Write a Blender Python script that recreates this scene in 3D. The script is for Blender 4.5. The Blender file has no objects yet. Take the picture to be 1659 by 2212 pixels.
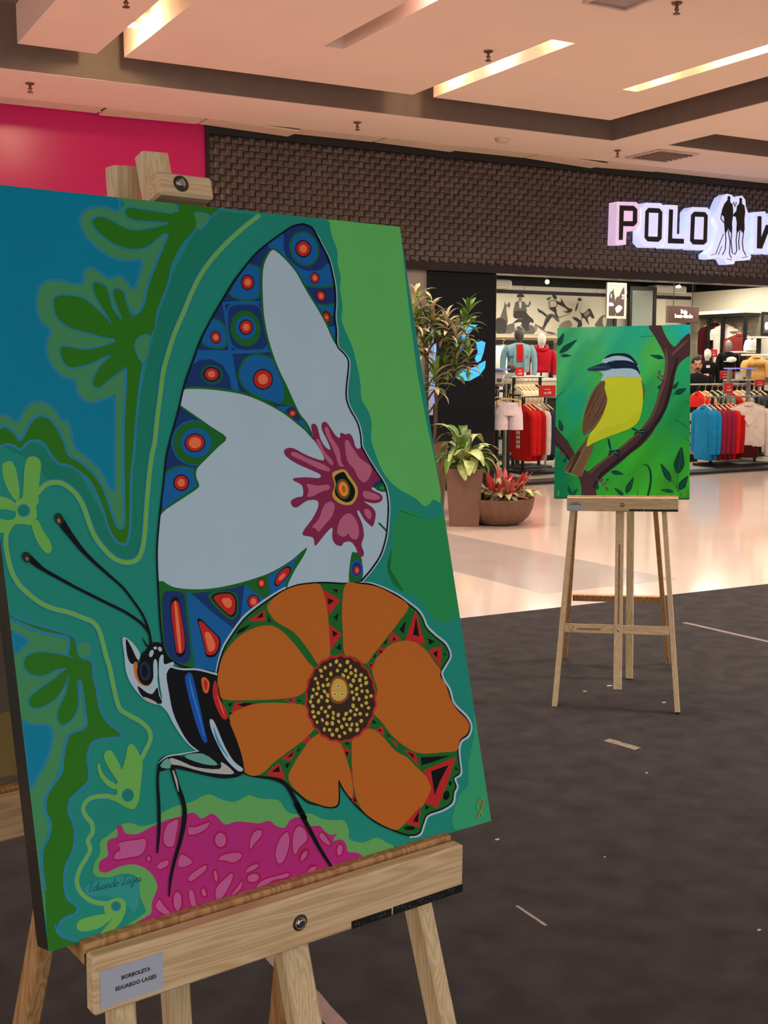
import bpy, bmesh, math, random
import numpy as np
from mathutils import Vector, Matrix, noise
random.seed(7)
SC = bpy.context.scene
COL = SC.collection
R = math.radians

# ------------------------------------------------------------------ camera
FPX = 2500.0
PITCH = math.atan((1106 - 785) / FPX)
YAW = R(29.0)
CAM = Vector((0, 0, 1.5))
cd = bpy.data.cameras.new('camera')
cd.sensor_fit = 'HORIZONTAL'; cd.sensor_width = 36.0; cd.lens = FPX / 1659 * 36.0
cd.clip_start = 0.05; cd.clip_end = 200
cam = bpy.data.objects.new('camera', cd); COL.objects.link(cam)
cam.location = CAM
cam.rotation_euler = (R(90) - PITCH, 0, -YAW)
SC.camera = cam

# ------------------------------------------------------------------ world, lamps, exposure
SC.view_settings.view_transform = 'Standard'; SC.view_settings.look = 'None'
SC.view_settings.exposure = 0.0; SC.view_settings.gamma = 1.0
SC.view_settings.use_curve_mapping = False
w = bpy.data.worlds.new('hall_air'); SC.world = w; w.use_nodes = True
bg = w.node_tree.nodes['Background']
bg.inputs[0].default_value = (1.0, 0.90, 0.84, 1); bg.inputs[1].default_value = 0.48

def lamp(kind, name, loc, energy, color, size=0.3, target=None, spot=None, blend=0.6, sy=None):
    l = bpy.data.lights.new(name, kind); l.energy = energy; l.color = color
    if kind == 'AREA':
        l.size = size
        if sy: l.shape = 'RECTANGLE'; l.size_y = sy
    else:
        l.shadow_soft_size = size
    if kind == 'SPOT':
        l.spot_size = R(spot or 90); l.spot_blend = blend
    o = bpy.data.objects.new(name, l); COL.objects.link(o); o.location = loc
    if target is not None:
        o.rotation_euler = (Vector(target) - Vector(loc)).to_track_quat('-Z', 'Y').to_euler()
    return o
WARM = (1.0, 0.86, 0.74); COOL = (0.86, 0.93, 1.0); PINKW = (1.0, 0.86, 0.80)
# added unseen area fills brightening canvas fronts, fascia and ceiling
lamp('AREA', 'fill_glow', (1.5, -7.5, 1.9), 150, (0.86, 0.94, 1.0), 9.0, (1.5, 4, 1.9), sy=2.6)
lamp('AREA', 'fill_glow', (-7.0, 5.0, 2.0), 150, (1.0, 0.85, 0.75), 7.0, (3, 6, 2.2), sy=2.6)
# added fill spots without fixtures, lighting the polished floor and its bounce
for x in (4.5, 6.6, 8.8, 11.0, 13.0):
    for y in (7.0, 9.3):
        lamp('SPOT', 'ceiling_spot', (x, y, 3.85), 55 if y < 8 else 225, WARM, 0.12, (x, y + .1, 0), 150, 0.9)
for x, y, e in ((-1.2, -1.0, 30), (3.0, 2.4, 35), (6.0, 2.7, 700), (8.4, 3.6, 720), (3.6, 4.6, 420), (0.2, 5.6, 90)):
    lamp('SPOT', 'ceiling_spot', (x, y, 3.85), e, PINKW, 0.35, (x, y + .1, 0), 150, 0.9)  # added fill that brightens the carpet, mostly its far part
for x, y in ((-1.5, -3.4), (3.0, -3.4), (7.5, -3.2), (12.0, 0.5), (12.5, 4.0), (-4.8, 1.5), (-4.8, 6.0), (-0.6, 8.4), (2.0, 8.6)):
    lamp('SPOT', 'ceiling_spot', (x, y, 3.85), 330, PINKW, 0.2, (x, y, 0), 150, 0.9)  # added fill whose floor bounce lifts the ceiling
# shop lighting
for x in (9.5, 11.5, 13.5, 15.3):
    for y in (13.0, 15.3):
        lamp('AREA', 'shop_light', (x, y, 3.0), 50, (1.0, 0.93, 0.80), 0.6, (x, y, 0))

def ray(px, py):
    d = Vector(((px - 829.5) / FPX, -(py - 1106) / FPX, -1.0))
    return cam.rotation_euler.to_matrix() @ d
def atY(px, py, Y):
    d = ray(px, py); return CAM + d * (Y / d.y)
def atX(px, py, X):
    d = ray(px, py); return CAM + d * (X / d.x)
def atZ(px, py, Z):
    d = ray(px, py); return CAM + d * ((Z - CAM.z) / d.z)

# ------------------------------------------------------------------ materials
def lin(c):
    return tuple((v / 255 / 12.92) if v / 255 <= 0.04045 else ((v / 255 + 0.055) / 1.055) ** 2.4 for v in c)
_M = {}
def mat(name, rgb, rough=0.6, metal=0.0, var=0.12, scale=8.0, bump=0.0, bscale=60.0, emit=None, es=1.0,
        stretch=None, rgb2=None, trans=0.0, coat=0.0, spec=0.5):
    if name in _M: return _M[name]
    m = bpy.data.materials.new(name); m.use_nodes = True
    nt = m.node_tree; b = nt.nodes['Principled BSDF']
    b.inputs['Roughness'].default_value = rough; b.inputs['Metallic'].default_value = metal
    b.inputs['Specular IOR Level'].default_value = spec
    if coat: b.inputs['Coat Weight'].default_value = coat; b.inputs['Coat Roughness'].default_value = .05
    if trans: b.inputs['Transmission Weight'].default_value = trans
    c = lin(rgb)
    tc = nt.nodes.new('ShaderNodeTexCoord'); mp = nt.nodes.new('ShaderNodeMapping')
    nt.links.new(tc.outputs['Object'], mp.inputs[0])
    if stretch: mp.inputs['Scale'].default_value = stretch
    n = nt.nodes.new('ShaderNodeTexNoise'); n.inputs['Scale'].default_value = scale; n.inputs['Detail'].default_value = 4
    nt.links.new(mp.outputs[0], n.inputs[0])
    r = nt.nodes.new('ShaderNodeValToRGB'); nt.links.new(n.outputs['Fac'], r.inputs[0])
    c2 = lin(rgb2) if rgb2 else tuple(v * (1 + var) for v in c)
    c1 = tuple(v * (1 - var) for v in c) if not rgb2 else c
    r.color_ramp.elements[0].position = .3; r.color_ramp.elements[1].position = .7
    r.color_ramp.elements[0].color = (*c1, 1); r.color_ramp.elements[1].color = (*c2, 1)
    nt.links.new(r.outputs[0], b.inputs['Base Color'])
    if bump:
        n2 = nt.nodes.new('ShaderNodeTexNoise'); n2.inputs['Scale'].default_value = bscale; n2.inputs['Detail'].default_value = 3
        nt.links.new(mp.outputs[0], n2.inputs[0])
        bp = nt.nodes.new('ShaderNodeBump'); bp.inputs['Strength'].default_value = bump; bp.inputs['Distance'].default_value = .01
        nt.links.new(n2.outputs['Fac'], bp.inputs['Height']); nt.links.new(bp.outputs[0], b.inputs['Normal'])
    if emit:
        b.inputs['Emission Color'].default_value = (*lin(emit), 1); b.inputs['Emission Strength'].default_value = es
    _M[name] = m
    return m
def paint_mat(name, rough=0.5, streak=0.0):
    m = bpy.data.materials.new(name); m.use_nodes = True; nt = m.node_tree; b = nt.nodes['Principled BSDF']
    b.inputs['Roughness'].default_value = rough; b.inputs['Specular IOR Level'].default_value = .09
    a = nt.nodes.new('ShaderNodeVertexColor'); a.layer_name = 'paint'
    tc = nt.nodes.new('ShaderNodeTexCoord')
    n = nt.nodes.new('ShaderNodeTexNoise'); n.inputs['Scale'].default_value = 14; n.inputs['Detail'].default_value = 6
    nt.links.new(tc.outputs['Object'], n.inputs[0])
    mx = nt.nodes.new('ShaderNodeMix'); mx.data_type = 'RGBA'; mx.blend_type = 'MULTIPLY'; mx.inputs['Factor'].default_value = 1
    rr = nt.nodes.new('ShaderNodeMapRange'); rr.inputs[1].default_value = .3; rr.inputs[2].default_value = .7
    rr.inputs[3].default_value = .975; rr.inputs[4].default_value = 1.02
    nt.links.new(n.outputs['Fac'], rr.inputs[0])
    nt.links.new(a.outputs[0], mx.inputs[6]); nt.links.new(rr.outputs[0], mx.inputs[7])
    nt.links.new(mx.outputs[2], b.inputs['Base Color'])
    wv = nt.nodes.new('ShaderNodeTexNoise'); wv.inputs['Scale'].default_value = 700; wv.inputs['Detail'].default_value = 1
    nt.links.new(tc.outputs['Object'], wv.inputs[0])
    bp = nt.nodes.new('ShaderNodeBump'); bp.inputs['Strength'].default_value = .12; bp.inputs['Distance'].default_value = .001
    nt.links.new(wv.outputs['Fac'], bp.inputs['Height']); nt.links.new(bp.outputs[0], b.inputs['Normal'])
    return m
def wood(name, c1, c2, rough=.55, axis='Z', scale=26, spec=.4):
    if name in _M: return _M[name]
    m = bpy.data.materials.new(name); m.use_nodes = True; nt = m.node_tree; b = nt.nodes['Principled BSDF']
    b.inputs['Roughness'].default_value = rough; b.inputs['Specular IOR Level'].default_value = spec
    tc = nt.nodes.new('ShaderNodeTexCoord'); mp = nt.nodes.new('ShaderNodeMapping')
    mp.inputs['Scale'].default_value = {'Z': (1, 1, .06), 'X': (.06, 1, 1), 'Y': (1, .06, 1)}[axis]
    nt.links.new(tc.outputs['Object'], mp.inputs[0])
    n = nt.nodes.new('ShaderNodeTexNoise'); n.inputs['Scale'].default_value = scale; n.inputs['Detail'].default_value = 2; n.inputs['Distortion'].default_value = .4
    nt.links.new(mp.outputs[0], n.inputs[0])
    wv = nt.nodes.new('ShaderNodeMath'); wv.operation = 'MULTIPLY'; wv.inputs[1].default_value = 9
    nt.links.new(n.outputs['Fac'], wv.inputs[0])
    fr = nt.nodes.new('ShaderNodeMath'); fr.operation = 'PINGPONG'; fr.inputs[1].default_value = .5; nt.links.new(wv.outputs[0], fr.inputs[0])
    r = nt.nodes.new('ShaderNodeValToRGB'); nt.links.new(fr.outputs[0], r.inputs[0])
    r.color_ramp.elements[0].color = (*lin(c1), 1); r.color_ramp.elements[1].color = (*lin(c2), 1)
    r.color_ramp.elements[0].position = .0; r.color_ramp.elements[1].position = .5
    nt.links.new(r.outputs[0], b.inputs['Base Color'])
    _M[name] = m
    return m

# ------------------------------------------------------------------ mesh helpers
class MB:
    def __init__(s): s.v = []; s.f = []; s.mi = []; s.sm = []
    def add(s, vs, fs, mi=0, smooth=False):
        o = len(s.v); s.v += [tuple(v) for v in vs]
        for f in fs: s.f.append(tuple(i + o for i in f)); s.mi.append(mi); s.sm.append(smooth)
    def box(s, a, b, mi=0, M=None):
        x0, y0, z0 = a; x1, y1, z1 = b
        vs = [(x0,y0,z0),(x1,y0,z0),(x1,y1,z0),(x0,y1,z0),(x0,y0,z1),(x1,y0,z1),(x1,y1,z1),(x0,y1,z1)]
        if M is not None: vs = [M @ Vector(v) for v in vs]
        s.add(vs, [(0,3,2,1),(4,5,6,7),(0,1,5,4),(1,2,6,5),(2,3,7,6),(3,0,4,7)], mi)
    def bbox(s, a, b, c=.004, mi=0):
        # box with chamfered edges
        bm = bmesh.new(); bmesh.ops.create_cube(bm, size=1)
        for v in bm.verts:
            v.co = Vector(((a[i] + b[i]) / 2 + v.co[i] * (b[i] - a[i]) for i in range(3)))
        bmesh.ops.bevel(bm, geom=bm.edges[:], offset=c, segments=1, affect='EDGES')
        bm.verts.index_update()
        s.add([v.co[:] for v in bm.verts], [[v.index for v in f.verts] for f in bm.faces], mi); bm.free()
    def beam(s, p, q, wx, wy, side=(1,0,0), mi=0, taper=1.0):
        # rectangular bar from p to q; wx along side, wy across
        p = Vector(p); q = Vector(q); d = (q - p).normalized(); sx = Vector(side); sx = (sx - d * sx.dot(d)).normalized(); sy = d.cross(sx)
        c = min(wx, wy) * .12
        def ring(o, k):
            hx, hy = wx / 2 * k, wy / 2 * k
            return [o + sx * a + sy * b for a, b in ((-hx+c,-hy),(hx-c,-hy),(hx,-hy+c),(hx,hy-c),(hx-c,hy),(-hx+c,hy),(-hx,hy-c),(-hx,-hy+c))]
        vs = ring(p, 1) + ring(q, taper)
        fs = [tuple(range(7, -1, -1)), tuple(range(8, 16))] + [(i, (i+1) % 8, 8 + (i+1) % 8, 8 + i) for i in range(8)]
        s.add(vs, fs, mi)
    def prism(s, poly, O, U, V, depth, mi=0):
        # 2-d outline in the (U,V) plane at O, extruded along -N (N = U x V)
        O = Vector(O); U = Vector(U); V = Vector(V); N = U.cross(V).normalized(); n = len(poly)
        a = sum(poly[i][0] * poly[(i+1) % n][1] - poly[(i+1) % n][0] * poly[i][1] for i in range(n))
        if a < 0: poly = poly[::-1]
        f = [O + U * x + V * y for x, y in poly]; bk = [p - N * depth for p in f]
        s.add(f + bk, [tuple(range(n)), tuple(range(2*n-1, n-1, -1))] + [(i, n + i, n + (i+1) % n, (i+1) % n) for i in range(n)], mi)
    def tube(s, pts, r, n=8, mi=0, cap=True):
        pts = [Vector(p) for p in pts]; rs = r if isinstance(r, (list, tuple)) else [r] * len(pts)
        vs = []; prev = None
        for i, p in enumerate(pts):
            d = (pts[min(i+1, len(pts)-1)] - pts[max(i-1, 0)]).normalized()
            if prev is None:
                a = Vector((0,0,1)) if abs(d.z) < .9 else Vector((1,0,0)); x = d.cross(a).normalized()
            else: x = (prev - d * prev.dot(d)).normalized()
            prev = x; y = d.cross(x)
            vs += [p + (x * math.cos(t) + y * math.sin(t)) * rs[i] for t in [2 * math.pi * k / n for k in range(n)]]
        fs = [(i*n+k, i*n+(k+1) % n, (i+1)*n+(k+1) % n, (i+1)*n+k) for i in range(len(pts)-1) for k in range(n)]
        s.add(vs, fs, mi, True)
        if cap: s.add(vs[:n], [tuple(range(n-1, -1, -1))], mi); s.add(vs[-n:], [tuple(range(n))], mi)
    def loft(s, secs, n=20, mi=0, cap=True, pw=2.0):
        # secs: (cx, cy, z, rx, ry) stacked ellipses
        vs = []
        for cx, cy, z, rx, ry in secs:
            for k in range(n):
                t = 2 * math.pi * k / n; c, q = math.cos(t), math.sin(t)
                e = 2 / pw
                vs.append((cx + rx * math.copysign(abs(c) ** e, c), cy + ry * math.copysign(abs(q) ** e, q), z))
        m = len(secs)
        s.add(vs, [(i*n+k, i*n+(k+1) % n, (i+1)*n+(k+1) % n, (i+1)*n+k) for i in range(m-1) for k in range(n)], mi, True)
        if cap: s.add(vs[:n], [tuple(range(n-1,-1,-1))], mi); s.add(vs[-n:], [tuple(range(n))], mi)
    def ball(s, c, rx, ry, rz, nu=14, nv=9, mi=0):
        secs = [(c[0], c[1], c[2] - rz * math.cos(math.pi * i / nv), max(rx * math.sin(math.pi * i / nv), 1e-4), max(ry * math.sin(math.pi * i / nv), 1e-4)) for i in range(nv + 1)]
        s.loft(secs, nu, mi, False)
    def mesh(s, name, mats):
        me = bpy.data.meshes.new(name); me.from_pydata(s.v, [], s.f)
        for m in (mats if isinstance(mats, (list, tuple)) else [mats]): me.materials.append(m)
        me.polygons.foreach_set('material_index', s.mi); me.polygons.foreach_set('use_smooth', s.sm); me.update()
        return me
    def build(s, name, mats, parent=None):
        return link(name, s.mesh(name, mats), parent)
def link(name, me, parent=None):
    o = bpy.data.objects.new(name, me); COL.objects.link(o)
    if parent: o.parent = parent
    return o
def tag(o, label, cat, group=None, kind=None):
    o['label'] = label; o['category'] = cat
    if group: o['group'] = group
    if kind: o['kind'] = kind
    return o
def thing(name, label, cat, loc=(0,0,0), rz=0, group=None):
    o = bpy.data.objects.new(name, None); COL.objects.link(o); o.location = loc; o.rotation_euler = (0, 0, rz)
    o.empty_display_size = .1
    return tag(o, label, cat, group)
def struct(o): o['kind'] = 'structure'; return o
def copy_tree(o, parent=None):
    c = o.copy(); COL.objects.link(c)
    if parent: c.parent = parent
    for ch in list(o.children): copy_tree(ch, c)
    return c
def text(body, size, m, parent, M, name='lettering', bold=0.0, shear=0.0, depth=0.0002, align='CENTER', sx=1.0):
    cu = bpy.data.curves.new(name, 'FONT'); cu.body = body; cu.size = size; cu.align_x = align; cu.align_y = 'CENTER'
    cu.extrude = depth; cu.offset = bold; cu.shear = shear; cu.resolution_u = 2
    t = bpy.data.objects.new('tmp', cu); COL.objects.link(t)
    bpy.context.view_layer.update()
    me = bpy.data.meshes.new_from_object(t.evaluated_get(bpy.context.evaluated_depsgraph_get()))
    bpy.data.objects.remove(t); me.name = name
    me.transform(Matrix.Scale(sx, 4, (1,0,0))); me.transform(M)
    me.materials.clear(); me.materials.append(m)
    return link(name, me, parent)
def frameM(O, U, V):
    U = Vector(U).normalized(); V = Vector(V).normalized(); N = U.cross(V)
    M = Matrix((U, V, N)).transposed().to_4x4(); M.translation = Vector(O); return M
# catmull-rom smoothing of traced outlines
def smooth(P, closed=True, k=3):
    n = len(P); out = []
    for i in range(n if closed else n - 1):
        if closed: p0, p1, p2, p3 = P[i-1], P[i], P[(i+1) % n], P[(i+2) % n]
        else: p0, p1, p2, p3 = P[max(i-1, 0)], P[i], P[i+1], P[min(i+2, n-1)]
        for j in range(k):
            t = j / k
            out.append(tuple(.5 * (2*p1[a] + (p2[a]-p0[a])*t + (2*p0[a]-5*p1[a]+4*p2[a]-p3[a])*t*t + (3*p1[a]-p0[a]-3*p2[a]+p3[a])*t**3) for a in range(len(p1))))
    if not closed: out.append(tuple(P[-1]))
    return out
def artwork(name, data, pal, m, parent, w, h, base=None, unit=1e-4, step=3e-5, origin=None):
    """flat painted shapes on the canvas plane (x, z), facing -y; later shapes lie over earlier ones"""
    vs = []; fs = []; cols = []; boxes = []
    if base:
        vs, fs, cols = base()
        boxes.append((-w, -h, w, h * 2, 0))
    elif base is None:
        pass
    for line in data.strip().split('\n'):
        k, c, W, pts = line.split(' ', 3)
        P = [tuple(int(q) * unit for q in p.split(',')) for p in pts.split(' ')]
        col = pal[c]
        if k == 's':
            ws = [float(q) * unit for q in W.split(',')]
            n = len(P); ww = [ws[0]] * n if len(ws) == 1 else [float(np.interp(i / (n - 1), np.linspace(0, 1, len(ws)), ws)) for i in range(n)]
            Q = smooth([(p[0], p[1], a) for p, a in zip(P, ww)], False, 4 if n > 2 else 2)
            Q = [q for i, q in enumerate(Q) if i == 0 or abs(q[0]-Q[i-1][0]) + abs(q[1]-Q[i-1][1]) > 2e-5]
            L = []; Rr = []
            for i, q in enumerate(Q):
                a = Q[max(i-1, 0)]; b = Q[min(i+1, len(Q)-1)]; dx, dy = b[0]-a[0], b[1]-a[1]; d = math.hypot(dx, dy) or 1
                nx, ny = -dy / d * q[2] / 2, dx / d * q[2] / 2
                L.append((q[0]+nx, q[1]+ny)); Rr.append((q[0]-nx, q[1]-ny))
            pts2 = L + Rr; m_ = len(L); faces = [(i, m_+i, m_+i+1, i+1) for i in range(m_-1)]
        else:
            Q = smooth(P) if k == 'p' else P
            Q = [q for i, q in enumerate(Q) if abs(q[0]-Q[i-1][0]) + abs(q[1]-Q[i-1][1]) > 2e-5]
            if len(Q) < 3: continue
            ar = sum(Q[i-1][0]*Q[i][1] - Q[i][0]*Q[i-1][1] for i in range(len(Q)))
            if ar < 0: Q = Q[::-1]
            pts2 = Q; faces = [tuple(range(len(Q)))]
        pts2 = [(min(max(a, -w/2), w/2), min(max(b, 0), h)) for a, b in pts2]
        x0 = min(p[0] for p in pts2); x1 = max(p[0] for p in pts2); y0 = min(p[1] for p in pts2); y1 = max(p[1] for p in pts2)
        lev = 1 + max([b[4] for b in boxes if b[0] < x1 and b[2] > x0 and b[1] < y1 and b[3] > y0], default=0)
        boxes.append((x0, y0, x1, y1, lev))
        o = len(vs); vs += [(a, -lev * step, b) for a, b in pts2]
        for f in faces: fs.append(tuple(i + o for i in f)); cols.append([col] * len(f))
    me = bpy.data.meshes.new(name); me.from_pydata(vs, [], fs); me.materials.append(m)
    at = me.color_attributes.new('paint', 'FLOAT_COLOR', 'CORNER')
    flat = []
    for c in cols:
        for q in c: flat += [q[0], q[1], q[2], 1.0]
    at.data.foreach_set('color', flat); me.update()
    return link(name, me, parent)
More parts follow.
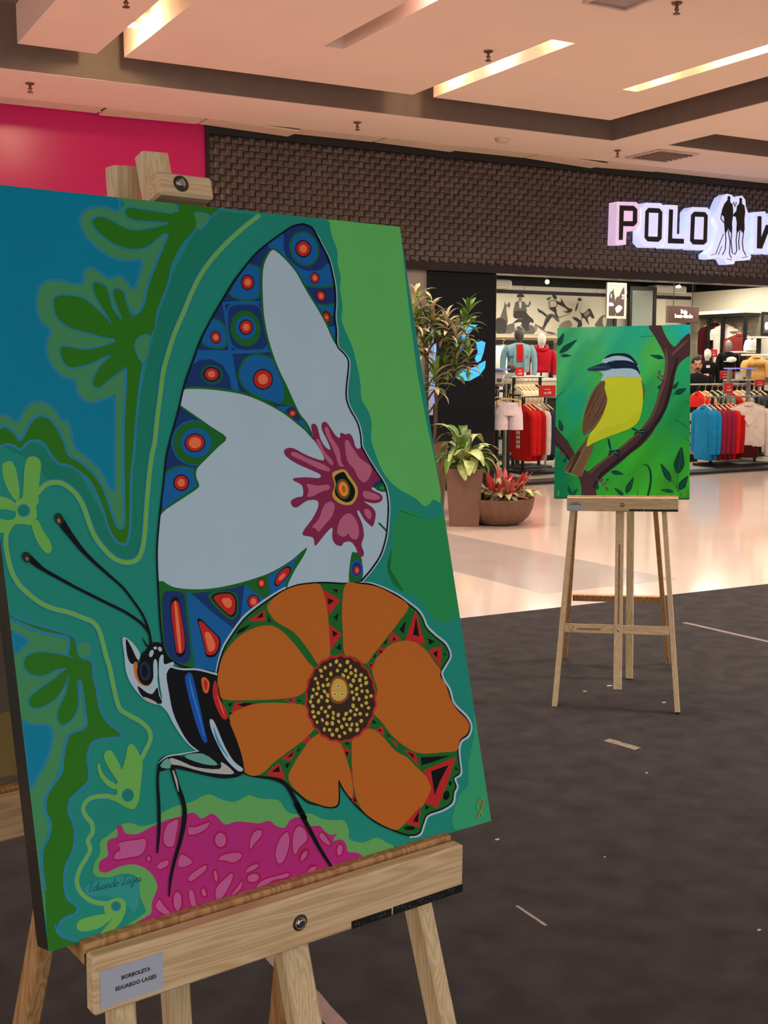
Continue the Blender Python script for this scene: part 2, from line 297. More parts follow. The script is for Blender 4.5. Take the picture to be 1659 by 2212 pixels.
ART1 = """
q T2 - 159,7941 706,7932 479,7760 206,7539 -42,7305 -218,7100 -364,6881 -486,6666 -646,6396 -757,6170 -860,5928 -938,5652 -1014,5379 -1081,5109 -1141,4949 -1221,4648 -1292,4334 -1347,4074 -1409,3887 -1486,3798 -1598,3782 -1719,3827 -1814,3921 -1918,4083 -1968,4241 -2001,4396 -2054,4536 -2145,4643 -2241,4699 -2361,4697 -2453,4911 -2916,5177 -2488,5182 -2017,4825 -1743,4190 -1587,4006 -1378,4868 -1240,5473 -923,6388 -612,7057 -198,7663
p LR - 1784,7933 1783,7774 1837,7552 1809,7392 1830,7213 1789,7054 1786,6807 1741,6627 1789,6450 1850,6274 1876,6052 1890,5830 1873,5587 1951,5432 1972,5255 1927,5080 1958,4882 2024,4660 2129,4502 2270,4384 2385,4322 2510,4253 2594,4168 2676,4151 2793,4231 2935,4322 2847,5972 2932,7881 2935,7980 1849,7980
p MR - 2202,4113 2344,4104 2478,4083 2604,3977 2774,3971 2935,3985 2934,3582 2934,3026 2935,2657 2848,2678 2748,2622 2601,2617 2449,2725 2367,2891 2250,3016 2066,3080 1924,3206 1884,3431 2079,3080 1937,3180 1886,3335 1921,3525 2039,3731 2114,3986 2218,4110
p LB - 2935,1382 2848,1076 2697,771 2645,517 2444,384 2315,23 2931,1 2935,604
p G - 159,7941 -198,7663 -367,7495 -547,7233 -612,7057 -696,6883 -830,6633 -923,6388 -1007,6202 -1107,5962 -1197,5653 -1283,5294 -1336,5045 -1421,4694 -1488,4259 -1532,4071 -1590,3980 -1692,4031 -1761,4191 -1792,4366 -1841,4541 -1894,4682 -1986,4789 -2115,4881 -2216,4902 -2291,4990 -2360,5128 -2457,5164 -2544,5133 -2619,5068 -2664,5103 -2743,5131 -2827,5108 -2926,5095 -2935,5083 -2935,5918 -2935,7979 -285,7980
s H 29 159,7941 -198,7663 -367,7495 -547,7233 -612,7057 -696,6883 -830,6633 -923,6388 -1007,6202 -1107,5962 -1197,5653 -1283,5294 -1336,5045 -1421,4694 -1488,4259 -1532,4071 -1590,3980 -1692,4031 -1761,4191 -1792,4366 -1841,4541 -1894,4682 -1986,4789 -2115,4881 -2216,4902 -2291,4990 -2360,5128 -2457,5164 -2544,5133 -2619,5068 -2664,5103 -2743,5131 -2827,5108 -2926,5095 -2935,5083
p M - -383,7957 -516,7733 -566,7594 -620,7494 -794,7179 -929,6908 -1006,6700 -1108,6585 -1175,6656 -1297,6523 -1409,6455 -1385,6284 -1454,6111 -1320,5996 -1366,5653 -1432,5297 -1512,4698 -1550,4350 -1579,4196 -1620,4164 -1667,4219 -1712,4430 -1759,4623 -1845,4783 -1971,4909 -2100,5000 -2122,5104 -2172,5259 -2244,5381 -2291,5417 -2374,5435 -2485,5352 -2547,5252 -2615,5170 -2648,5238 -2737,5323 -2804,5308 -2903,5293 -2935,5918 -2935,7979 -881,7980
s H 31 -383,7957 -516,7733 -566,7594 -620,7494 -794,7179 -929,6908 -1006,6700 -1108,6585 -1175,6656 -1297,6523 -1409,6455 -1385,6284 -1454,6111 -1320,5996 -1366,5653 -1432,5297 -1512,4698 -1550,4350 -1579,4196 -1620,4164 -1667,4219 -1712,4430 -1759,4623 -1845,4783 -1971,4909 -2100,5000 -2122,5104 -2172,5259 -2244,5381 -2291,5417 -2374,5435 -2485,5352 -2547,5252 -2615,5170 -2648,5238 -2737,5323 -2804,5308 -2903,5293
p B0 - -1133,7969 -1144,7818 -1283,7842 -1377,7846 -1532,7799 -1626,7708 -1640,7597 -1582,7474 -1478,7354 -1305,7247 -1137,7221 -951,7243 -991,7091 -1085,6900 -1145,6952 -1202,7023 -1267,7034 -1374,7004 -1443,7045 -1545,7115 -1620,7107 -1673,7049 -1697,6931 -1789,6917 -1929,6944 -2052,6946 -2165,6887 -2229,6787 -2258,6610 -2217,6455 -2130,6379 -2190,6246 -2207,6107 -2154,5968 -2063,5865 -1928,5813 -1923,5708 -1866,5603 -1762,5570 -1650,5601 -1517,5636 -1499,5565 -1589,4877 -1641,4582 -1701,4655 -1770,4815 -1894,4958 -2020,5083 -2040,5274 -2070,5378 -2123,5380 -2209,5519 -2338,5589 -2442,5572 -2536,5488 -2616,5371 -2692,5431 -2788,5449 -2886,5443 -2935,5461 -2933,6818 -2935,7979 -1987,7978
s H 31 -1133,7969 -1144,7818 -1283,7842 -1377,7846 -1532,7799 -1626,7708 -1640,7597 -1582,7474 -1478,7354 -1305,7247 -1137,7221 -951,7243 -991,7091 -1085,6900 -1145,6952 -1202,7023 -1267,7034 -1374,7004 -1443,7045 -1545,7115 -1620,7107 -1673,7049 -1697,6931 -1789,6917 -1929,6944 -2052,6946 -2165,6887 -2229,6787 -2258,6610 -2217,6455 -2130,6379 -2190,6246 -2207,6107 -2154,5968 -2063,5865 -1928,5813 -1923,5708 -1866,5603 -1762,5570 -1650,5601 -1517,5636 -1499,5565 -1589,4877 -1641,4582 -1701,4655 -1770,4815 -1894,4958 -2020,5083 -2040,5274 -2070,5378 -2123,5380 -2209,5519 -2338,5589 -2442,5572 -2536,5488 -2616,5371 -2692,5431 -2788,5449 -2886,5443 -2935,5461
p G - -1496,7646 -1450,7709 -1373,7727 -1247,7687 -1104,7615 -951,7600 -707,7659 -498,7715 -518,7579 -595,7601 -706,7526 -839,7420 -1002,7371 -1173,7386 -1334,7457 -1451,7558
s H 36 -1496,7646 -1450,7709 -1373,7727 -1247,7687 -1104,7615 -951,7600 -707,7659 -498,7715 -518,7579 -595,7601 -706,7526 -839,7420 -1002,7371 -1173,7386 -1334,7457 -1451,7558 -1496,7646
p G - -1489,7645 -1444,7707 -1368,7725 -1244,7685 -1103,7615 -952,7600 -712,7657 -507,7713 -526,7579 -602,7601 -711,7526 -842,7423 -1002,7374 -1170,7389 -1329,7459 -1445,7558
p G - -1076,7824 -1012,7868 -876,7862 -680,7852 -461,7834 -387,7783 -496,7734 -777,7729 -954,7722 -1047,7752
s H 36 -1076,7824 -1012,7868 -876,7862 -680,7852 -461,7834 -387,7783 -496,7734 -777,7729 -954,7722 -1047,7752 -1076,7824
p G - -1071,7824 -1009,7867 -875,7861 -682,7851 -466,7833 -393,7783 -500,7735 -777,7730 -951,7723 -1043,7752
p M - -188,7879 1,7877 -11,7797 -164,7686
s H 37 -188,7879 1,7877 -11,7797 -164,7686 -188,7879
p M - -186,7878 -1,7876 -12,7797 -163,7688
p G - -2053,6725 -1986,6772 -1842,6779 -1702,6750 -1570,6639 -1440,6500 -1345,6376 -1354,6303 -1538,6316 -1715,6365 -1889,6404 -2004,6480 -2062,6583
s H 33 -2053,6725 -1986,6772 -1842,6779 -1702,6750 -1570,6639 -1440,6500 -1345,6376 -1354,6303 -1538,6316 -1715,6365 -1889,6404 -2004,6480 -2062,6583 -2053,6725
p G - -2048,6722 -1982,6769 -1841,6776 -1702,6747 -1572,6638 -1445,6500 -1351,6378 -1360,6306 -1541,6319 -1715,6367 -1887,6406 -2000,6481 -2057,6583
p G - -1579,6928 -1530,6949 -1441,6918 -1400,6810 -1384,6647 -1290,6505 -1405,6483 -1466,6589 -1540,6731 -1581,6838
s H 33 -1579,6928 -1530,6949 -1441,6918 -1400,6810 -1384,6647 -1290,6505 -1405,6483 -1466,6589 -1540,6731 -1581,6838 -1579,6928
p G - -1577,6925 -1529,6946 -1442,6915 -1401,6809 -1385,6648 -1293,6508 -1406,6487 -1466,6591 -1539,6731 -1579,6836
p G - -1348,6849 -1295,6889 -1224,6856 -1210,6746 -1180,6619 -1137,6510 -1259,6451 -1297,6596 -1336,6722
s H 34 -1348,6849 -1295,6889 -1224,6856 -1210,6746 -1180,6619 -1137,6510 -1259,6451 -1297,6596 -1336,6722 -1348,6849
p G - -1346,6847 -1295,6886 -1225,6853 -1211,6745 -1181,6620 -1139,6513 -1259,6455 -1296,6597 -1335,6722
p G - -2054,6144 -2021,6198 -1899,6183 -1740,6168 -1552,6208 -1359,6267 -1378,6121 -1530,6101 -1685,6027 -1872,5972 -1979,5970 -2041,6040
s H 33 -2054,6144 -2021,6198 -1899,6183 -1740,6168 -1552,6208 -1359,6267 -1378,6121 -1530,6101 -1685,6027 -1872,5972 -1979,5970 -2041,6040 -2054,6144
p G - -2050,6144 -2018,6196 -1897,6182 -1740,6167 -1556,6207 -1365,6264 -1384,6121 -1533,6101 -1687,6028 -1871,5974 -1976,5973 -2037,6041
p G - -1726,5778 -1708,5849 -1619,5974 -1495,6083 -1378,6121 -1302,5996 -1447,5887 -1549,5814 -1649,5743 -1704,5743
s H 33 -1726,5778 -1708,5849 -1619,5974 -1495,6083 -1378,6121 -1302,5996 -1447,5887 -1549,5814 -1649,5743 -1704,5743 -1726,5778
p G - -1724,5780 -1706,5850 -1619,5973 -1496,6081 -1381,6118 -1305,5995 -1449,5887 -1549,5816 -1648,5745 -1702,5745
p G - -1448,6445 -1325,6522 -1149,6565 -1004,6644 -856,6725 -908,6426 -1025,6348 -1151,6272 -1187,6143 -1269,5960 -1337,6014 -1418,6103 -1490,6119 -1397,6266
p G - -513,7829 -267,7901 -188,7879 -192,7703 -385,7513 -544,7538 -545,7673
p M - -977,6350 -1007,6202 -1063,6072 -1107,6035 -1159,6144 -1153,6253 -1086,6328
s H 33 -977,6350 -1007,6202 -1063,6072 -1107,6035 -1159,6144 -1153,6253 -1086,6328 -977,6350
p M - -978,6347 -1008,6201 -1063,6074 -1106,6037 -1157,6144 -1152,6252 -1086,6326
q M - -2935,3309 -2728,3170 -2347,3024 -2344,2909 -2273,2799 -2217,2430 -2291,2117 -2484,2054 -2560,1844 -2706,1588 -2785,1479 -2767,1225 -2904,824 -2904,365 -2935,381 -2935,997 -2935,2072 -2935,2861
p G - -2922,3374 -2825,3311 -2671,3236 -2497,3166 -2306,3076 -2263,3013 -2250,2847 -2121,2779 -2125,2615 -2107,2478 -2099,2280 -2032,2121 -1901,1983 -1934,1939 -2037,1950 -2176,1950 -2249,1915 -2298,1795 -2298,1666 -2320,1558 -2440,1470 -2531,1410 -2563,1290 -2528,1172 -2527,1046 -2570,899 -2661,765 -2695,619 -2682,461 -2597,361 -2622,291 -2755,265 -2801,219 -2830,229 -2793,124 -2624,19 -2487,0 -2929,7 -2928,209 -2900,593 -2904,824 -2874,1002 -2797,1108 -2767,1225 -2801,1342 -2785,1479 -2706,1588 -2593,1708 -2560,1844 -2508,1994 -2448,2079 -2283,2115 -2271,2276 -2274,2520 -2304,2688 -2379,2765 -2381,2879 -2345,3040 -2440,3085 -2647,3160 -2800,3244 -2920,3322
s H 31 -2922,3374 -2825,3311 -2671,3236 -2497,3166 -2306,3076 -2263,3013 -2250,2847 -2121,2779 -2125,2615 -2107,2478 -2099,2280 -2032,2121 -1901,1983 -1934,1939 -2037,1950 -2176,1950 -2249,1915 -2298,1795 -2298,1666 -2320,1558 -2440,1470 -2531,1410 -2563,1290 -2528,1172 -2527,1046 -2570,899 -2661,765 -2695,619 -2682,461 -2597,361 -2622,291 -2755,265 -2801,219 -2830,229 -2793,124 -2624,19 -2487,0
s H 31 -2900,593 -2904,824 -2874,1002 -2797,1108 -2767,1225 -2801,1342 -2785,1479 -2706,1588 -2593,1708 -2560,1844 -2508,1994 -2448,2079 -2283,2115 -2271,2276 -2274,2520 -2304,2688 -2379,2765 -2381,2879 -2345,3040 -2440,3085 -2647,3160 -2800,3244 -2920,3322
p B0 - -2927,3195 -2844,3145 -2772,3071 -2844,3009 -2932,2973
s H 26 -2927,3195 -2844,3145 -2772,3071 -2844,3009 -2932,2973 -2927,3195
p B0 - -2935,2282 -2808,2222 -2681,2200 -2634,2112 -2677,1961 -2742,1831 -2855,1696 -2928,1618 -2935,1919
s H 26 -2935,2282 -2808,2222 -2681,2200 -2634,2112 -2677,1961 -2742,1831 -2855,1696 -2928,1618 -2935,1919 -2935,2282
p G - -2847,2849 -2806,2923 -2689,2948 -2544,2920 -2383,2865 -2323,2808 -2397,2753 -2533,2740 -2636,2707 -2764,2726 -2830,2783
s H 29 -2847,2849 -2806,2923 -2689,2948 -2544,2920 -2383,2865 -2323,2808 -2397,2753 -2533,2740 -2636,2707 -2764,2726 -2830,2783 -2847,2849
p G - -2843,2849 -2803,2922 -2688,2946 -2545,2918 -2387,2864 -2327,2808 -2401,2754 -2534,2741 -2636,2708 -2762,2727 -2827,2784
p G - -2845,2458 -2805,2523 -2666,2597 -2543,2659 -2381,2749 -2343,2645 -2434,2594 -2513,2493 -2604,2427 -2740,2385 -2819,2406
s H 29 -2845,2458 -2805,2523 -2666,2597 -2543,2659 -2381,2749 -2343,2645 -2434,2594 -2513,2493 -2604,2427 -2740,2385 -2819,2406 -2845,2458
p G - -2841,2459 -2802,2523 -2665,2596 -2544,2657 -2384,2745 -2347,2644 -2436,2593 -2515,2493 -2604,2428 -2738,2387 -2816,2408
p G - -2567,2260 -2529,2366 -2448,2482 -2393,2653 -2322,2675 -2317,2446 -2354,2289 -2450,2192 -2536,2175
s H 29 -2567,2260 -2529,2366 -2448,2482 -2393,2653 -2322,2675 -2317,2446 -2354,2289 -2450,2192 -2536,2175 -2567,2260
p G - -2565,2262 -2527,2367 -2447,2481 -2393,2649 -2324,2670 -2319,2445 -2355,2291 -2450,2195 -2534,2178
p G - -2435,2854 -2319,2838 -2243,2762 -2280,2603 -2378,2634 -2401,2719
p H - -2111,2894 -2145,2830 -2208,2811 -2264,2847 -2280,2917 -2247,2980 -2184,2999 -2128,2964
p M - -2125,2896 -2153,2841 -2206,2824 -2253,2855 -2267,2915 -2239,2969 -2186,2986 -2138,2956
s H 78 730,7940 479,7760 206,7539 -42,7305 -218,7100 -364,6881 -486,6666 -646,6396 -757,6170 -860,5928 -938,5652 -1014,5379 -1081,5109 -1141,4949 -1221,4648 -1292,4334 -1347,4074 -1409,3887 -1486,3798 -1598,3782 -1719,3827 -1814,3921 -1918,4083 -1968,4241 -2001,4396 -2054,4536 -2145,4643 -2241,4699 -2361,4697 -2452,4642 -2491,4594
s L 51 730,7940 479,7760 206,7539 -42,7305 -218,7100 -364,6881 -486,6666 -646,6396 -757,6170 -860,5928 -938,5652 -1014,5379 -1081,5109 -1141,4949 -1221,4648 -1292,4334 -1347,4074 -1409,3887 -1486,3798 -1598,3782 -1719,3827 -1814,3921 -1918,4083 -1968,4241 -2001,4396 -2054,4536 -2145,4643 -2241,4699 -2361,4697 -2452,4642 -2491,4594
s H 73 -2854,4238 -2885,4110 -2880,3947 -2857,3799 -2800,3664 -2714,3557 -2596,3447 -2472,3375 -2310,3316 -2165,3241 -2068,3188 -2010,3097 -1984,2960 -1967,2824 -1941,2685 -1928,2517 -1908,2331 -1878,2227 -1782,2145 -1668,2059 -1591,1962 -1586,1860 -1655,1756 -1721,1669
s L 48 -2854,4238 -2885,4110 -2880,3947 -2857,3799 -2800,3664 -2714,3557 -2596,3447 -2472,3375 -2310,3316 -2165,3241 -2068,3188 -2010,3097 -1984,2960 -1967,2824 -1941,2685 -1928,2517 -1908,2331 -1878,2227 -1782,2145 -1668,2059 -1591,1962 -1586,1860 -1655,1756 -1721,1669
s H 69 -2042,1323 -2148,1370 -2266,1386 -2352,1372 -2411,1305 -2396,1223 -2341,1131 -2344,1037 -2403,971 -2391,873 -2451,793 -2519,715 -2565,617 -2560,522 -2506,431 -2416,353 -2287,304 -2152,292
s L 45 -2042,1323 -2148,1370 -2266,1386 -2352,1372 -2411,1305 -2396,1223 -2341,1131 -2344,1037 -2403,971 -2391,873 -2451,793 -2519,715 -2565,617 -2560,522 -2506,431 -2416,353 -2287,304 -2152,292
p L - -2826,4909 -2780,4949 -2723,4947 -2691,4871 -2680,4754 -2679,4621 -2715,4524 -2785,4627 -2826,4761
p L - -2629,4702 -2601,4867 -2564,4966 -2511,4994 -2445,4978 -2417,4910 -2444,4776 -2481,4610 -2505,4478 -2650,4520 -2650,4586
p L - -2886,4591 -2794,4553 -2727,4492 -2727,4426 -2759,4428 -2838,4449 -2932,4471 -2935,4603
p L - -2595,4285 -2525,4313 -2487,4211 -2433,4107 -2409,4022 -2433,3966 -2484,3965 -2540,4049 -2578,4151
p L - -2752,4493 -2679,4555 -2562,4565 -2493,4578 -2526,4446 -2530,4347 -2597,4268 -2694,4283 -2776,4281 -2834,4204 -2898,4208 -2935,4221 -2935,4351 -2819,4333 -2749,4378
p H - -2592,4420 -2618,4373 -2669,4356 -2715,4379 -2730,4429 -2704,4477 -2653,4494 -2607,4471
p T2 - -2605,4421 -2626,4383 -2668,4369 -2705,4388 -2717,4428 -2696,4467 -2655,4481 -2617,4462
p L - -1893,1718 -1852,1826 -1804,1850 -1758,1792 -1719,1685 -1712,1601 -1752,1444 -1791,1288 -1839,1199 -1894,1179 -1976,1229 -2054,1294 -2118,1331 -2035,1371 -2033,1452 -1965,1568
p L - -2129,1779 -2088,1828 -2037,1819 -1995,1737 -1957,1632 -1942,1547 -1980,1457 -2038,1550 -2093,1658
p L - -2206,1713 -2181,1708 -2166,1624 -2109,1532 -2031,1467 -2029,1418 -2103,1449 -2177,1545 -2208,1632
p H - -1849,1316 -1876,1271 -1927,1261 -1973,1291 -1986,1344 -1960,1390 -1909,1400 -1863,1370
p T2 - -1861,1319 -1884,1280 -1926,1272 -1964,1297 -1974,1342 -1952,1380 -1910,1389 -1872,1364
p TL - -2500,509 -2390,550 -2221,548 -2052,526 -1911,440 -1928,284 -1995,142 -2089,246 -2245,366 -2429,413
p L - -2625,174 -2578,219 -2433,219 -2309,205 -2252,151 -2321,111 -2408,86 -2532,91 -2611,122
p L - -2319,287 -2250,328 -2144,324 -2087,266 -2100,170 -2177,72 -2292,5 -2423,0 -2371,46 -2278,119 -2252,151 -2310,196
p H - -2138,237 -2159,206 -2199,202 -2234,226 -2246,265 -2225,296 -2185,301 -2149,277
p T2 - -2151,241 -2166,217 -2197,213 -2225,232 -2233,262 -2218,286 -2187,290 -2159,271
p L2 - -1948,4 -1879,111 -1921,283 -1911,440 -1966,514 -2091,555 -2221,553 -2343,588 -2389,638 -2367,731 -2293,813 -2278,928 -2164,982 -2025,1051 -1896,1033 -1815,984 -1635,985 -1555,1071 -1389,1108 -1202,1110 -1005,1154 -849,1068 -687,1002 -506,1040 -372,977 -246,942 -120,896 -51,768 74,703 252,674 420,570 555,531 714,486 752,361 747,264 927,184 1127,197 1261,107 1346,21 849,16
p A - -1966,0 -1828,78 -1801,191 -1731,294 -1720,373 -1772,487 -1869,581 -1995,630 -2125,629 -2256,609 -2324,652 -2303,736 -2213,774 -2211,873 -2182,926 -2083,943 -2081,1043 -2027,1041 -1995,954 -1868,915 -1731,945 -1638,965 -1498,986 -1360,987 -1195,993 -1112,912 -989,938 -924,892 -842,789 -695,788 -528,741 -414,707 -283,706 -207,632 -102,590 -1,663 134,652 229,536 363,506 440,411 526,363 588,378 515,298 632,290 690,209 700,129 814,93 844,19 143,27
s AR 32 -2071,870 -1876,856 -1789,846 -1788,775 -1853,699 -1985,700 -2145,718 -2127,773 -2070,800 -2071,870
p AP - -2071,870 -1876,856 -1789,846 -1788,775 -1853,699 -1985,700 -2145,718 -2127,773 -2070,800
s AR 33 -1530,921 -1457,956 -1388,952 -1431,816 -1481,703 -1559,721 -1580,809 -1530,921
p AP - -1530,921 -1457,956 -1388,952 -1431,816 -1481,703 -1559,721 -1580,809
s AR 34 -1274,853 -1195,836 -1026,851 -1083,790 -1205,765 -1285,783 -1274,853
p AP - -1274,853 -1195,836 -1026,851 -1083,790 -1205,765 -1285,783
s AR 36 -560,533 -496,626 -407,627 -417,565 -515,501 -573,450 -560,533
p AP - -560,533 -496,626 -407,627 -417,565 -515,501 -573,450
s AR 36 -263,333 -189,469 -75,531 -71,398 -161,244 -242,220 -263,333
p AP - -263,333 -189,469 -75,531 -71,398 -161,244 -242,220
s AR 37 -34,302 -6,471 75,563 158,501 166,388 49,326 0,271 -34,302
p AP - -34,302 -6,471 75,563 158,501 166,388 49,326 0,271
s AR 35 -979,439 -890,471 -722,452 -692,403 -785,361 -899,410 -979,439
p AP - -979,439 -890,471 -722,452 -692,403 -785,361 -899,410
s AR 33 -1698,530 -1648,568 -1558,567 -1576,520 -1658,499 -1698,530
p AP - -1698,530 -1648,568 -1558,567 -1576,520 -1658,499
s AR 33 -1446,468 -1405,593 -1282,480 -1446,468
p AP - -1446,468 -1405,593 -1282,480
s AR 34 -1348,342 -1261,382 -1138,415 -1146,364 -1297,298 -1354,302 -1348,342
p AP - -1348,342 -1261,382 -1138,415 -1146,364 -1297,298 -1354,302
s AR 34 -1063,41 -1048,142 -929,217 -826,255 -865,159 -979,41 -1043,15 -1063,41
p AP - -1063,41 -1048,142 -929,217 -826,255 -865,159 -979,41 -1043,15
s AR 35 -672,217 -601,274 -501,271 -532,236 -672,217
p AP - -672,217 -601,274 -501,271 -532,236
s AR 35 -872,34 -775,105 -720,144 -756,68 -848,28 -872,34
p AP - -872,34 -775,105 -720,144 -756,68 -848,28
s AR 36 -563,36 -455,88 -277,87 -135,85 -154,46 -332,58 -412,35 -563,36
p AP - -563,36 -455,88 -277,87 -135,85 -154,46 -332,58 -412,35
s AR 37 120,34 169,88 246,69 213,33 120,34
p AP - 120,34 169,88 246,69 213,33
s AR 33 -1764,141 -1711,198 -1685,141 -1620,43 -1635,17 -1718,69 -1764,141
p AP - -1764,141 -1711,198 -1685,141 -1620,43 -1635,17 -1718,69
s AR 33 -1371,183 -1324,191 -1307,63 -1315,14 -1358,35 -1371,183
p AP - -1371,183 -1324,191 -1307,63 -1315,14 -1358,35
p AR - -829,616 -866,555 -933,542 -991,584 -1007,657 -971,717 -904,731 -845,689
p AP - -853,621 -880,573 -930,563 -972,595 -984,651 -957,699 -907,710 -864,678
p AR - 149,199 90,166 37,175 21,220 52,275 111,307 164,299 180,253
p AP - 129,215 87,188 53,191 47,220 72,259 114,285 148,283 154,254
p AR - -1734,628 -1750,600 -1779,594 -1805,613 -1812,646 -1796,674 -1767,680 -1741,661
p AP - -1756,633 -1763,617 -1776,613 -1788,623 -1790,641 -1783,657 -1770,661 -1759,651
p AR - -991,269 -1003,214 -1032,195 -1062,222 -1075,279 -1063,333 -1034,353 -1004,326
p AP - -1014,272 -1019,231 -1032,216 -1046,234 -1052,276 -1047,317 -1034,332 -1020,314
p AR - -488,140 -509,95 -575,78 -645,98 -680,144 -658,188 -593,206 -523,186
p AP - -512,141 -529,111 -578,99 -631,113 -656,143 -639,173 -590,185 -537,171
p AR - -1447,110 -1478,34 -1529,13 -1571,58 -1579,144 -1548,219 -1497,241 -1454,196
p AP - -1469,115 -1491,52 -1526,33 -1553,68 -1557,138 -1534,202 -1499,221 -1472,186
p AR - -1152,138 -1159,94 -1189,76 -1224,95 -1243,139 -1236,183 -1207,201 -1172,182
p AP - -1175,138 -1178,109 -1192,97 -1210,109 -1221,139 -1218,168 -1204,180 -1186,167
s AR 38 347,413 393,412 466,290 473,259 408,294 350,365 347,413
p AP - 347,413 393,412 466,290 473,259 408,294 350,365
s AR 37 45,188 90,253 149,268 129,216 66,174 45,188
p AP - 45,188 90,253 149,268 129,216 66,174
s AR 37 111,38 174,72 242,65 225,37 143,23 111,38
p AP - 111,38 174,72 242,65 225,37 143,23
p AR - 646,154 610,108 561,101 529,137 531,195 566,242 615,249 648,213
p AP - 624,162 599,126 568,118 549,144 553,187 577,224 609,231 628,206
s W 20,33,37 1510,7845 1569,7738 1624,7608 1698,7433 1720,7255 1728,7076 1706,6874 1658,6672 1653,6494 1626,6295 1716,6186 1766,6099 1743,5966 1682,5767 1651,5592 1689,5439 1766,5285 1787,5109 1777,4979 1841,4824 1941,4645 2023,4510 2058,4408 2057,4190 2004,3975 1943,3785 1825,3580 1666,3423 1516,3311 1430,3256
p N - 1350,7877 1483,7839 1542,7732 1598,7602 1671,7428 1693,7250 1701,7071 1679,6869 1631,6667 1626,6490 1600,6291 1690,6182 1739,6095 1716,5962 1655,5764 1624,5589 1662,5436 1739,5281 1760,5106 1750,4976 1814,4821 1914,4643 1996,4508 2031,4406 2030,4188 1978,3974 1916,3784 1799,3578 1640,3422 1491,3310 1404,3255 1084,3288 841,3302 553,3301 312,3265 66,3163 -177,3043 -374,2912 -524,2777 -620,2638 -703,2442 -823,2487 -963,2526 -1100,2574 -1212,2645 -1280,2729 -1305,2843 -1304,3064 -1285,3340 -1261,3618 -1228,3896 -1171,4156 -1104,4418 -1042,4645 -972,4923 -906,5096 -813,5308 -719,5523 -667,5662 -588,5841 -469,6063 -349,6287 -208,6495 -68,6686 101,6902 242,7077 437,7280 604,7441 767,7561 875,7635 1068,7760 1205,7838
p B - 791,7563 904,7659 1037,7724 1015,7558 1038,7428 1145,7326 1310,7260 1518,7284 1664,7382 1689,7227 1690,7082 1478,7048 1251,7058 1131,7237 1010,7404 902,7495 809,7521
p DG - 1543,7638 1525,7457 1386,7330 1211,7332 1101,7459 1119,7637 1254,7765 1430,7766
p B - 1518,7628 1502,7464 1380,7351 1225,7353 1126,7469 1141,7630 1260,7744 1417,7744
p K - 1429,7574 1396,7486 1309,7434 1220,7447 1182,7519 1215,7607 1301,7660 1390,7647
p R - 1412,7570 1383,7494 1308,7449 1232,7461 1199,7523 1227,7598 1301,7644 1378,7633
p S - 1363,7560 1347,7518 1307,7493 1265,7500 1247,7534 1262,7575 1303,7600 1345,7593
p K - 1490,7186 1470,7129 1419,7097 1367,7108 1344,7156 1364,7213 1414,7245 1467,7234
p R - 1479,7184 1463,7135 1419,7107 1374,7117 1354,7158 1371,7207 1415,7235 1460,7225
p S - 1451,7178 1442,7151 1418,7136 1393,7141 1383,7164 1392,7191 1416,7206 1440,7201
s DG 23 1252,7065 1478,7048 1689,7080
p B - 1376,6822 1514,6813 1670,6847 1638,6690 1470,6705 1439,6748
s DG 20 1365,6833 1515,6818 1670,6847
p K - 1543,6962 1536,6902 1490,6863 1434,6868 1400,6913 1408,6972 1453,7011 1509,7007
p R - 1533,6958 1527,6907 1488,6874 1440,6877 1410,6916 1417,6967 1455,7001 1504,6997
p S - 1505,6949 1502,6921 1480,6902 1454,6904 1438,6926 1442,6953 1463,6972 1489,6970
p DG - 1592,6680 1577,6607 1522,6565 1459,6577 1426,6637 1441,6709 1495,6752 1558,6740
p K - 1571,6674 1560,6616 1519,6582 1472,6593 1446,6642 1457,6701 1498,6735 1545,6724
p R - 1558,6671 1550,6624 1517,6597 1479,6606 1459,6645 1467,6692 1500,6719 1538,6711
p S - 1530,6664 1527,6643 1512,6632 1496,6635 1487,6653 1490,6673 1505,6685 1521,6681
q B - 1517,6531 1629,6552 1600,6291 1542,6377
q B - 462,7292 633,7250 590,7054 567,6904 510,6848 367,6830 230,6845 135,6903 292,7101
s DG 22 135,6903 135,6903 230,6845 367,6830 512,6858 567,6904
s DG 22 463,7296 553,7270 634,7254
p K - 516,7061 477,6989 405,6957 343,6982 326,7050 364,7121 436,7154 499,7129
p R - 502,7060 469,6999 407,6971 354,6992 339,7051 372,7112 434,7140 488,7119
p S - 465,7058 447,7024 413,7009 384,7021 376,7053 394,7086 428,7102 457,7090
s B 31 36,6773 293,6802 563,6808
s B 30,36,48,60,79 43,6774 50,6566 47,6173 46,5947 53,5690
p B - -128,6580 -22,6543 31,6441 20,6296 -47,6223 -182,6220 -319,6268 -236,6454
s DG 21 -128,6580 -22,6543 31,6441 20,6296 -47,6223 -182,6220 -319,6268
p K - -54,6375 -62,6316 -107,6277 -162,6282 -195,6326 -188,6384 -143,6423 -87,6419
p R - -64,6371 -70,6321 -109,6288 -157,6291 -186,6329 -179,6380 -140,6413 -93,6409
p S - -91,6362 -95,6334 -116,6316 -142,6318 -158,6339 -154,6366 -133,6384 -107,6383
p B - 65,6664 155,6769 384,6796 533,6775 576,6639 604,6411 595,6273 492,6192 263,6176 95,6217 42,6350
p N - 85,6651 169,6748 381,6772 519,6753 558,6627 584,6416 576,6289 481,6213 269,6198 114,6236 64,6359
p DG - 513,6510 456,6340 308,6248 157,6287 89,6431 144,6599 290,6693 444,6657
p B - 448,6508 409,6395 307,6333 202,6357 156,6454 194,6566 295,6629 400,6606
p K - 407,6491 368,6421 294,6391 229,6417 211,6484 250,6554 324,6584 389,6558
p R - 394,6490 359,6430 296,6404 240,6427 225,6485 258,6544 322,6571 378,6548
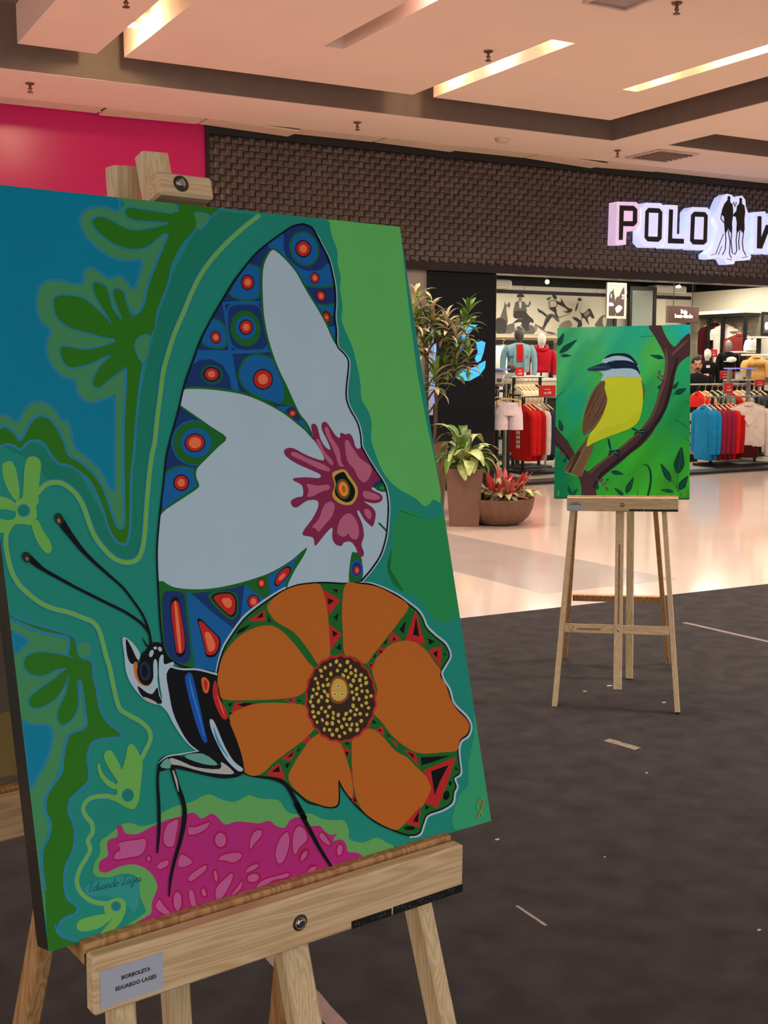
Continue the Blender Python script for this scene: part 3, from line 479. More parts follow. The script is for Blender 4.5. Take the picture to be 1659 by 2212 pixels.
p S - 355,6489 336,6456 302,6442 271,6454 263,6486 281,6519 316,6533 347,6521
s B 42 -399,6169 -167,6173 47,6173 289,6182 646,6206
q B - -387,6175 47,6173 36,6029 32,5704 -15,5721 -11,5864 -80,6007 -225,6082 -381,6068 -482,6006
p DG - -101,5870 -172,5795 -286,5777 -376,5828 -390,5916 -321,5991 -207,6010 -115,5960
p N - -122,5874 -183,5810 -280,5795 -357,5838 -369,5913 -310,5976 -213,5992 -135,5949
p K - -145,5883 -196,5828 -276,5815 -340,5851 -349,5915 -300,5970 -219,5984 -155,5948
p R - -159,5885 -203,5838 -272,5827 -327,5858 -335,5913 -292,5960 -223,5972 -168,5941
p S - -200,5892 -223,5866 -261,5860 -291,5877 -296,5907 -272,5933 -234,5939 -204,5922
q DG - 615,6163 691,6037 753,5826 853,5551 855,5488 657,5532 494,5554 490,5825
p DG - 111,5933 210,6091 371,6161 546,6141 686,6052 734,5870 728,5642 679,5529 528,5553 311,5621 176,5711 106,5822
p B - 135,5927 226,6073 375,6138 537,6119 667,6037 711,5868 706,5657 660,5552 521,5574 320,5638 194,5721 130,5824
p K - 583,5842 527,5750 421,5712 328,5750 301,5841 356,5932 462,5971 556,5934
p R - 569,5842 518,5759 423,5725 339,5759 315,5841 365,5923 460,5958 544,5925
p S - 512,5842 484,5796 431,5777 384,5796 371,5841 399,5887 451,5906 498,5888
q B - 568,5501 725,5510 844,5498 915,5339 1025,5188 939,5190 746,5342
p N - 718,5468 844,5498 907,5360 839,5319 710,5416
p K - 852,5414 829,5377 785,5362 747,5378 736,5415 759,5452 803,5467 841,5451
p R - 843,5414 824,5382 787,5370 754,5383 745,5415 764,5446 801,5459 834,5446
p S - 817,5414 808,5399 791,5393 775,5400 771,5415 780,5429 797,5435 813,5429
s DG 66 828,7490 898,7473 1006,7382 1131,7237 1206,7088 1281,6939 1379,6768 1473,6573 1542,6377 1592,6290
s DG 63 1025,5188 981,5295 901,5402 832,5572 766,5763 698,5931 636,6142 593,6395 582,6628 596,6820 626,7056 669,7252 739,7386 828,7490
s DG 61 -638,5711 -497,5721 -280,5711 -17,5680 182,5638 400,5554 640,5427 811,5298 939,5190 1021,5093
p B - -306,5076 -422,4886 -640,4815 -831,4901 -887,5093 -777,5281 -561,5357 -365,5273
p DG - -328,5077 -435,4901 -637,4834 -814,4914 -866,5093 -764,5267 -564,5337 -382,5259
q DG - -406,5309 -178,5133 -448,4872 -500,5112
p B - -374,5078 -451,4957 -598,4911 -729,4967 -768,5090 -694,5210 -548,5258 -414,5203
p K - -451,5098 -490,5016 -585,4975 -679,4998 -719,5071 -680,5152 -586,5194 -491,5172
p R - -465,5096 -500,5023 -585,4986 -670,5007 -705,5073 -671,5146 -586,5183 -501,5163
p S - -505,5092 -528,5044 -585,5019 -642,5033 -666,5077 -643,5125 -586,5150 -529,5137
q B - -1018,4740 -906,4802 -757,4816 -634,4781 -638,4683 -616,4584 -691,4540 -873,4443 -1110,4304 -1072,4531
s DG 22 -1018,4740 -906,4802 -757,4816 -634,4781
p K - -725,4623 -765,4556 -840,4532 -906,4564 -925,4633 -887,4700 -812,4725 -745,4693
p R - -739,4624 -773,4566 -838,4545 -895,4573 -911,4632 -878,4690 -814,4711 -756,4684
p S - -779,4626 -797,4594 -832,4583 -864,4598 -873,4630 -854,4662 -819,4673 -788,4659
s DG 57 -1118,4290 -876,4424 -671,4529 -603,4584 -627,4683 -602,4780 -467,4893 -294,5026 -167,5133 -346,5267 -542,5410 -707,5531
p W - -699,5543 -670,5642 -638,5711 -497,5721 -280,5711 -17,5680 182,5638 400,5554 640,5427 811,5298 939,5190 1021,5093 1386,4738 1603,4514 2036,4362 2013,4167 1970,3974 1908,3784 1791,3579 1632,3423 1483,3310 1405,3262 1084,3290 841,3306 553,3305 337,3273 397,3357 516,3507 659,3656 724,3753 619,3701 463,3613 214,3515 -23,3459 -341,3412 -646,3395 -896,3415 -1096,3461 -1253,3539 -1222,3896 -1168,4137 -1118,4290 -876,4424 -671,4529 -603,4584 -627,4683 -602,4780 -467,4893 -294,5026 -167,5133 -346,5267 -542,5410 -707,5531
p W - 828,7490 898,7473 1006,7382 1131,7237 1206,7088 1281,6939 1379,6768 1473,6573 1542,6377 1592,6290 1690,6182 1734,6095 1711,5962 1650,5764 1619,5589 1657,5436 1734,5282 1755,5106 1759,4954 1622,4621 1242,4638 1063,5048 1025,5188 981,5295 901,5402 832,5572 766,5763 698,5931 636,6142 593,6395 582,6628 596,6820 626,7056 669,7252 739,7386
p DG - -1253,3539 -1096,3461 -896,3415 -646,3395 -341,3412 -23,3459 214,3515 463,3613 619,3701 724,3753 659,3656 516,3507 397,3357 337,3273 66,3163 -177,3043 -374,2912 -524,2777 -620,2638 -703,2442 -963,2526 -1212,2645 -1305,2843 -1288,3248
p N - -1228,3390 -1143,3419 -1023,3397 -969,3344 -980,3119 -980,2837 -993,2671 -1054,2605 -1135,2616 -1226,2684 -1285,2840 -1265,3152
p K - -1136,3324 -1052,3334 -1036,3163 -1027,2937 -1043,2752 -1094,2684 -1161,2712 -1165,2898 -1166,3178
p R - -1131,3285 -1058,3293 -1043,3143 -1036,2944 -1050,2781 -1095,2722 -1154,2746 -1157,2910 -1158,3156
p S - -1106,3274 -1081,3277 -1077,3093 -1094,2759 -1122,2744 -1125,2912
q B - -941,3388 -883,3363 -645,3117 -416,2917 -524,2777 -620,2638 -702,2451 -961,2535 -959,2834
p K - -853,3066 -801,3060 -693,2933 -603,2826 -620,2714 -696,2629 -800,2644 -814,2759 -838,2951
p R - -839,3037 -794,3031 -700,2921 -622,2828 -636,2731 -703,2657 -793,2669 -805,2770 -826,2937
p S - -782,2906 -720,2898 -674,2778 -695,2705 -760,2695 -778,2792
q N - -883,3363 -608,3362 -325,3371 -189,3397 -316,3002 -416,2917 -645,3117
p DG - -682,3294 -587,3360 -354,3326 -302,3233 -340,3062 -423,3014 -521,3084
p K - -640,3289 -558,3338 -377,3319 -327,3216 -358,3084 -430,3044 -534,3143
p R - -615,3277 -545,3319 -389,3303 -346,3215 -373,3101 -434,3067 -524,3151
p S - -517,3256 -429,3266 -392,3223 -412,3158 -476,3165
q B - -200,3394 69,3182 -176,3053 -319,2983
p K - -30,3180 -63,3125 -123,3107 -175,3137 -189,3197 -157,3252 -97,3269 -45,3239
p R - -42,3181 -69,3134 -121,3119 -166,3144 -178,3196 -150,3243 -99,3258 -54,3232
p S - -73,3184 -88,3158 -116,3150 -140,3164 -147,3192 -132,3218 -104,3226 -79,3212
p K - 83,3383 60,3340 20,3326 -15,3348 -24,3394 -1,3436 39,3451 74,3428
p R - 76,3384 56,3347 21,3335 -9,3354 -16,3393 3,3429 38,3442 68,3423
p S - 55,3386 44,3366 25,3359 9,3369 4,3391 15,3411 34,3417 51,3407
q B - 137,3463 459,3593 592,3683 440,3474 316,3285 119,3207
p K - 207,3396 279,3489 382,3550 451,3543 440,3474 332,3384 242,3333 210,3346
p R - 222,3402 285,3482 373,3534 432,3529 423,3469 330,3391 253,3348 225,3359
p S - 333,3417 292,3398 265,3401 269,3424 300,3454 342,3473 369,3470 365,3447
p DG - 1354,3617 1420,3632 1492,3605 1486,3352 1393,3261 1257,3281
p B - 1499,3425 1457,3351 1384,3327 1323,3364 1308,3443 1349,3516 1422,3541 1484,3504
p N - 1472,3421 1441,3362 1387,3341 1342,3371 1332,3434 1363,3494 1417,3515 1463,3485
p R - 1442,3409 1423,3374 1390,3362 1363,3380 1357,3417 1376,3453 1409,3465 1436,3447
p S - 1422,3411 1413,3394 1397,3388 1385,3397 1382,3415 1391,3432 1406,3438 1419,3429
s DG 30 1841,3979 1945,3868
p F - 1037,5260 1101,5270 1129,5216 1144,5088 1201,4980 1270,4946 1240,5064 1187,5193 1197,5279 1255,5299 1298,5255 1377,5125 1435,5091 1459,5155 1531,5132 1597,5141 1638,5075 1657,4966 1705,4942 1761,4962 1838,4807 1938,4629 1975,4540 1888,4500 1807,4418 1939,4345 1954,4279 1893,4239 1787,4235 1662,4264 1778,4182 1814,4093 1748,3947 1698,3961 1622,4041 1564,4152 1535,4133 1585,3980 1584,3831 1527,3729 1547,3621 1512,3572 1454,3608 1432,3695 1369,3774 1268,3771 1223,3733 1141,3760 1106,3847 1127,3971 987,3877 874,3782 836,3775 827,3868 690,3910 725,3979 853,4094 962,4232 964,4316 819,4324 662,4251 595,4276 593,4338 683,4374 769,4389 778,4513 669,4581 686,4611 867,4613 1036,4595 1067,4635 954,4693 751,4785 621,4873 589,4937 626,4977 734,4978 913,4884 1147,4812 1119,4940 1046,5090
p DG - 1862,4432 1950,4475 2025,4461 2025,4373 1920,4385
p T - 2012,4422 1999,4409 1972,4405 1946,4412 1938,4426 1951,4439 1979,4443 2004,4436
p P - 689,4923 751,4931 907,4852 1115,4771 1216,4703 1198,4672 1055,4710 852,4812 706,4880
p P - 1079,5068 1128,5067 1169,4938 1271,4807 1275,4754 1227,4766 1137,4897
p P - 1230,5224 1280,5223 1310,5105 1398,4952 1406,4780 1435,4726 1361,4740 1333,4869 1301,4977 1239,5128
p P - 1500,5024 1557,5055 1615,4945 1708,4812 1836,4720 1846,4633 1732,4508 1636,4556 1582,4687 1499,4798
p P - 1672,4392 1762,4387 1909,4325 1901,4282 1795,4278 1671,4317
p P - 1643,4158 1709,4164 1749,4097 1712,4035 1655,4082
p P - 1194,3924 1253,4046 1355,4123 1443,4117 1512,4006 1515,3879 1463,3798 1378,3826 1350,3880 1293,3843 1210,3870
p P - 838,4002 950,4087 1051,4248 1158,4294 1211,4238 1152,4115 1009,4000 924,3933 882,3978
p P - 854,4530 995,4502 1157,4505 1173,4451 1056,4426 900,4372 828,4376 864,4446
p Y - 1242,4638 1325,4677 1440,4683 1512,4583 1591,4450 1573,4344 1478,4243 1350,4240 1234,4300 1199,4386 1254,4489
p K - 1274,4605 1410,4656 1461,4585 1549,4431 1501,4305 1393,4269 1277,4329 1240,4405 1275,4509
p DG - 1479,4450 1451,4355 1377,4310 1300,4342 1266,4431 1294,4525 1368,4571 1445,4540
p R - 1459,4449 1436,4369 1376,4331 1314,4358 1286,4433 1308,4512 1368,4550 1431,4524
p Y2 - 1446,4447 1428,4379 1380,4348 1331,4371 1309,4434 1326,4501 1374,4533 1423,4510
p O - 1410,4443 1402,4409 1381,4394 1359,4405 1349,4437 1357,4471 1378,4486 1400,4475
s K 19 1350,7877 1205,7838 1068,7760 875,7635 767,7561 604,7441 437,7280 242,7077 101,6902 -68,6686 -208,6495 -349,6287 -469,6063 -588,5841 -667,5662 -719,5523 -813,5308 -906,5096 -972,4923 -1042,4645 -1104,4418 -1171,4156 -1228,3896 -1261,3618 -1285,3340 -1304,3064 -1305,2843 -1280,2729 -1212,2645 -1100,2574 -963,2526 -823,2487 -703,2442
s K 23 1350,7877 1483,7839 1542,7732 1598,7602 1671,7428 1693,7250 1701,7071 1679,6869 1631,6667 1626,6490 1600,6291 1690,6182 1739,6095 1716,5962 1655,5764 1624,5589 1662,5436 1739,5281 1760,5106 1750,4976 1814,4821 1914,4643 1996,4508 2031,4406 2030,4188 1978,3974 1916,3784 1799,3578 1640,3422 1491,3310 1404,3255
s W 11,28,28,23 -726,2413 -656,2589 -567,2740 -432,2879 -275,3021 -98,3121 78,3204 255,3275 349,3306
s W 14,34,34,34,34,27 1410,3262 1591,3233 1791,3149 1989,3040 2140,2923 2263,2818 2326,2708 2362,2597 2477,2470 2624,2337 2671,2180 2578,2074 2487,1978 2506,1875 2570,1756 2596,1596 2661,1501 2784,1371 2833,1235 2763,1123 2640,1081 2578,988 2560,842 2545,680 2439,642 2457,534 2404,468 2345,346 2158,298 1938,283 1859,201 1766,87 1599,100
p DG - -709,2411 -640,2577 -552,2722 -419,2863 -261,3003 -85,3104 91,3186 269,3259 470,3311 668,3322 916,3307 1165,3271 1395,3252 1575,3219 1774,3133 1973,3024 2117,2908 2238,2805 2302,2698 2336,2582 2454,2455 2601,2324 2646,2183 2554,2084 2462,1986 2483,1872 2545,1751 2571,1591 2638,1491 2758,1360 2807,1240 2743,1140 2617,1096 2553,997 2538,846 2522,695 2412,652 2433,539 2379,484 2326,365 2147,317 1922,301 1837,214 1748,108 1589,122 1395,218 1161,363 986,525 860,674 743,861 699,962 682,793 638,681 516,686 380,745 246,803 145,904 44,1004 -15,1075 -97,1141 -272,1195 -402,1230 -526,1294 -522,1389 -569,1592 -596,1848 -649,1935 -700,2176
s K 21 -709,2411 -640,2577 -552,2722 -419,2863 -261,3003 -85,3104 91,3186 269,3259 470,3311 668,3322 916,3307 1165,3271 1395,3252 1575,3219 1774,3133 1973,3024 2117,2908 2238,2805 2302,2698 2336,2582 2454,2455 2601,2324 2646,2183 2554,2084 2462,1986 2483,1872 2545,1751 2571,1591 2638,1491 2758,1360 2807,1240 2743,1140 2617,1096 2553,997 2538,846 2522,695 2412,652 2433,539 2379,484 2326,365 2147,317 1922,301 1837,214 1748,108 1589,122 1395,218 1161,363 986,525 860,674 743,861 699,962 682,793 638,681 516,686 380,745 246,803 145,904 44,1004 -15,1075 -97,1141 -272,1195 -402,1230 -526,1294 -522,1389 -569,1592 -596,1848 -649,1935 -700,2176 -709,2411
p O - -704,2371 -616,2593 -459,2749 -286,2846 -71,2896 112,2873 259,2757 397,2575 513,2394 583,2302 510,2230 466,2114 357,2039 210,2022 -22,2039 -359,2083 -662,2141 -700,2254
p O - 62,3118 242,3241 470,3306 692,3313 826,3295 866,3164 883,2972 866,2722 829,2433 735,2394 652,2344 537,2536 380,2762 165,2912 97,3001
p O - 1201,3261 1419,3239 1674,3176 1921,3040 2113,2886 1912,2700 1691,2531 1473,2366 1323,2259 1185,2363 1040,2415 1057,2655 1099,2969
p O - 1406,2140 1454,2262 1611,2390 1784,2454 1977,2462 2136,2419 2282,2300 2390,2130 2469,2018 2445,1944 2516,1822 2552,1639 2636,1481 2756,1349 2799,1241 2731,1153 2603,1098 2535,978 2310,998 2063,1027 1880,1078 1711,1195 1553,1351 1429,1542 1333,1664 1384,1804 1445,1921
p O - 1001,1469 1159,1494 1308,1457 1442,1328 1570,1157 1736,1041 1848,913 2006,732 2035,598 1893,435 1683,332 1506,246 1397,228 1163,373 987,535 916,703 902,911 931,1214
p O - 25,1106 107,1249 248,1382 413,1513 591,1552 647,1450 788,1404 837,1252 878,1059 888,832 843,718 745,871 700,972 670,795 627,693 517,692 337,774 167,899
p O - -617,1930 -483,2005 -254,2026 17,1993 337,1921 419,1836 494,1701 480,1622 267,1499 64,1416 -135,1335 -261,1261 -401,1234 -525,1303 -527,1429 -574,1631
q R - 864,3228 1092,3076 897,2907
q R - 880,2804 1044,2657 846,2494
q R - -221,2968 16,3082 19,2950
q R - 2212,2819 1979,2472 2280,2367
q R - 1786,2606 1705,2464 1926,2479
q R - 1566,2440 1667,2404 1517,2317
q R - 1361,2253 1467,2260 1397,2163
q R - 2309,2296 2543,2321 2475,2051
q R - 113,2007 257,2014 257,1944
q R - -599,1975 -515,2088 -276,2030 -438,2007
q R - 267,1499 372,1550 402,1515 333,1466
q R - -39,1356 185,1433 94,1311
q R - -242,1238 -68,1322 -9,1113 -225,1205
q R - 805,1360 929,1276 875,1183
q R - 878,1059 903,1054 890,811 886,934
q R - 881,792 914,622 840,699
q R - 1321,1455 1443,1476 1448,1359
q R - 1519,1314 1637,1230 1603,1193
q R - 1702,1143 1878,1068 1899,893
q R - 2506,907 1957,838 2048,595 1910,453 2082,342 2286,590
q R - 1837,426 1565,274 1762,178
q K - 908,3117 1002,3075 907,3037
q K - 917,2726 984,2675 907,2643
q K - 990,3225 1076,3206 1056,3165
q K - 1040,2922 998,2832 956,2879
q K - 1001,2557 1000,2473 929,2504
q K - -102,2994 -11,3055 -14,2994
q K - 53,3017 84,2921 47,2936
q K - -400,2841 -346,2894 -181,2933 -306,2859
q K - 2201,2732 2205,2487 2113,2521
q K - 2037,2707 1967,2551 1909,2613
q K - 1800,2539 1832,2491 1789,2480
q K - 1702,2519 1677,2457 1639,2473
q K - 1559,2397 1608,2374 1556,2351
q K - 1486,2364 1492,2321 1451,2316
q K - 1386,2250 1424,2240 1387,2207
q K - 2339,2448 2441,2390 2349,2357
q K - 2384,2242 2462,2276 2443,2178
q K - 2570,2239 2592,2202 2559,2184
q K - 159,2000 219,2000 216,1981
q K - -498,2056 -407,2061 -276,2034 -436,2021
q K - -615,2085 -549,2084 -599,2043
q K - -619,1988 -565,1979 -612,1958
q K - 300,1987 344,1960 300,1957
q K - 43,1360 146,1411 113,1357
q K - -185,1236 -74,1284 -73,1215
q K - 8,1288 79,1294 21,1226
q K - 180,1404 246,1442 215,1398
q K - 842,1282 901,1260 866,1205
q K - 861,1391 931,1358 891,1345
q K - 885,740 909,664 862,684
q K - 1361,1459 1410,1440 1392,1411
q K - 1318,1582 1359,1522 1296,1533
q K - 1748,1103 1836,1065 1851,998
q K - 1479,1385 1536,1333 1497,1340
q K - 1947,1001 2412,936 2096,908 1943,906
q K - 2361,825 2075,805 2072,504 2186,653
q K - 2469,793 2502,743 2453,742
q K - 1904,422 1965,377 1906,358
q K - 1799,371 1684,269 1760,238
p K - 2367,595 2356,576 2339,571 2325,582 2323,604 2333,624 2351,629 2364,617
p K - 2301,447 2266,416 2225,414 2202,443 2211,486 2246,517 2287,518 2310,489
p K - 1700,181 1673,170 1613,176 1556,196 1535,218 1563,230 1622,224 1679,204
p R - 1401,1822 1402,1744 1352,1682 1331,1606 1272,1556 1229,1491 1152,1469 1094,1419 1018,1414 950,1379 876,1398 802,1384 736,1418 664,1433 609,1481 543,1514 511,1582 452,1628 438,1702 398,1764 403,1838 379,1910 405,1981 409,2055 447,2118 466,2192 528,2237 568,2301 636,2333 690,2389 765,2400 835,2431 909,2421 985,2434 1052,2396 1126,2385 1185,2338 1255,2307 1292,2239 1349,2188 1368,2114 1411,2049 1404,1971 1425,1896
p BR - 1372,1827 1375,1751 1329,1692 1304,1622 1246,1577 1207,1514 1138,1490 1083,1443 1012,1433 946,1408 877,1418 807,1410 743,1440 674,1451 624,1501 561,1531 528,1595 475,1640 461,1711 423,1769 428,1841 409,1909 435,1976 434,2047 468,2109 494,2175 545,2224 584,2285 648,2315 703,2362 773,2372 839,2399 909,2388 980,2402 1043,2370 1114,2361 1166,2313 1235,2287 1269,2221 1330,2179 1345,2105 1383,2042 1380,1968 1396,1897
p YS - 1312,2015 1290,2005 1268,2010 1260,2027 1270,2047 1292,2056 1314,2051 1322,2034
p YS - 925,2233 913,2220 895,2218 881,2228 879,2244 890,2258 908,2260 922,2250
p YS - 1185,2203 1180,2183 1166,2174 1149,2182 1140,2201 1145,2220 1159,2229 1176,2222
p YS - 757,2297 751,2280 734,2273 717,2281 710,2298 717,2314 734,2321 750,2314
p YS - 752,2146 737,2138 721,2141 715,2153 721,2167 736,2176 751,2173 758,2161
p YS - 697,2028 702,2007 693,1995 675,1997 659,2013 654,2033 663,2045 681,2043
p YS - 989,1526 990,1505 976,1493 955,1496 940,1513 939,1533 953,1545 973,1542
p YS - 1086,2309 1069,2295 1047,2295 1034,2310 1037,2330 1055,2344 1076,2344 1089,2329
p YS - 1157,1662 1137,1657 1118,1665 1111,1682 1120,1697 1140,1702 1159,1693 1166,1677
p YS - 596,1914 580,1899 561,1898 552,1912 557,1932 573,1947 591,1947 601,1934
p YS - 923,1656 915,1640 897,1635 881,1643 874,1660 882,1675 899,1680 916,1672
p YS - 1253,1643 1238,1633 1220,1634 1210,1646 1213,1663 1227,1673 1245,1672 1256,1659
p YS - 730,1814 710,1808 692,1814 687,1830 698,1845 718,1852 736,1845 741,1830
p YS - 798,1542 785,1526 766,1523 751,1535 749,1554 761,1570 781,1573 796,1561
p YS - 1234,1940 1226,1925 1210,1921 1195,1929 1190,1945 1198,1959 1215,1964 1230,1956
p YS - 1079,1790 1073,1770 1056,1761 1037,1770 1028,1790 1034,1810 1052,1819 1070,1811
p YS - 548,2063 539,2049 524,2045 511,2054 508,2070 517,2084 532,2088 545,2079
p YS - 995,1632 974,1623 956,1628 951,1643 962,1660 983,1668 1001,1664 1006,1649
p YS - 836,2320 829,2304 814,2298 799,2305 793,2322 799,2338 815,2344 830,2337
p YS - 778,1752 774,1732 760,1724 746,1732 739,1752 743,1771 756,1779 771,1771
p YS - 1136,2088 1131,2068 1114,2059 1095,2066 1085,2086 1090,2106 1107,2115 1126,2108
p YS - 748,1636 744,1616 728,1607 709,1614 699,1633 703,1653 719,1662 738,1655
p YS - 1252,2121 1233,2114 1214,2121 1206,2137 1214,2152 1233,2159 1253,2153 1260,2137
p YS - 1086,2043 1091,2023 1080,2009 1060,2010 1043,2025 1038,2045 1048,2059 1068,2058
p YS - 1310,1934 1311,1914 1300,1903 1282,1907 1268,1924 1266,1943 1277,1955 1296,1951
p YS - 621,1579 610,1563 594,1559 582,1570 581,1589 591,1606 608,1610 620,1599
p YS - 720,1912 718,1895 703,1885 685,1889 673,1903 675,1920 689,1930 708,1926
p YS - 875,1570 867,1552 849,1545 831,1554 824,1574 832,1592 850,1599 868,1590
p YS - 1098,1870 1088,1852 1071,1847 1057,1857 1053,1876 1063,1894 1080,1900 1094,1889
p YS - 619,2132 614,2114 600,2107 585,2115 579,2133 585,2151 599,2158 613,2150
p YS - 621,1826 607,1814 590,1814 580,1827 584,1844 599,1856 616,1856 625,1844
p YS - 898,1501 902,1484 891,1472 873,1473 858,1485 854,1503 865,1514 883,1514
p YS - 1092,1563 1087,1546 1072,1538 1055,1545 1047,1562 1051,1579 1066,1587 1083,1580
p YS - 1199,1776 1198,1759 1185,1750 1169,1754 1157,1769 1158,1785 1171,1795 1187,1791
p YS - 1175,1851 1166,1835 1150,1830 1136,1839 1132,1857 1141,1873 1157,1878 1171,1869
p YS - 727,1505 723,1487 706,1479 687,1485 677,1502 681,1520 697,1528 716,1522
p YS - 509,1887 513,1870 502,1857 484,1857 468,1869 465,1886 475,1898 494,1899
p YS - 1297,1727 1289,1713 1271,1708 1254,1715 1247,1731 1255,1745 1273,1750 1290,1743
p YS - 825,2212 818,2192 802,2185 786,2193 779,2214 786,2233 802,2241 818,2232
p YS - 515,1978 498,1965 480,1964 471,1978 477,1997 493,2011 511,2012 520,1998
p YS - 1161,1967 1141,1957 1120,1961 1112,1977 1120,1995 1141,2005 1161,2001 1170,1985
p YS - 1162,1581 1144,1570 1124,1572 1112,1587 1116,1605 1133,1616 1154,1614 1166,1600
p YS - 1014,1563 998,1551 981,1551 972,1564 977,1582 993,1595 1010,1595 1019,1582
p YS - 1033,1729 1022,1716 1002,1714 985,1724 982,1740 993,1753 1013,1755 1029,1745
p YS - 1117,2186 1116,2167 1101,2156 1080,2159 1067,2174 1068,2193 1083,2204 1103,2201
p YS - 673,1651 672,1632 657,1621 637,1626 623,1642 625,1662 640,1672 660,1668
p YS - 511,1742 497,1732 477,1733 464,1746 465,1763 479,1773 499,1772 512,1759
p YS - 534,1684 528,1669 515,1664 501,1670 495,1685 500,1699 514,1705 527,1698
p YS - 577,1796 577,1779 564,1768 543,1768 529,1780 528,1797 542,1809 562,1808
p YS - 1273,1778 1255,1769 1234,1774 1222,1789 1226,1806 1244,1815 1265,1810 1277,1795
p YS - 687,2212 688,2196 678,2185 661,2186 648,2198 647,2214 657,2224 674,2223
p YS - 973,2304 975,2286 962,2274 942,2274 926,2287 925,2304 937,2317 957,2317
p YS - 1230,2073 1219,2056 1199,2051 1182,2062 1178,2082 1190,2099 1210,2103 1226,2093
p YS - 1041,2208 1022,2199 1003,2204 995,2219 1002,2236 1020,2244 1040,2240 1048,2225
p YS - 612,1700 612,1683 600,1674 584,1678 574,1693 574,1710 586,1719 602,1715
p YS - 647,1970 647,1953 635,1942 616,1945 603,1959 603,1976 616,1987 635,1984
p YS - 1083,1668 1066,1660 1047,1664 1036,1678 1040,1694 1057,1702 1076,1698 1087,1684
p YS - 835,1647 839,1628 830,1616 813,1619 798,1633 794,1652 803,1664 820,1661
p YS - 1116,2248 1102,2233 1084,2231 1074,2243 1078,2263 1092,2278 1110,2280 1120,2268
p YS - 847,1709 832,1695 812,1695 800,1708 802,1727 818,1741 837,1741 850,1728
p YS - 955,1699 934,1688 915,1692 907,1707 916,1726 936,1736 956,1733 964,1717
p YS - 1092,1952 1085,1935 1068,1929 1051,1937 1044,1953 1051,1969 1068,1976 1085,1968
p YS - 928,2337 911,2323 891,2323 880,2337 884,2357 901,2371 921,2372 932,2358
p YS - 694,1721 681,1708 663,1707 651,1719 652,1737 665,1750 683,1750 695,1738
p YS - 1354,1847 1335,1842 1316,1850 1308,1866 1316,1881 1335,1886 1355,1879 1362,1863
p YS - 693,2094 688,2077 672,2070 655,2076 647,2093 652,2110 668,2118 685,2111
p YS - 1232,2008 1222,1993 1206,1990 1193,1999 1191,2016 1201,2030 1217,2034 1230,2025
p YS - 1286,1860 1279,1843 1261,1837 1244,1844 1237,1861 1244,1878 1261,1884 1278,1876
p YS - 623,2072 615,2054 599,2047 582,2056 576,2075 584,2092 601,2099 617,2090
p YS - 1316,2100 1317,2083 1303,2071 1283,2072 1269,2084 1268,2100 1282,2112 1302,2112
p YS - 996,2180 1002,2160 993,2146 974,2147 956,2162 950,2182 959,2196 978,2195
p YS - 1064,2132 1053,2118 1035,2114 1021,2124 1019,2142 1030,2157 1047,2160 1062,2150
p YS - 687,2282 693,2262 684,2248 665,2248 647,2262 641,2282 650,2296 669,2296
p YS - 695,1575 698,1558 687,1546 668,1545 652,1557 649,1573 660,1586 679,1587
p YS - 501,1801 485,1791 466,1794 454,1807 457,1824 472,1833 491,1831 503,1817
p YS - 1084,1484 1063,1473 1042,1478 1034,1494 1043,1513 1065,1523 1085,1519 1093,1502
p YS - 819,1470 817,1452 805,1444 789,1449 778,1464 780,1482 792,1490 808,1485
p YS - 602,2191 597,2176 580,2169 563,2174 554,2188 559,2203 576,2210 593,2205
p YS - 766,1696 763,1678 750,1670 733,1676 724,1693 726,1711 740,1719 756,1713
p YS - 943,1591 946,1574 936,1562 918,1564 904,1578 901,1595 911,1607 928,1605
p YS - 743,1974 743,1953 729,1941 708,1944 693,1962 693,1982 708,1995 728,1991
p YS - 1117,1746 1120,1729 1109,1716 1090,1716 1073,1728 1070,1746 1081,1758 1101,1758
p YS - 1175,2135 1164,2119 1146,2114 1131,2125 1128,2143 1139,2160 1157,2164 1172,2154
p YS - 591,2009 583,1995 564,1990 546,1997 539,2013 547,2027 566,2032 584,2025
p YS - 673,1781 663,1768 644,1765 629,1775 626,1791 637,1805 655,1807 670,1797
p YS - 487,1930 478,1915 461,1910 448,1920 444,1938 454,1954 470,1958 484,1948
p YS - 761,2081 743,2069 723,2071 714,2085 721,2104 739,2116 759,2114 768,2100
p YS - 1152,1912 1142,1897 1125,1893 1109,1902 1105,1919 1115,1934 1132,1938 1148,1929
p DG - 793,2137 883,2181 999,2129 1036,1985 983,1878 865,1840 751,1893 735,2009
p R - 801,2125 883,2165 988,2118 1021,1987 974,1890 867,1855 762,1903 748,2009
p Y3 - 812,2109 882,2143 973,2102 1001,1990 961,1906 869,1876 779,1918 766,2008
p PW - 906,2053 894,2036 872,2031 853,2042 847,2062 859,2079 881,2084 901,2073
p BR - 886,2056 882,2049 875,2047 868,2051 867,2059 871,2066 878,2068 885,2064
p PW - 845,1963 833,1945 811,1941 792,1952 787,1972 798,1989 820,1993 840,1982
p BR - 826,1966 821,1959 814,1957 808,1961 806,1969 810,1975 818,1977 824,1973
p PW - 951,1946 939,1929 916,1924 897,1935 892,1955 903,1972 926,1977 945,1966
p BR - 931,1949 927,1942 919,1940 913,1945 911,1952 915,1959 923,1961 929,1957
p W - -1444,2223 -1366,2126 -1296,1961 -1207,1792 -1111,1673 -1041,1626 -1138,1746 -1225,1932 -1290,2130 -1306,2286 -1307,2543 -1373,2467 -1401,2267
p K - -1307,2543 -1206,2588 -1042,2539 -873,2506 -700,2419 -763,2323 -750,2146 -646,1919 -578,1714 -531,1496 -523,1354 -563,1292 -673,1349 -773,1472 -855,1445 -1030,1572 -1041,1626 -1156,1749 -1243,1935 -1293,2113 -1306,2286
s W 11,21,21,21 -1328,2657 -1261,2601 -1118,2546 -930,2516 -699,2426
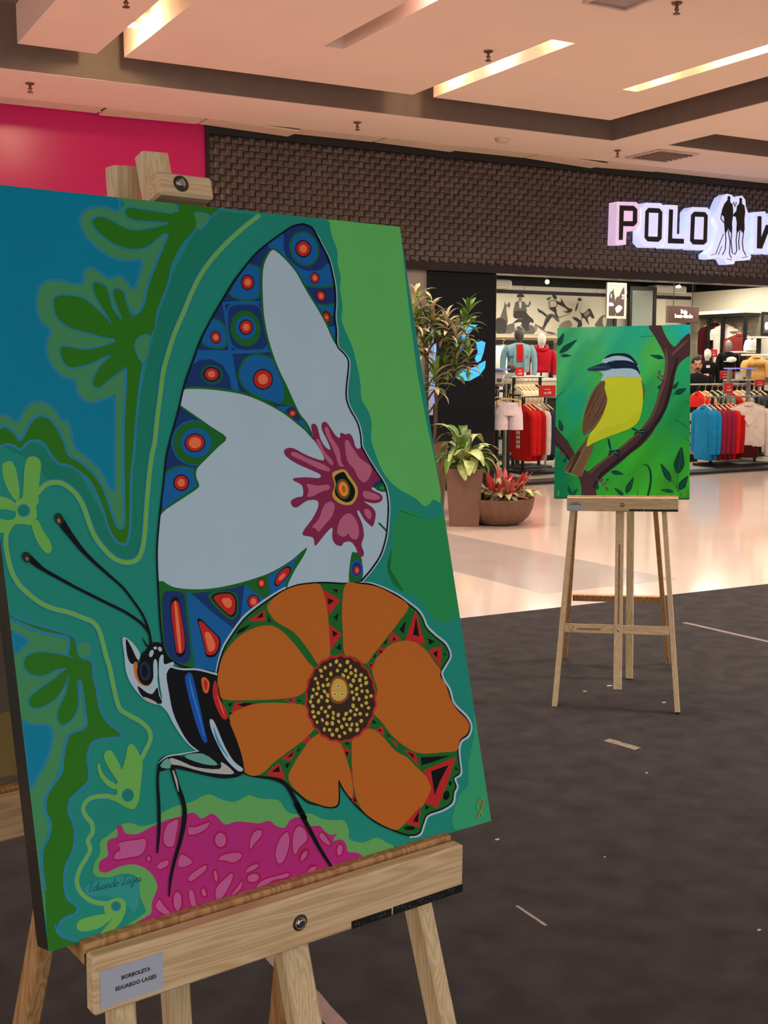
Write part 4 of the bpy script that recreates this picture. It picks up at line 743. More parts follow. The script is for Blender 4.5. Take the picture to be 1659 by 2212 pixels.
p BL - -1068,2491 -1012,2482 -987,2322 -967,2129 -946,1883 -930,1725 -970,1715 -1012,1826 -1057,2040 -1093,2321 -1098,2443
s BM 11,21,16,11 -1045,2453 -1032,2277 -996,2064 -960,1782
p S2 - -897,2413 -848,2414 -809,2347 -843,2248 -891,2255 -907,2345
p R - -876,2384 -848,2385 -835,2343 -856,2281 -879,2297
p R - -749,2356 -718,2299 -709,2157 -650,2025 -645,1927 -704,1929 -763,2061 -788,2222
s S 5,16,5 -733,2196 -703,2068 -680,1959
p K - -1558,1538 -1509,1629 -1394,1658 -1215,1607 -1041,1626 -836,1441 -773,1472 -637,1325 -523,1354 -543,1289 -646,1266 -839,1295 -1058,1381 -1361,1503 -1527,1502
p W - -869,1939 -830,1941 -794,1857 -729,1637 -639,1446 -535,1339 -598,1325 -716,1461 -791,1614 -858,1816
p BM - -834,1873 -781,1681 -700,1501 -741,1553 -816,1705
p TG - -1229,1610 -1007,1599 -840,1445 -1023,1489
p GW - -1390,1623 -1277,1568 -1103,1467 -824,1395 -793,1467 -657,1328 -737,1318 -1017,1399 -1284,1519 -1390,1556
p TG - -1518,1564 -1455,1619 -1401,1608 -1405,1520 -1486,1532
s W 10,15,15,5 -1049,1636 -1266,1642 -1433,1645 -1541,1593
s K 30,30,36,36,20 -1538,1551 -1571,1408 -1592,1163 -1622,923 -1678,674
s K 56,56,51,56,46,36,31,15 -1386,1521 -1350,1313 -1310,1137 -1316,971 -1393,755 -1496,548 -1567,369 -1609,201
s GW 16,26,10 -1381,1487 -1358,1365 -1350,1254
s K 17,29,51,57,57,46,34 -360,1212 -165,1150 -18,1056 70,880 188,598 73,837 220,480 319,247 436,17
p W - -1766,2963 -1725,2975 -1645,2896 -1580,2769 -1615,2715 -1636,2692 -1666,2578 -1626,2497 -1544,2433 -1482,2483 -1442,2665 -1406,2702 -1419,2542 -1424,2373 -1406,2234 -1447,2207 -1568,2260 -1648,2340 -1736,2488 -1771,2627 -1766,2795
p K - -1727,2958 -1683,2885 -1633,2742 -1616,2706 -1692,2683 -1733,2773
p K - -1499,2826 -1446,2879 -1354,2875 -1303,2834 -1290,2729 -1209,2640 -1330,2512 -1412,2592 -1580,2701 -1580,2769 -1531,2796
p S2 - -1673,2689 -1636,2692 -1632,2590 -1600,2493 -1526,2431 -1555,2423 -1631,2464 -1676,2555
p K - -1454,2572 -1487,2472 -1558,2434 -1624,2481 -1649,2585 -1616,2685 -1545,2723 -1478,2676
p NE - -1491,2583 -1513,2511 -1560,2484 -1605,2517 -1620,2592 -1599,2664 -1551,2692 -1507,2658
p K - -1523,2586 -1536,2537 -1562,2518 -1587,2540 -1595,2590 -1583,2639 -1556,2659 -1532,2636
p W - -1368,2706 -1318,2733 -1323,2631 -1221,2642 -1213,2607 -1309,2526 -1324,2289 -1387,2239 -1403,2386 -1398,2556
p W - -1424,2700 -1402,2659 -1428,2475 -1485,2399 -1518,2421 -1471,2499 -1450,2649
p W - -1381,2816 -1389,2805 -1405,2802 -1419,2809 -1424,2822 -1416,2833 -1400,2835 -1385,2828
p W - -1328,2804 -1329,2784 -1343,2773 -1360,2778 -1371,2795 -1369,2815 -1356,2826 -1339,2821
p W - -1435,2756 -1455,2733 -1476,2730 -1485,2748 -1477,2777 -1457,2799 -1436,2802 -1427,2784
p K - -1661,2443 -1572,2362 -1503,2334 -1439,2392 -1429,2306 -1408,2217 -1533,2246 -1630,2337
p GW - -1606,2317 -1529,2279 -1463,2226 -1551,2249
s K 26,31,26,26,26,31,36,46,62,82,62 -1448,2838 -1449,2993 -1496,3187 -1583,3351 -1688,3516 -1830,3667 -1970,3816 -2091,3962 -2192,4122 -2263,4244 -2302,4348
s K 20,30,30,30,30,30,35,40,60,70 -1453,2985 -1525,3105 -1689,3244 -1854,3347 -2017,3449 -2210,3570 -2383,3687 -2522,3783 -2612,3866 -2699,3964
s K 21,16,5 -1480,2834 -1517,2899 -1532,2949
p KG - -2253,4324 -2256,4277 -2285,4250 -2322,4259 -2346,4298 -2342,4345 -2314,4372 -2277,4363
p S2 - -2290,4292 -2292,4274 -2302,4265 -2314,4270 -2321,4287 -2319,4305 -2309,4314 -2297,4309
p KG - -2653,3945 -2656,3901 -2681,3877 -2714,3886 -2736,3923 -2733,3966 -2708,3990 -2675,3982
p S2 - -2679,3919 -2680,3905 -2689,3898 -2699,3902 -2704,3915 -2703,3929 -2694,3936 -2684,3932
s OR 15 2757,292 2843,291 2813,216 2768,162 2702,92
s YG 15 2732,266 2728,192 2783,138 2786,84
s SG 6 -2396,535 -2412,544 -2431,533 -2427,512 -2414,507 -2434,504 -2452,485 -2448,464 -2423,470 -2407,482
s SG 6 -2367,496 -2381,501 -2403,482 -2403,461 -2381,468 -2363,496 -2343,540 -2368,484 -2373,459 -2357,471
s SG 6 -2358,471 -2342,495 -2352,471 -2348,458 -2330,469 -2318,493 -2328,465 -2325,457 -2312,468
s SG 6 -2272,488 -2287,494 -2306,474 -2305,456 -2287,463 -2270,488 -2281,462 -2278,454 -2265,465
s SG 6 -2265,466 -2246,492 -2242,487 -2232,486 -2243,460 -2239,452 -2227,463
s SG 6 -2183,486 -2197,491 -2220,472 -2220,451 -2198,458 -2180,486 -2159,531 -2184,474 -2189,449 -2173,460
s SG 6 -2143,484 -2164,473 -2171,450 -2156,449 -2141,467 -2143,484 -2129,479
s SG 6 -2041,512 -2044,525 -2056,513 -2075,468 -2096,448 -2102,453 -2089,456 -2075,443 -2048,449
s SG 6 -2009,474 -2024,480 -2044,460 -2043,441 -2024,448 -2007,474 -2019,448 -2016,439 -2002,451
s SG 6 -1961,471 -1976,478 -1994,459 -1988,445 -1970,449 -1958,471 -1983,412 -2002,397 -2008,410 -1982,429 -1955,448
s SG 6 -1955,449 -1934,452 -1920,466 -1927,475 -1945,457 -1945,435 -1927,436 -1914,446
s SG 6 -1917,442 -1890,473 -1894,458 -1894,441 -1908,433 -1915,438 -1875,448
"""
ART2 = """
p br - 1119,7833 1431,7251 1742,6641 1854,6223 1793,5533 1644,4985 1454,4257 1241,3712 941,3260 511,2764 36,2358 -613,1861 -1134,1454 -1481,1182 -1752,1498 -2072,2044 -2395,2594 -2715,2962 -2935,3240 -2935,2412 -2698,2182 -2423,1817 -2149,1453 -1874,955 -1732,459 -1680,0 -1088,5 -1075,552 -689,1048 -84,1545 389,1995 863,2355 1249,2805 1462,3166 1719,3572 1932,4069 2102,4614 2229,5160 2334,5708 2484,6073 2786,6343 2924,6478 2926,7401 2610,7223 2351,6905 2220,6839 2001,7098 1780,7522 1647,7828
s brd 82,122,163,163,163,163,163,143,82 2397,6351 2184,5527 2057,4797 1803,3934 1332,3167 689,2401 -87,1725 -864,1048 -1205,461
s brl 61,123,123,102,102,102,102,102,61 1872,6777 1920,6129 1837,5349 1625,4620 1328,3711 813,3034 37,2312 -872,1589 -1391,1092
s brl 62,124,103 2827,7126 2481,6810 2135,6448
s brd 62,104,62 -2930,2550 -2517,2045 -2107,1544
p lf - -2893,6974 -2703,7101 -2651,7296 -2634,7584 -2826,7383 -2928,7213
s lfl 11,19,9 -2893,6974 -2751,7272 -2660,7523
p lf - -2832,6633 -2515,6719 -2291,6930 -2030,7262 -2410,7091 -2667,6925
s lfl 11,19,9 -2832,6633 -2422,6936 -2110,7199
p lf - -2770,6523 -2619,6448 -2470,6461 -2273,6513 -2473,6573 -2622,6593
s lfl 11,19,9 -2770,6523 -2521,6510 -2322,6514
p lf - -2627,3008 -2569,3205 -2636,3373 -2774,3585 -2794,3335 -2772,3156
s lfl 10,19,8 -2627,3008 -2689,3299 -2759,3527
p lf - 1788,6316 1629,6450 1448,6476 1197,6467 1419,6337 1593,6272
s lfl 10,19,8 1788,6316 1495,6401 1256,6452
p lf - 1536,4918 1635,4935 1676,5006 1709,5122 1603,5075 1541,5024
s lfl 10,19,8 1536,4918 1628,5015 1691,5101
p lf - 2187,4886 2328,4940 2394,5057 2453,5239 2299,5138 2206,5044
s lfl 10,18,8 2187,4886 2327,5057 2427,5204
p lf - 2274,4680 2480,4634 2620,4733 2782,4924 2538,4920 2374,4873
s lfl 10,18,8 2274,4680 2534,4789 2731,4900
p lf - 2419,1079 2689,1413 2690,1788 2585,2306 2347,1840 2248,1479
s lfl 10,18,8 2419,1079 2527,1687 2568,2182
p lf - 2144,744 2121,1058 1960,1290 1689,1568 1783,1185 1894,923
s lfl 10,18,8 2144,744 1930,1163 1735,1485
p lf - 2486,369 2728,480 2811,692 2858,1013 2607,820 2466,645
s lfl 10,18,8 2486,369 2686,682 2820,949
p lf - 2253,302 2099,414 1929,421 1697,387 1910,286 2074,241
s lfl 10,18,8 2253,302 1977,354 1753,379
p lf - -450,1184 -296,1055 -122,1043 117,1073 -97,1191 -263,1246
s lfl 10,18,8 -450,1184 -168,1118 61,1084
p lf - 215,201 425,368 498,602 539,939 321,686 198,476
s lfl 10,18,8 215,201 390,564 507,866
p lf - 129,111 55,284 -85,372 -296,457 -167,265 -51,145
s lfl 10,18,8 129,111 -78,291 -254,422
p lf - -2166,96 -2148,261 -2212,398 -2330,569 -2317,361 -2283,214
s lfl 10,19,8 -2166,96 -2241,335 -2314,521
p lf - -2144,96 -2011,144 -1946,250 -1886,413 -2032,323 -2122,238
s lfl 10,18,8 -2144,96 -2009,249 -1911,381
p lf - -1041,1183 -1120,1088 -1132,977 -1123,822 -1049,955 -1012,1061
s lfl 10,18,8 -1041,1183 -1088,1004 -1115,858
p lf - -1028,350 -959,451 -976,552 -1033,687 -1086,552 -1101,451
s lfl 10,18,8 -1028,350 -1023,519 -1033,653
p lf - -2529,1589 -2425,1621 -2409,1697 -2423,1817 -2522,1754 -2570,1694
s lfl 10,19,8 -2529,1589 -2468,1699 -2434,1794
p lf - -2903,2366 -2859,2282 -2786,2250 -2677,2228 -2749,2316 -2811,2367
s lfl 10,19,8 -2903,2366 -2793,2292 -2699,2242
p lf - -641,779 -579,768 -553,803 -533,869 -600,862 -639,843
s lfl 10,18,8 -641,779 -584,819 -544,860
s lf 21 -2929,4490 -2754,4721 -2554,4881
s lf 20 2323,3522 2581,3339 2933,3067
s lf 20 2754,2731 2840,2596 2934,2528
s lf 20 2749,4379 2930,4241
s lf 21 771,7290 991,7345 1343,7337
s lf 20 2207,789 2336,568 2593,127
s lf 20 2419,1056 2400,657 2423,303
s lf 20 2253,280 2084,35
s lf 20 713,26 731,338
s lf 21 1722,6341 1853,6292
s lf 20 2123,4636 2274,4680
s lf 20,61,91,91,101 914,1500 1131,1456 1263,1143 1267,652 1143,29
p bl - 1637,5540 1604,5530 1566,5551 1546,5590 1556,5626 1590,5636 1627,5615 1647,5575
p bl - 1693,5326 1665,5305 1624,5311 1593,5341 1590,5378 1618,5400 1660,5393 1691,5363
p bl - 1804,5283 1778,5259 1736,5262 1703,5289 1698,5326 1723,5350 1765,5347 1799,5320
p bl - 1864,5085 1833,5069 1792,5083 1767,5119 1771,5155 1802,5171 1842,5157 1867,5122
p bl - 1578,5391 1543,5394 1515,5427 1509,5471 1530,5500 1565,5497 1593,5464 1599,5420
p bl - 1750,5450 1717,5437 1678,5454 1656,5492 1662,5528 1695,5541 1734,5524 1757,5486
p bl - 1851,5211 1835,5179 1795,5166 1755,5180 1738,5213 1755,5245 1795,5258 1835,5244
p bl - 1628,5638 1595,5650 1575,5690 1580,5734 1607,5756 1641,5744 1660,5705 1655,5661
p bl - -1006,771 -1041,770 -1073,799 -1083,842 -1065,873 -1030,874 -998,845 -988,802
p bl - -839,678 -874,683 -900,717 -902,761 -879,788 -844,783 -818,748 -816,705
p bl - -720,569 -749,550 -791,559 -820,591 -819,627 -790,646 -748,637 -719,605
p bl - -607,414 -642,413 -674,442 -684,484 -666,515 -631,516 -599,487 -589,445
p bl - -893,758 -919,733 -962,735 -995,761 -1001,797 -975,821 -933,820 -899,793
p bl - -779,778 -814,771 -850,794 -866,834 -854,868 -820,875 -784,852 -767,812
p bl - -548,338 -580,324 -619,340 -642,377 -635,412 -603,426 -564,409 -541,373
p bl - -673,631 -706,642 -726,681 -721,723 -694,746 -661,735 -641,696 -646,654
p bl - -2683,1964 -2718,1975 -2738,2015 -2734,2058 -2706,2081 -2672,2069 -2651,2030 -2656,1987
p bl - -2457,1976 -2474,1944 -2514,1931 -2556,1944 -2573,1977 -2557,2009 -2516,2022 -2475,2009
p bl - -2561,2007 -2594,1993 -2634,2010 -2658,2047 -2651,2083 -2618,2097 -2578,2080 -2554,2043
p tl - -1508,2727 -1238,2407 -1362,1907 -1573,1363 -1786,955 -1963,1000 -2054,1135 -2276,1135 -2501,1316 -2243,1726 -1941,2135 -1682,2500
p tld - -1938,1999 -1762,2044 -2103,1362 -2210,1158 -2321,1180
s tle 10,21,12 -1504,2453 -1846,1816 -2144,1180
s tle 10,21,12 -1406,1907 -1616,1317 -1741,955
s tle 25 -2476,1180 -2186,1067 -1918,946
s tld 21,50,41 -1593,2499 -2025,1908 -2413,1316
p ye - -889,5484 -313,5568 217,5536 789,5504 858,5088 915,4629 889,4171 806,3716 679,3398 419,3173 28,2993 -452,2814 -889,2633 -1239,2475 -1501,2317 -1505,2545 -1379,2909 -1076,3319 -819,3822 -694,4326 -746,4880
p yed - -1245,2817 -852,3135 -370,3269 241,3493 674,3900 806,3716 679,3398 419,3173 28,2993 -452,2814 -889,2633 -1239,2475 -1458,2362
p yel - -710,5389 -223,5451 482,5416 703,5275 664,4815 361,4452 -211,4505 -568,4832
p wg - -886,5345 -751,5204 -783,4973 -652,4510 -692,4234 -819,3822 -1033,3411 -1249,3092 -1512,2910 -1666,2842 -1738,3140 -1701,3553 -1619,3967 -1494,4427 -1279,4887
s wgd 13,33,17 -928,5160 -1233,4748 -1447,4288
s wgd 12,33,17 -743,4649 -999,4053 -1342,3367
s wgd 13,33,17 -923,4836 -1268,4194 -1522,3506
s wgd 12,33,17 -694,4326 -993,3686 -1426,3047
s wgd 13,33,17 -1101,4839 -1446,4196 -1615,3737
s tle 8,19,8 -1279,4841 -1536,4289 -1661,3829
s tle 8,19,8 -1098,4654 -1226,4378
s tle 8,19,8 -1331,4010 -1373,3873
s tle 8,19,8 -1044,4100 -1174,3871
s tle 8,19,8 -906,3777 -1208,3275 -1600,2911
s wg 21,54,62,21 812,5319 924,5087 941,4720 917,4400
p wt - -932,5392 -846,5576 -937,5717 -1071,5766 -672,5852 36,5933 565,5877 721,5689 780,5504 438,5472 -224,5520 -666,5458 -886,5299
p wt - -921,6159 -813,6344 -414,6476 117,6489 428,6343 652,6014 699,5736 126,5746 -583,5828 -719,6039
p kb - -822,6344 -593,6526 -238,6580 161,6558 428,6389 651,6061 608,6015 341,6298 -15,6445 -370,6461 -635,6387
p kb - -808,6041 -588,6200 -234,6254 209,6231 519,6109 697,5875 766,5550 655,5737 434,5856 81,5886 -317,5869 -584,5897
p bk - -1573,5868 -1387,5958 -1032,6092 -765,6143 -495,5896 -671,5806 -1027,5775 -1429,5791
s bkl 11,25,13 -1519,5876 -1119,5953 -718,5946
s bkl 21 -521,6175 -388,6182
p kb - -405,6103 -425,6064 -475,6049 -525,6066 -547,6106 -527,6145 -477,6160 -426,6143
s ft 62,82,62 -590,2678 -525,2405 -464,2132
s ft 61,82,61 -551,2087 -354,2132 -179,2087 -80,1906
s ft 62,82,62 -571,1929 -398,2087 -49,2154
s ft 61,82,61 -353,2042 -177,1928 -153,1770
s ft 61,82,61 442,3127 617,3058 770,2966
s ft 61,82,61 554,2854 683,2989 943,3056 1095,3033
s ft 61,82,61 726,2989 879,2898 838,2694
s ft 61,82,61 900,3011 1009,2942 1032,2829
s ftl 21 -508,2178 -310,2109 -134,1973
s ftl 20 -440,2019 -222,2041
s ftl 20 617,3035 857,2989 1008,3033
s ftl 20 814,2898 859,2762
s sg 19 -2769,341 -2744,205 -2808,92
s sg 19 -2692,251 -2753,205 -2706,93
s so 32 2783,261 2741,208 2699,137
"""
# ================================================================== SETTING
CREAM = mat('cream_tile', (206, 187, 171), .10, var=.03, scale=2.0, spec=.5)
GREYT = mat('grey_tile', (168, 156, 148), .12, var=.05, scale=3.0)
CARP = mat('grey_carpet', (44, 41, 40), .95, var=.4, scale=9.0, bump=.5, bscale=900, spec=.2)
_nt = CARP.node_tree; _b = _nt.nodes['Principled BSDF']
_b.inputs['Sheen Weight'].default_value = .05; _b.inputs['Sheen Tint'].default_value = (1.0, .85, .75, 1); _b.inputs['Sheen Roughness'].default_value = .5
PLAST = mat('ceiling_plaster', (232, 208, 194), .9, var=.02, scale=1.5)
PLAST2 = mat('slab_plaster', (232, 206, 190), .9, var=.02, scale=1.5)
RECSHADE = mat('grey_recess_paint', (120, 102, 92), .9, var=.05)  # darker grey holds the shade of the ceiling recesses
PINK = mat('magenta_hoarding', (196, 8, 98), .30, var=.02, scale=1.0)
BLACKG = mat('black_gloss', (6, 5, 6), .07, var=.2, spec=.3)
BLACKM = mat('black_matt', (16, 14, 14), .55, var=.2)
WOVEN = mat('woven_bronze', (72, 57, 50), .34, var=.12, scale=3, spec=.7)
WOVENB = mat('woven_backing', (34, 23, 19), .5, var=.1)
SHOPW = mat('shop_wall_paint', (200, 192, 172), .85, var=.02)
SHOPF = mat('shop_floor', (176, 168, 148), .3, var=.05, scale=2)
PALE = mat('pale_pilaster', (128, 120, 112), .6, var=.04)

m = MB(); m.box((-9, -9, -.12), (20, 11.6, 0)); fl = struct(m.build('floor', CREAM))
q = [atZ(966, 1152, 0), atZ(1460, 1251, 0), atZ(1174.5, 1283, 0), atZ(978, 1233, 0)]
inl = [(5.55, 9.0), (5.62, 5.72), (5.35, 5.6), (4.53, 6.02), (4.45, 7.1), (4.45, 9.0)]
inl = [(q[0].x, q[0].y), (q[1].x, q[1].y), (q[2].x, q[2].y), (q[3].x, q[3].y), (4.42, 8.2)]
m = MB(); m.prism(inl, (0, 0, .0012), (1, 0, 0), (0, 1, 0), .002); m.build('grey_inlay', GREYT, fl)
m = MB(); m.box((4.3, 11.56, -.12), (20, 17.1, .0)); struct(m.build('floor', SHOPF))

# carpet laid on the polished floor
c0 = atZ(1000, 1337, 0); c1 = atZ(1659, 1263, 0); sl = (c1.y - c0.y) / (c1.x - c0.x)
m = MB(); m.prism([(-3.6, c0.y + sl * (-3.6 - c0.x)), (-3.6, -2.4), (9.5, -2.4), (9.5, c0.y + sl * (9.5 - c0.x))], (0, 0, .006), (1,0,0), (0,1,0), .0055)
cp = m.build('carpet', CARP); tag(cp, 'dark grey needle felt carpet laid over the polished floor', 'carpet')
# adhesive tape and scraps on the carpet
def strip(name, a, b, w_, mtl, label, cat, z=.0064, h=.0006):
    a = atZ(*a, 0.006); b = atZ(*b, 0.006); d = (b - a); L = d.length; d.normalize(); n = Vector((-d.y, d.x, 0))
    c = (a + b) / 2; rz = math.atan2(d.y, d.x); rnd = random.Random(name + label)
    k = 10; top = []; bot = []
    for i in range(k + 1):
        x = -L / 2 + L * i / k; top.append((x, w_ / 2 * (1 + rnd.uniform(-.12, .12)))); bot.append((x, -w_ / 2 * (1 + rnd.uniform(-.12, .12))))
    mb = MB(); mb.prism(bot + top[::-1], (0, 0, h), (1,0,0), (0,1,0), h); o = mb.build(name, mtl); o.location = (c.x, c.y, z); o.rotation_euler = (0, 0, rz)
    tag(o, label, cat); return o
TAPE = mat('old_tape', (112, 98, 92), .5, var=.2, scale=30)
TAPE2 = mat('clear_tape', (120, 108, 90), .25, var=.3, scale=40)
strip('tape_strip', (1478, 1345), (1720, 1400), .035, TAPE, 'long pale tape strip on carpet right of the bird easel', 'tape')
strip('tape_strip', (1310, 1598), (1378, 1618), .04, TAPE2, 'short shiny tape piece with yellow streak on the carpet', 'tape')
strip('tape_strip', (1116, 1957), (1180, 2000), .010, TAPE, 'thin frayed tape sliver on carpet right of the butterfly easel', 'tape')
strip('tape_strip', (540, 2010), (780, 2270), .045, mat('pink_tape', (120, 92, 84), .6, var=.15, scale=30), 'broad brownish tape band on carpet under the butterfly easel', 'tape')
SCR = mat('scrap_paper', (170, 158, 146), .8, var=.1)
for i, (x, y, s_, lab) in enumerate([(1074, 1814, .008, 'small pale scrap on carpet beside butterfly painting corner'), (1397, 1670, .007, 'tiny pale scrap on carpet below the shiny tape piece'), (1316, 1482, .014, 'white scrap on carpet at the foot of the bird easel mast'), (1434, 1518, .012, 'white scrap on carpet near the right front easel foot'), (1264, 1494, .010, 'pale crumb on carpet between bird easel front feet'), (1640, 2010, .006, 'pale crumb on carpet at right lower side'), (1306, 1852, .004, 'tiny pale crumb on open carpet right of the easel')]):
    p = atZ(x, y, .006); mb = MB(); rnd = random.Random(i)
    pl = [(s_ * rnd.uniform(.7, 1.3) * math.cos(t), s_ * .6 * rnd.uniform(.7, 1.3) * math.sin(t)) for t in [k * math.pi / 4 for k in range(8)]]
    mb.prism(pl, (0, 0, .002), (1,0,0), (0,1,0), .002); o = mb.build('paper_scrap', SCR); o.location = (p.x, p.y, .006); tag(o, lab, 'scrap')

# ------------------------------------------------------------------ ceiling
ZS, ZL, ZU = 3.92, 4.04, 4.46
RY, RX = 10.25, 8.55          # inner edges of the border
m = MB()
m.box((-6, RY, ZS), (RX, 11.3, ZU))                       # border along the shops
hx0, hy0, hy1 = 9.25, 9.42, 10.15
m.box((RX, hy1, ZS), (20, 11.3, ZU)); m.box((RX, -4, ZS), (hx0, hy1, ZU)); m.box((hx0, -4, ZS), (20, hy0, ZU))
m.box((-6, 11.3, 3.95), (20, 11.6, ZU))
m.box((-6, -4, ZU), (20, 11.6, ZU + .1))
ceil = struct(m.build('ceiling', PLAST))
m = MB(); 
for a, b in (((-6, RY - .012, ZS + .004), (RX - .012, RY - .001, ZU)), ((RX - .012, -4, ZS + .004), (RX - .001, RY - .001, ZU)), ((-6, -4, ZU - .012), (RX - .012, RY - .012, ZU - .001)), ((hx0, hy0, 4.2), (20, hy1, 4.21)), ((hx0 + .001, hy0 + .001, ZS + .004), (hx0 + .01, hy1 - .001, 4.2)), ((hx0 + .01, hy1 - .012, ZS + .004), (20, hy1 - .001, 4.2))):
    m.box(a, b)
m.box((-6, 11.31, 3.944), (20, 11.59, 3.9495)); m.build('recess_shade_lining', RECSHADE, ceil)  # dark sheets paint in the shade of recesses and panel gaps
YE = 9.88; XE = 8.2
def slab(boxes): 
    m = MB()
    for x0, x1, y0, y1 in boxes: m.box((x0, y0, ZL), (x1, y1, ZL + .30))
    return m.build('ceiling_slab', PLAST2, ceil)
slab([(2.12, 2.76, -4, YE)])
slab([(2.99, 4.30, -4, YE), (4.30, 4.48, -4, 6.3), (4.30, 4.48, 8.76, YE), (4.48, 5.79, -4, YE), (5.79, 6.02, -4, 7.71), (6.02, 7.40, -4, YE), (7.40, 7.58, -4, 6.0), (7.40, 7.58, 8.75, YE), (7.58, XE, -4, YE)])
# access panels along the shopfronts, a few sagging open
pw_ = 0.98
for i in range(12):
    x0 = 1.2 + i * 1.02; m = MB(); m.box((-.498, -.146, 0), (.498, .146, .02)); p = m.build('ceiling_panel', mat('panel_paint', (214, 188, 166), .85, var=.03), ceil)
    sag = {2: .02, 3: .035, 5: .02, 7: .04, 8: .03}.get(i, 0)
    p.location = (x0 + .5, 11.45, 3.922 - sag / 2); p.rotation_euler = (0, sag * (1 if i % 2 else -.6), 0)
# recessed lamps in the slots
GLOW = mat('lamp_lens', (255, 244, 214), .3, emit=(255, 236, 190), es=22)
GLOWP = mat('lamp_lens_pink', (255, 230, 225), .3, emit=(255, 226, 222), es=22)
OFFL = mat('lamp_unlit', (190, 160, 140), .25, var=.05)
RING = mat('lamp_ring', (196, 182, 168), .35)
def ceil_lamp(x, y, lens, label, lit=None, z=ZL + .24, power=5):
    t = thing('ceiling_light', label, 'lamp', (x, y, z), 0, 'spot lamps in the ceiling slots')
    m = MB(); m.loft([(0,0,.0,.075,.075),(0,0,.05,.075,.075),(0,0,.1,.05,.05)], 16); m.build('housing', RING, t)
    m = MB(); m.loft([(0,0,-.006,.03,.03),(0,0,-.001,.058,.058)], 16); m.build('lens', lens, t)
    if lit:
        o = lamp('POINT', 'slot_lamp', (x + .02, y, z - .05), power, lit, .03)
    return t
def slotpt(px, py, X, z=ZL + .06): 
    p = atX(px, py, X); return p.y
YEL = (1.0, .80, .45); PNK = (1.0, .82, .78)
for px, py, l, c, nm in ((1215, 97, GLOW, YEL, 'far left slot lamp glowing yellow at near end of left long ceiling slot'), (1085, 145, GLOWP, PNK, 'pinkish white lamp midway along left long ceiling slot'), (985, 185, GLOW, YEL, 'warm lamp at far open end of left long ceiling slot')):
    ceil_lamp(5.905, slotpt(px, py, 6.02), l, nm.replace('far left slot lamp', 'lamp'), c, power=7)
for px, py, l, c, nm in ((1425, 180, GLOW, YEL, 'warm lamp nearest the closed end of right ceiling slot'), (1560, 130, GLOW, YEL, 'bright yellow lamp midway along right ceiling slot'), (1648, 98, GLOWP, PNK, 'pinkish lamp in right ceiling slot at the photo edge')):
    ceil_lamp(7.49, slotpt(px, py, 7.58), l, nm, c, power=7)
ceil_lamp(2.85, 9.2, GLOW, 'bright yellow lamp at end of the leftmost ceiling slot', YEL, z=ZL + .075, power=34)
ceil_lamp(2.87, slotpt(345, 28, 2.87, 4.2), OFFL, 'unlit round lamp in the leftmost ceiling slot')
ceil_lamp(4.39, slotpt(775, 66, 4.39, 4.2), OFFL, 'unlit round lamp in the narrow dark ceiling slot')
ceil_lamp(4.39, slotpt(945, 2, 4.48), GLOWP, 'white lamp in the narrow dark slot at top of photo', PNK)
# sprinklers, smoke detector, air vent
BRASS = mat('sprinkler_metal', (120, 84, 66), .4, .6)
def sprinkler(px, py, z, label):
    p = atZ(px, py, z - .03); t = thing('sprinkler', label, 'sprinkler', (p.x, p.y, z), 0, 'ceiling sprinklers')
    m = MB(); m.loft([(0,0,-.012,.035,.035),(0,0,-.001,.04,.04)], 12); m.build('escutcheon', BRASS, t)
    m = MB(); m.tube([(0,0,-.01),(0,0,-.05)], .012, 8); m.tube([(-.018,0,-.045),(0,0,-.07),(.018,0,-.045)], .005, 5); m.loft([(0,0,-.08,.026,.026),(0,0,-.074,.026,.026)], 10); m.build('head', BRASS, t)
sprinkler(65, 187, ZS, 'ceiling sprinkler above the magenta wall at far left')
sprinkler(772, 270, ZS, 'ceiling sprinkler over the left part of woven fascia')
sprinkler(1334, 330, ZS, 'ceiling sprinkler above the illuminated sign letters')
sprinkler(1055, 118, ZL, 'ceiling sprinkler beside the left long ceiling slot')
sprinkler(1462, 15, ZL, 'ceiling sprinkler at top right between the slots')
sprinkler(272, 0, ZL, 'ceiling sprinkler on the left narrow slab at top edge')
p = atZ(1085, 299, ZS); t = thing('smoke_detector', 'round white smoke detector on the ceiling border', 'detector', (p.x, p.y, ZS))
m = MB(); m.loft([(0,0,-.045,.05,.05),(0,0,-.03,.075,.075),(0,0,-.001,.085,.085)], 18); m.build('cover', mat('detector_plastic', (196, 172, 152), .6), t)
p = atZ(1430, 335, ZS); t = thing('air_vent', 'square metal air vent in ceiling border above the shop sign', 'vent', (p.x, p.y, ZS))
m = MB()
for a, b in (((-.3,-.3,-.02),(.3,-.26,-.001)),((-.3,.26,-.02),(.3,.3,-.001)),((-.3,-.26,-.02),(-.26,.26,-.001)),((.26,-.26,-.02),(.3,.26,-.001))): m.box(a, b)
m.build('frame', mat('vent_paint', (196, 176, 164), .5), t)
for i in range(6):
    m = MB(); M = Matrix.Translation((0, -.21 + i * .084, -.012)) @ Matrix.Rotation(.7, 4, 'X'); m.box((-.26,-.03,-.002),(.26,.03,.002), M=M); m.build('slat', mat('vent_slat', (150, 130, 124), .4), t)
p = atZ(1345, -6, ZL); t = thing('air_vent', 'white edged ceiling vent cut by the top of photo', 'vent', (p.x, p.y, ZL))
m = MB()
for a, b in (((-.2,-.2,-.02),(.2,-.17,-.001)),((-.2,.17,-.02),(.2,.2,-.001)),((-.2,-.17,-.02),(-.17,.17,-.001)),((.17,-.17,-.02),(.2,.17,-.001))): m.box(a, b)
m.build('frame', mat('vent_paint', (196, 176, 164), .5), t)
m = MB(); m.box((-.17,-.17,-.006),(.17,.17,-.002)); m.build('grille', mat('vent_slat', (150, 130, 124), .4), t)

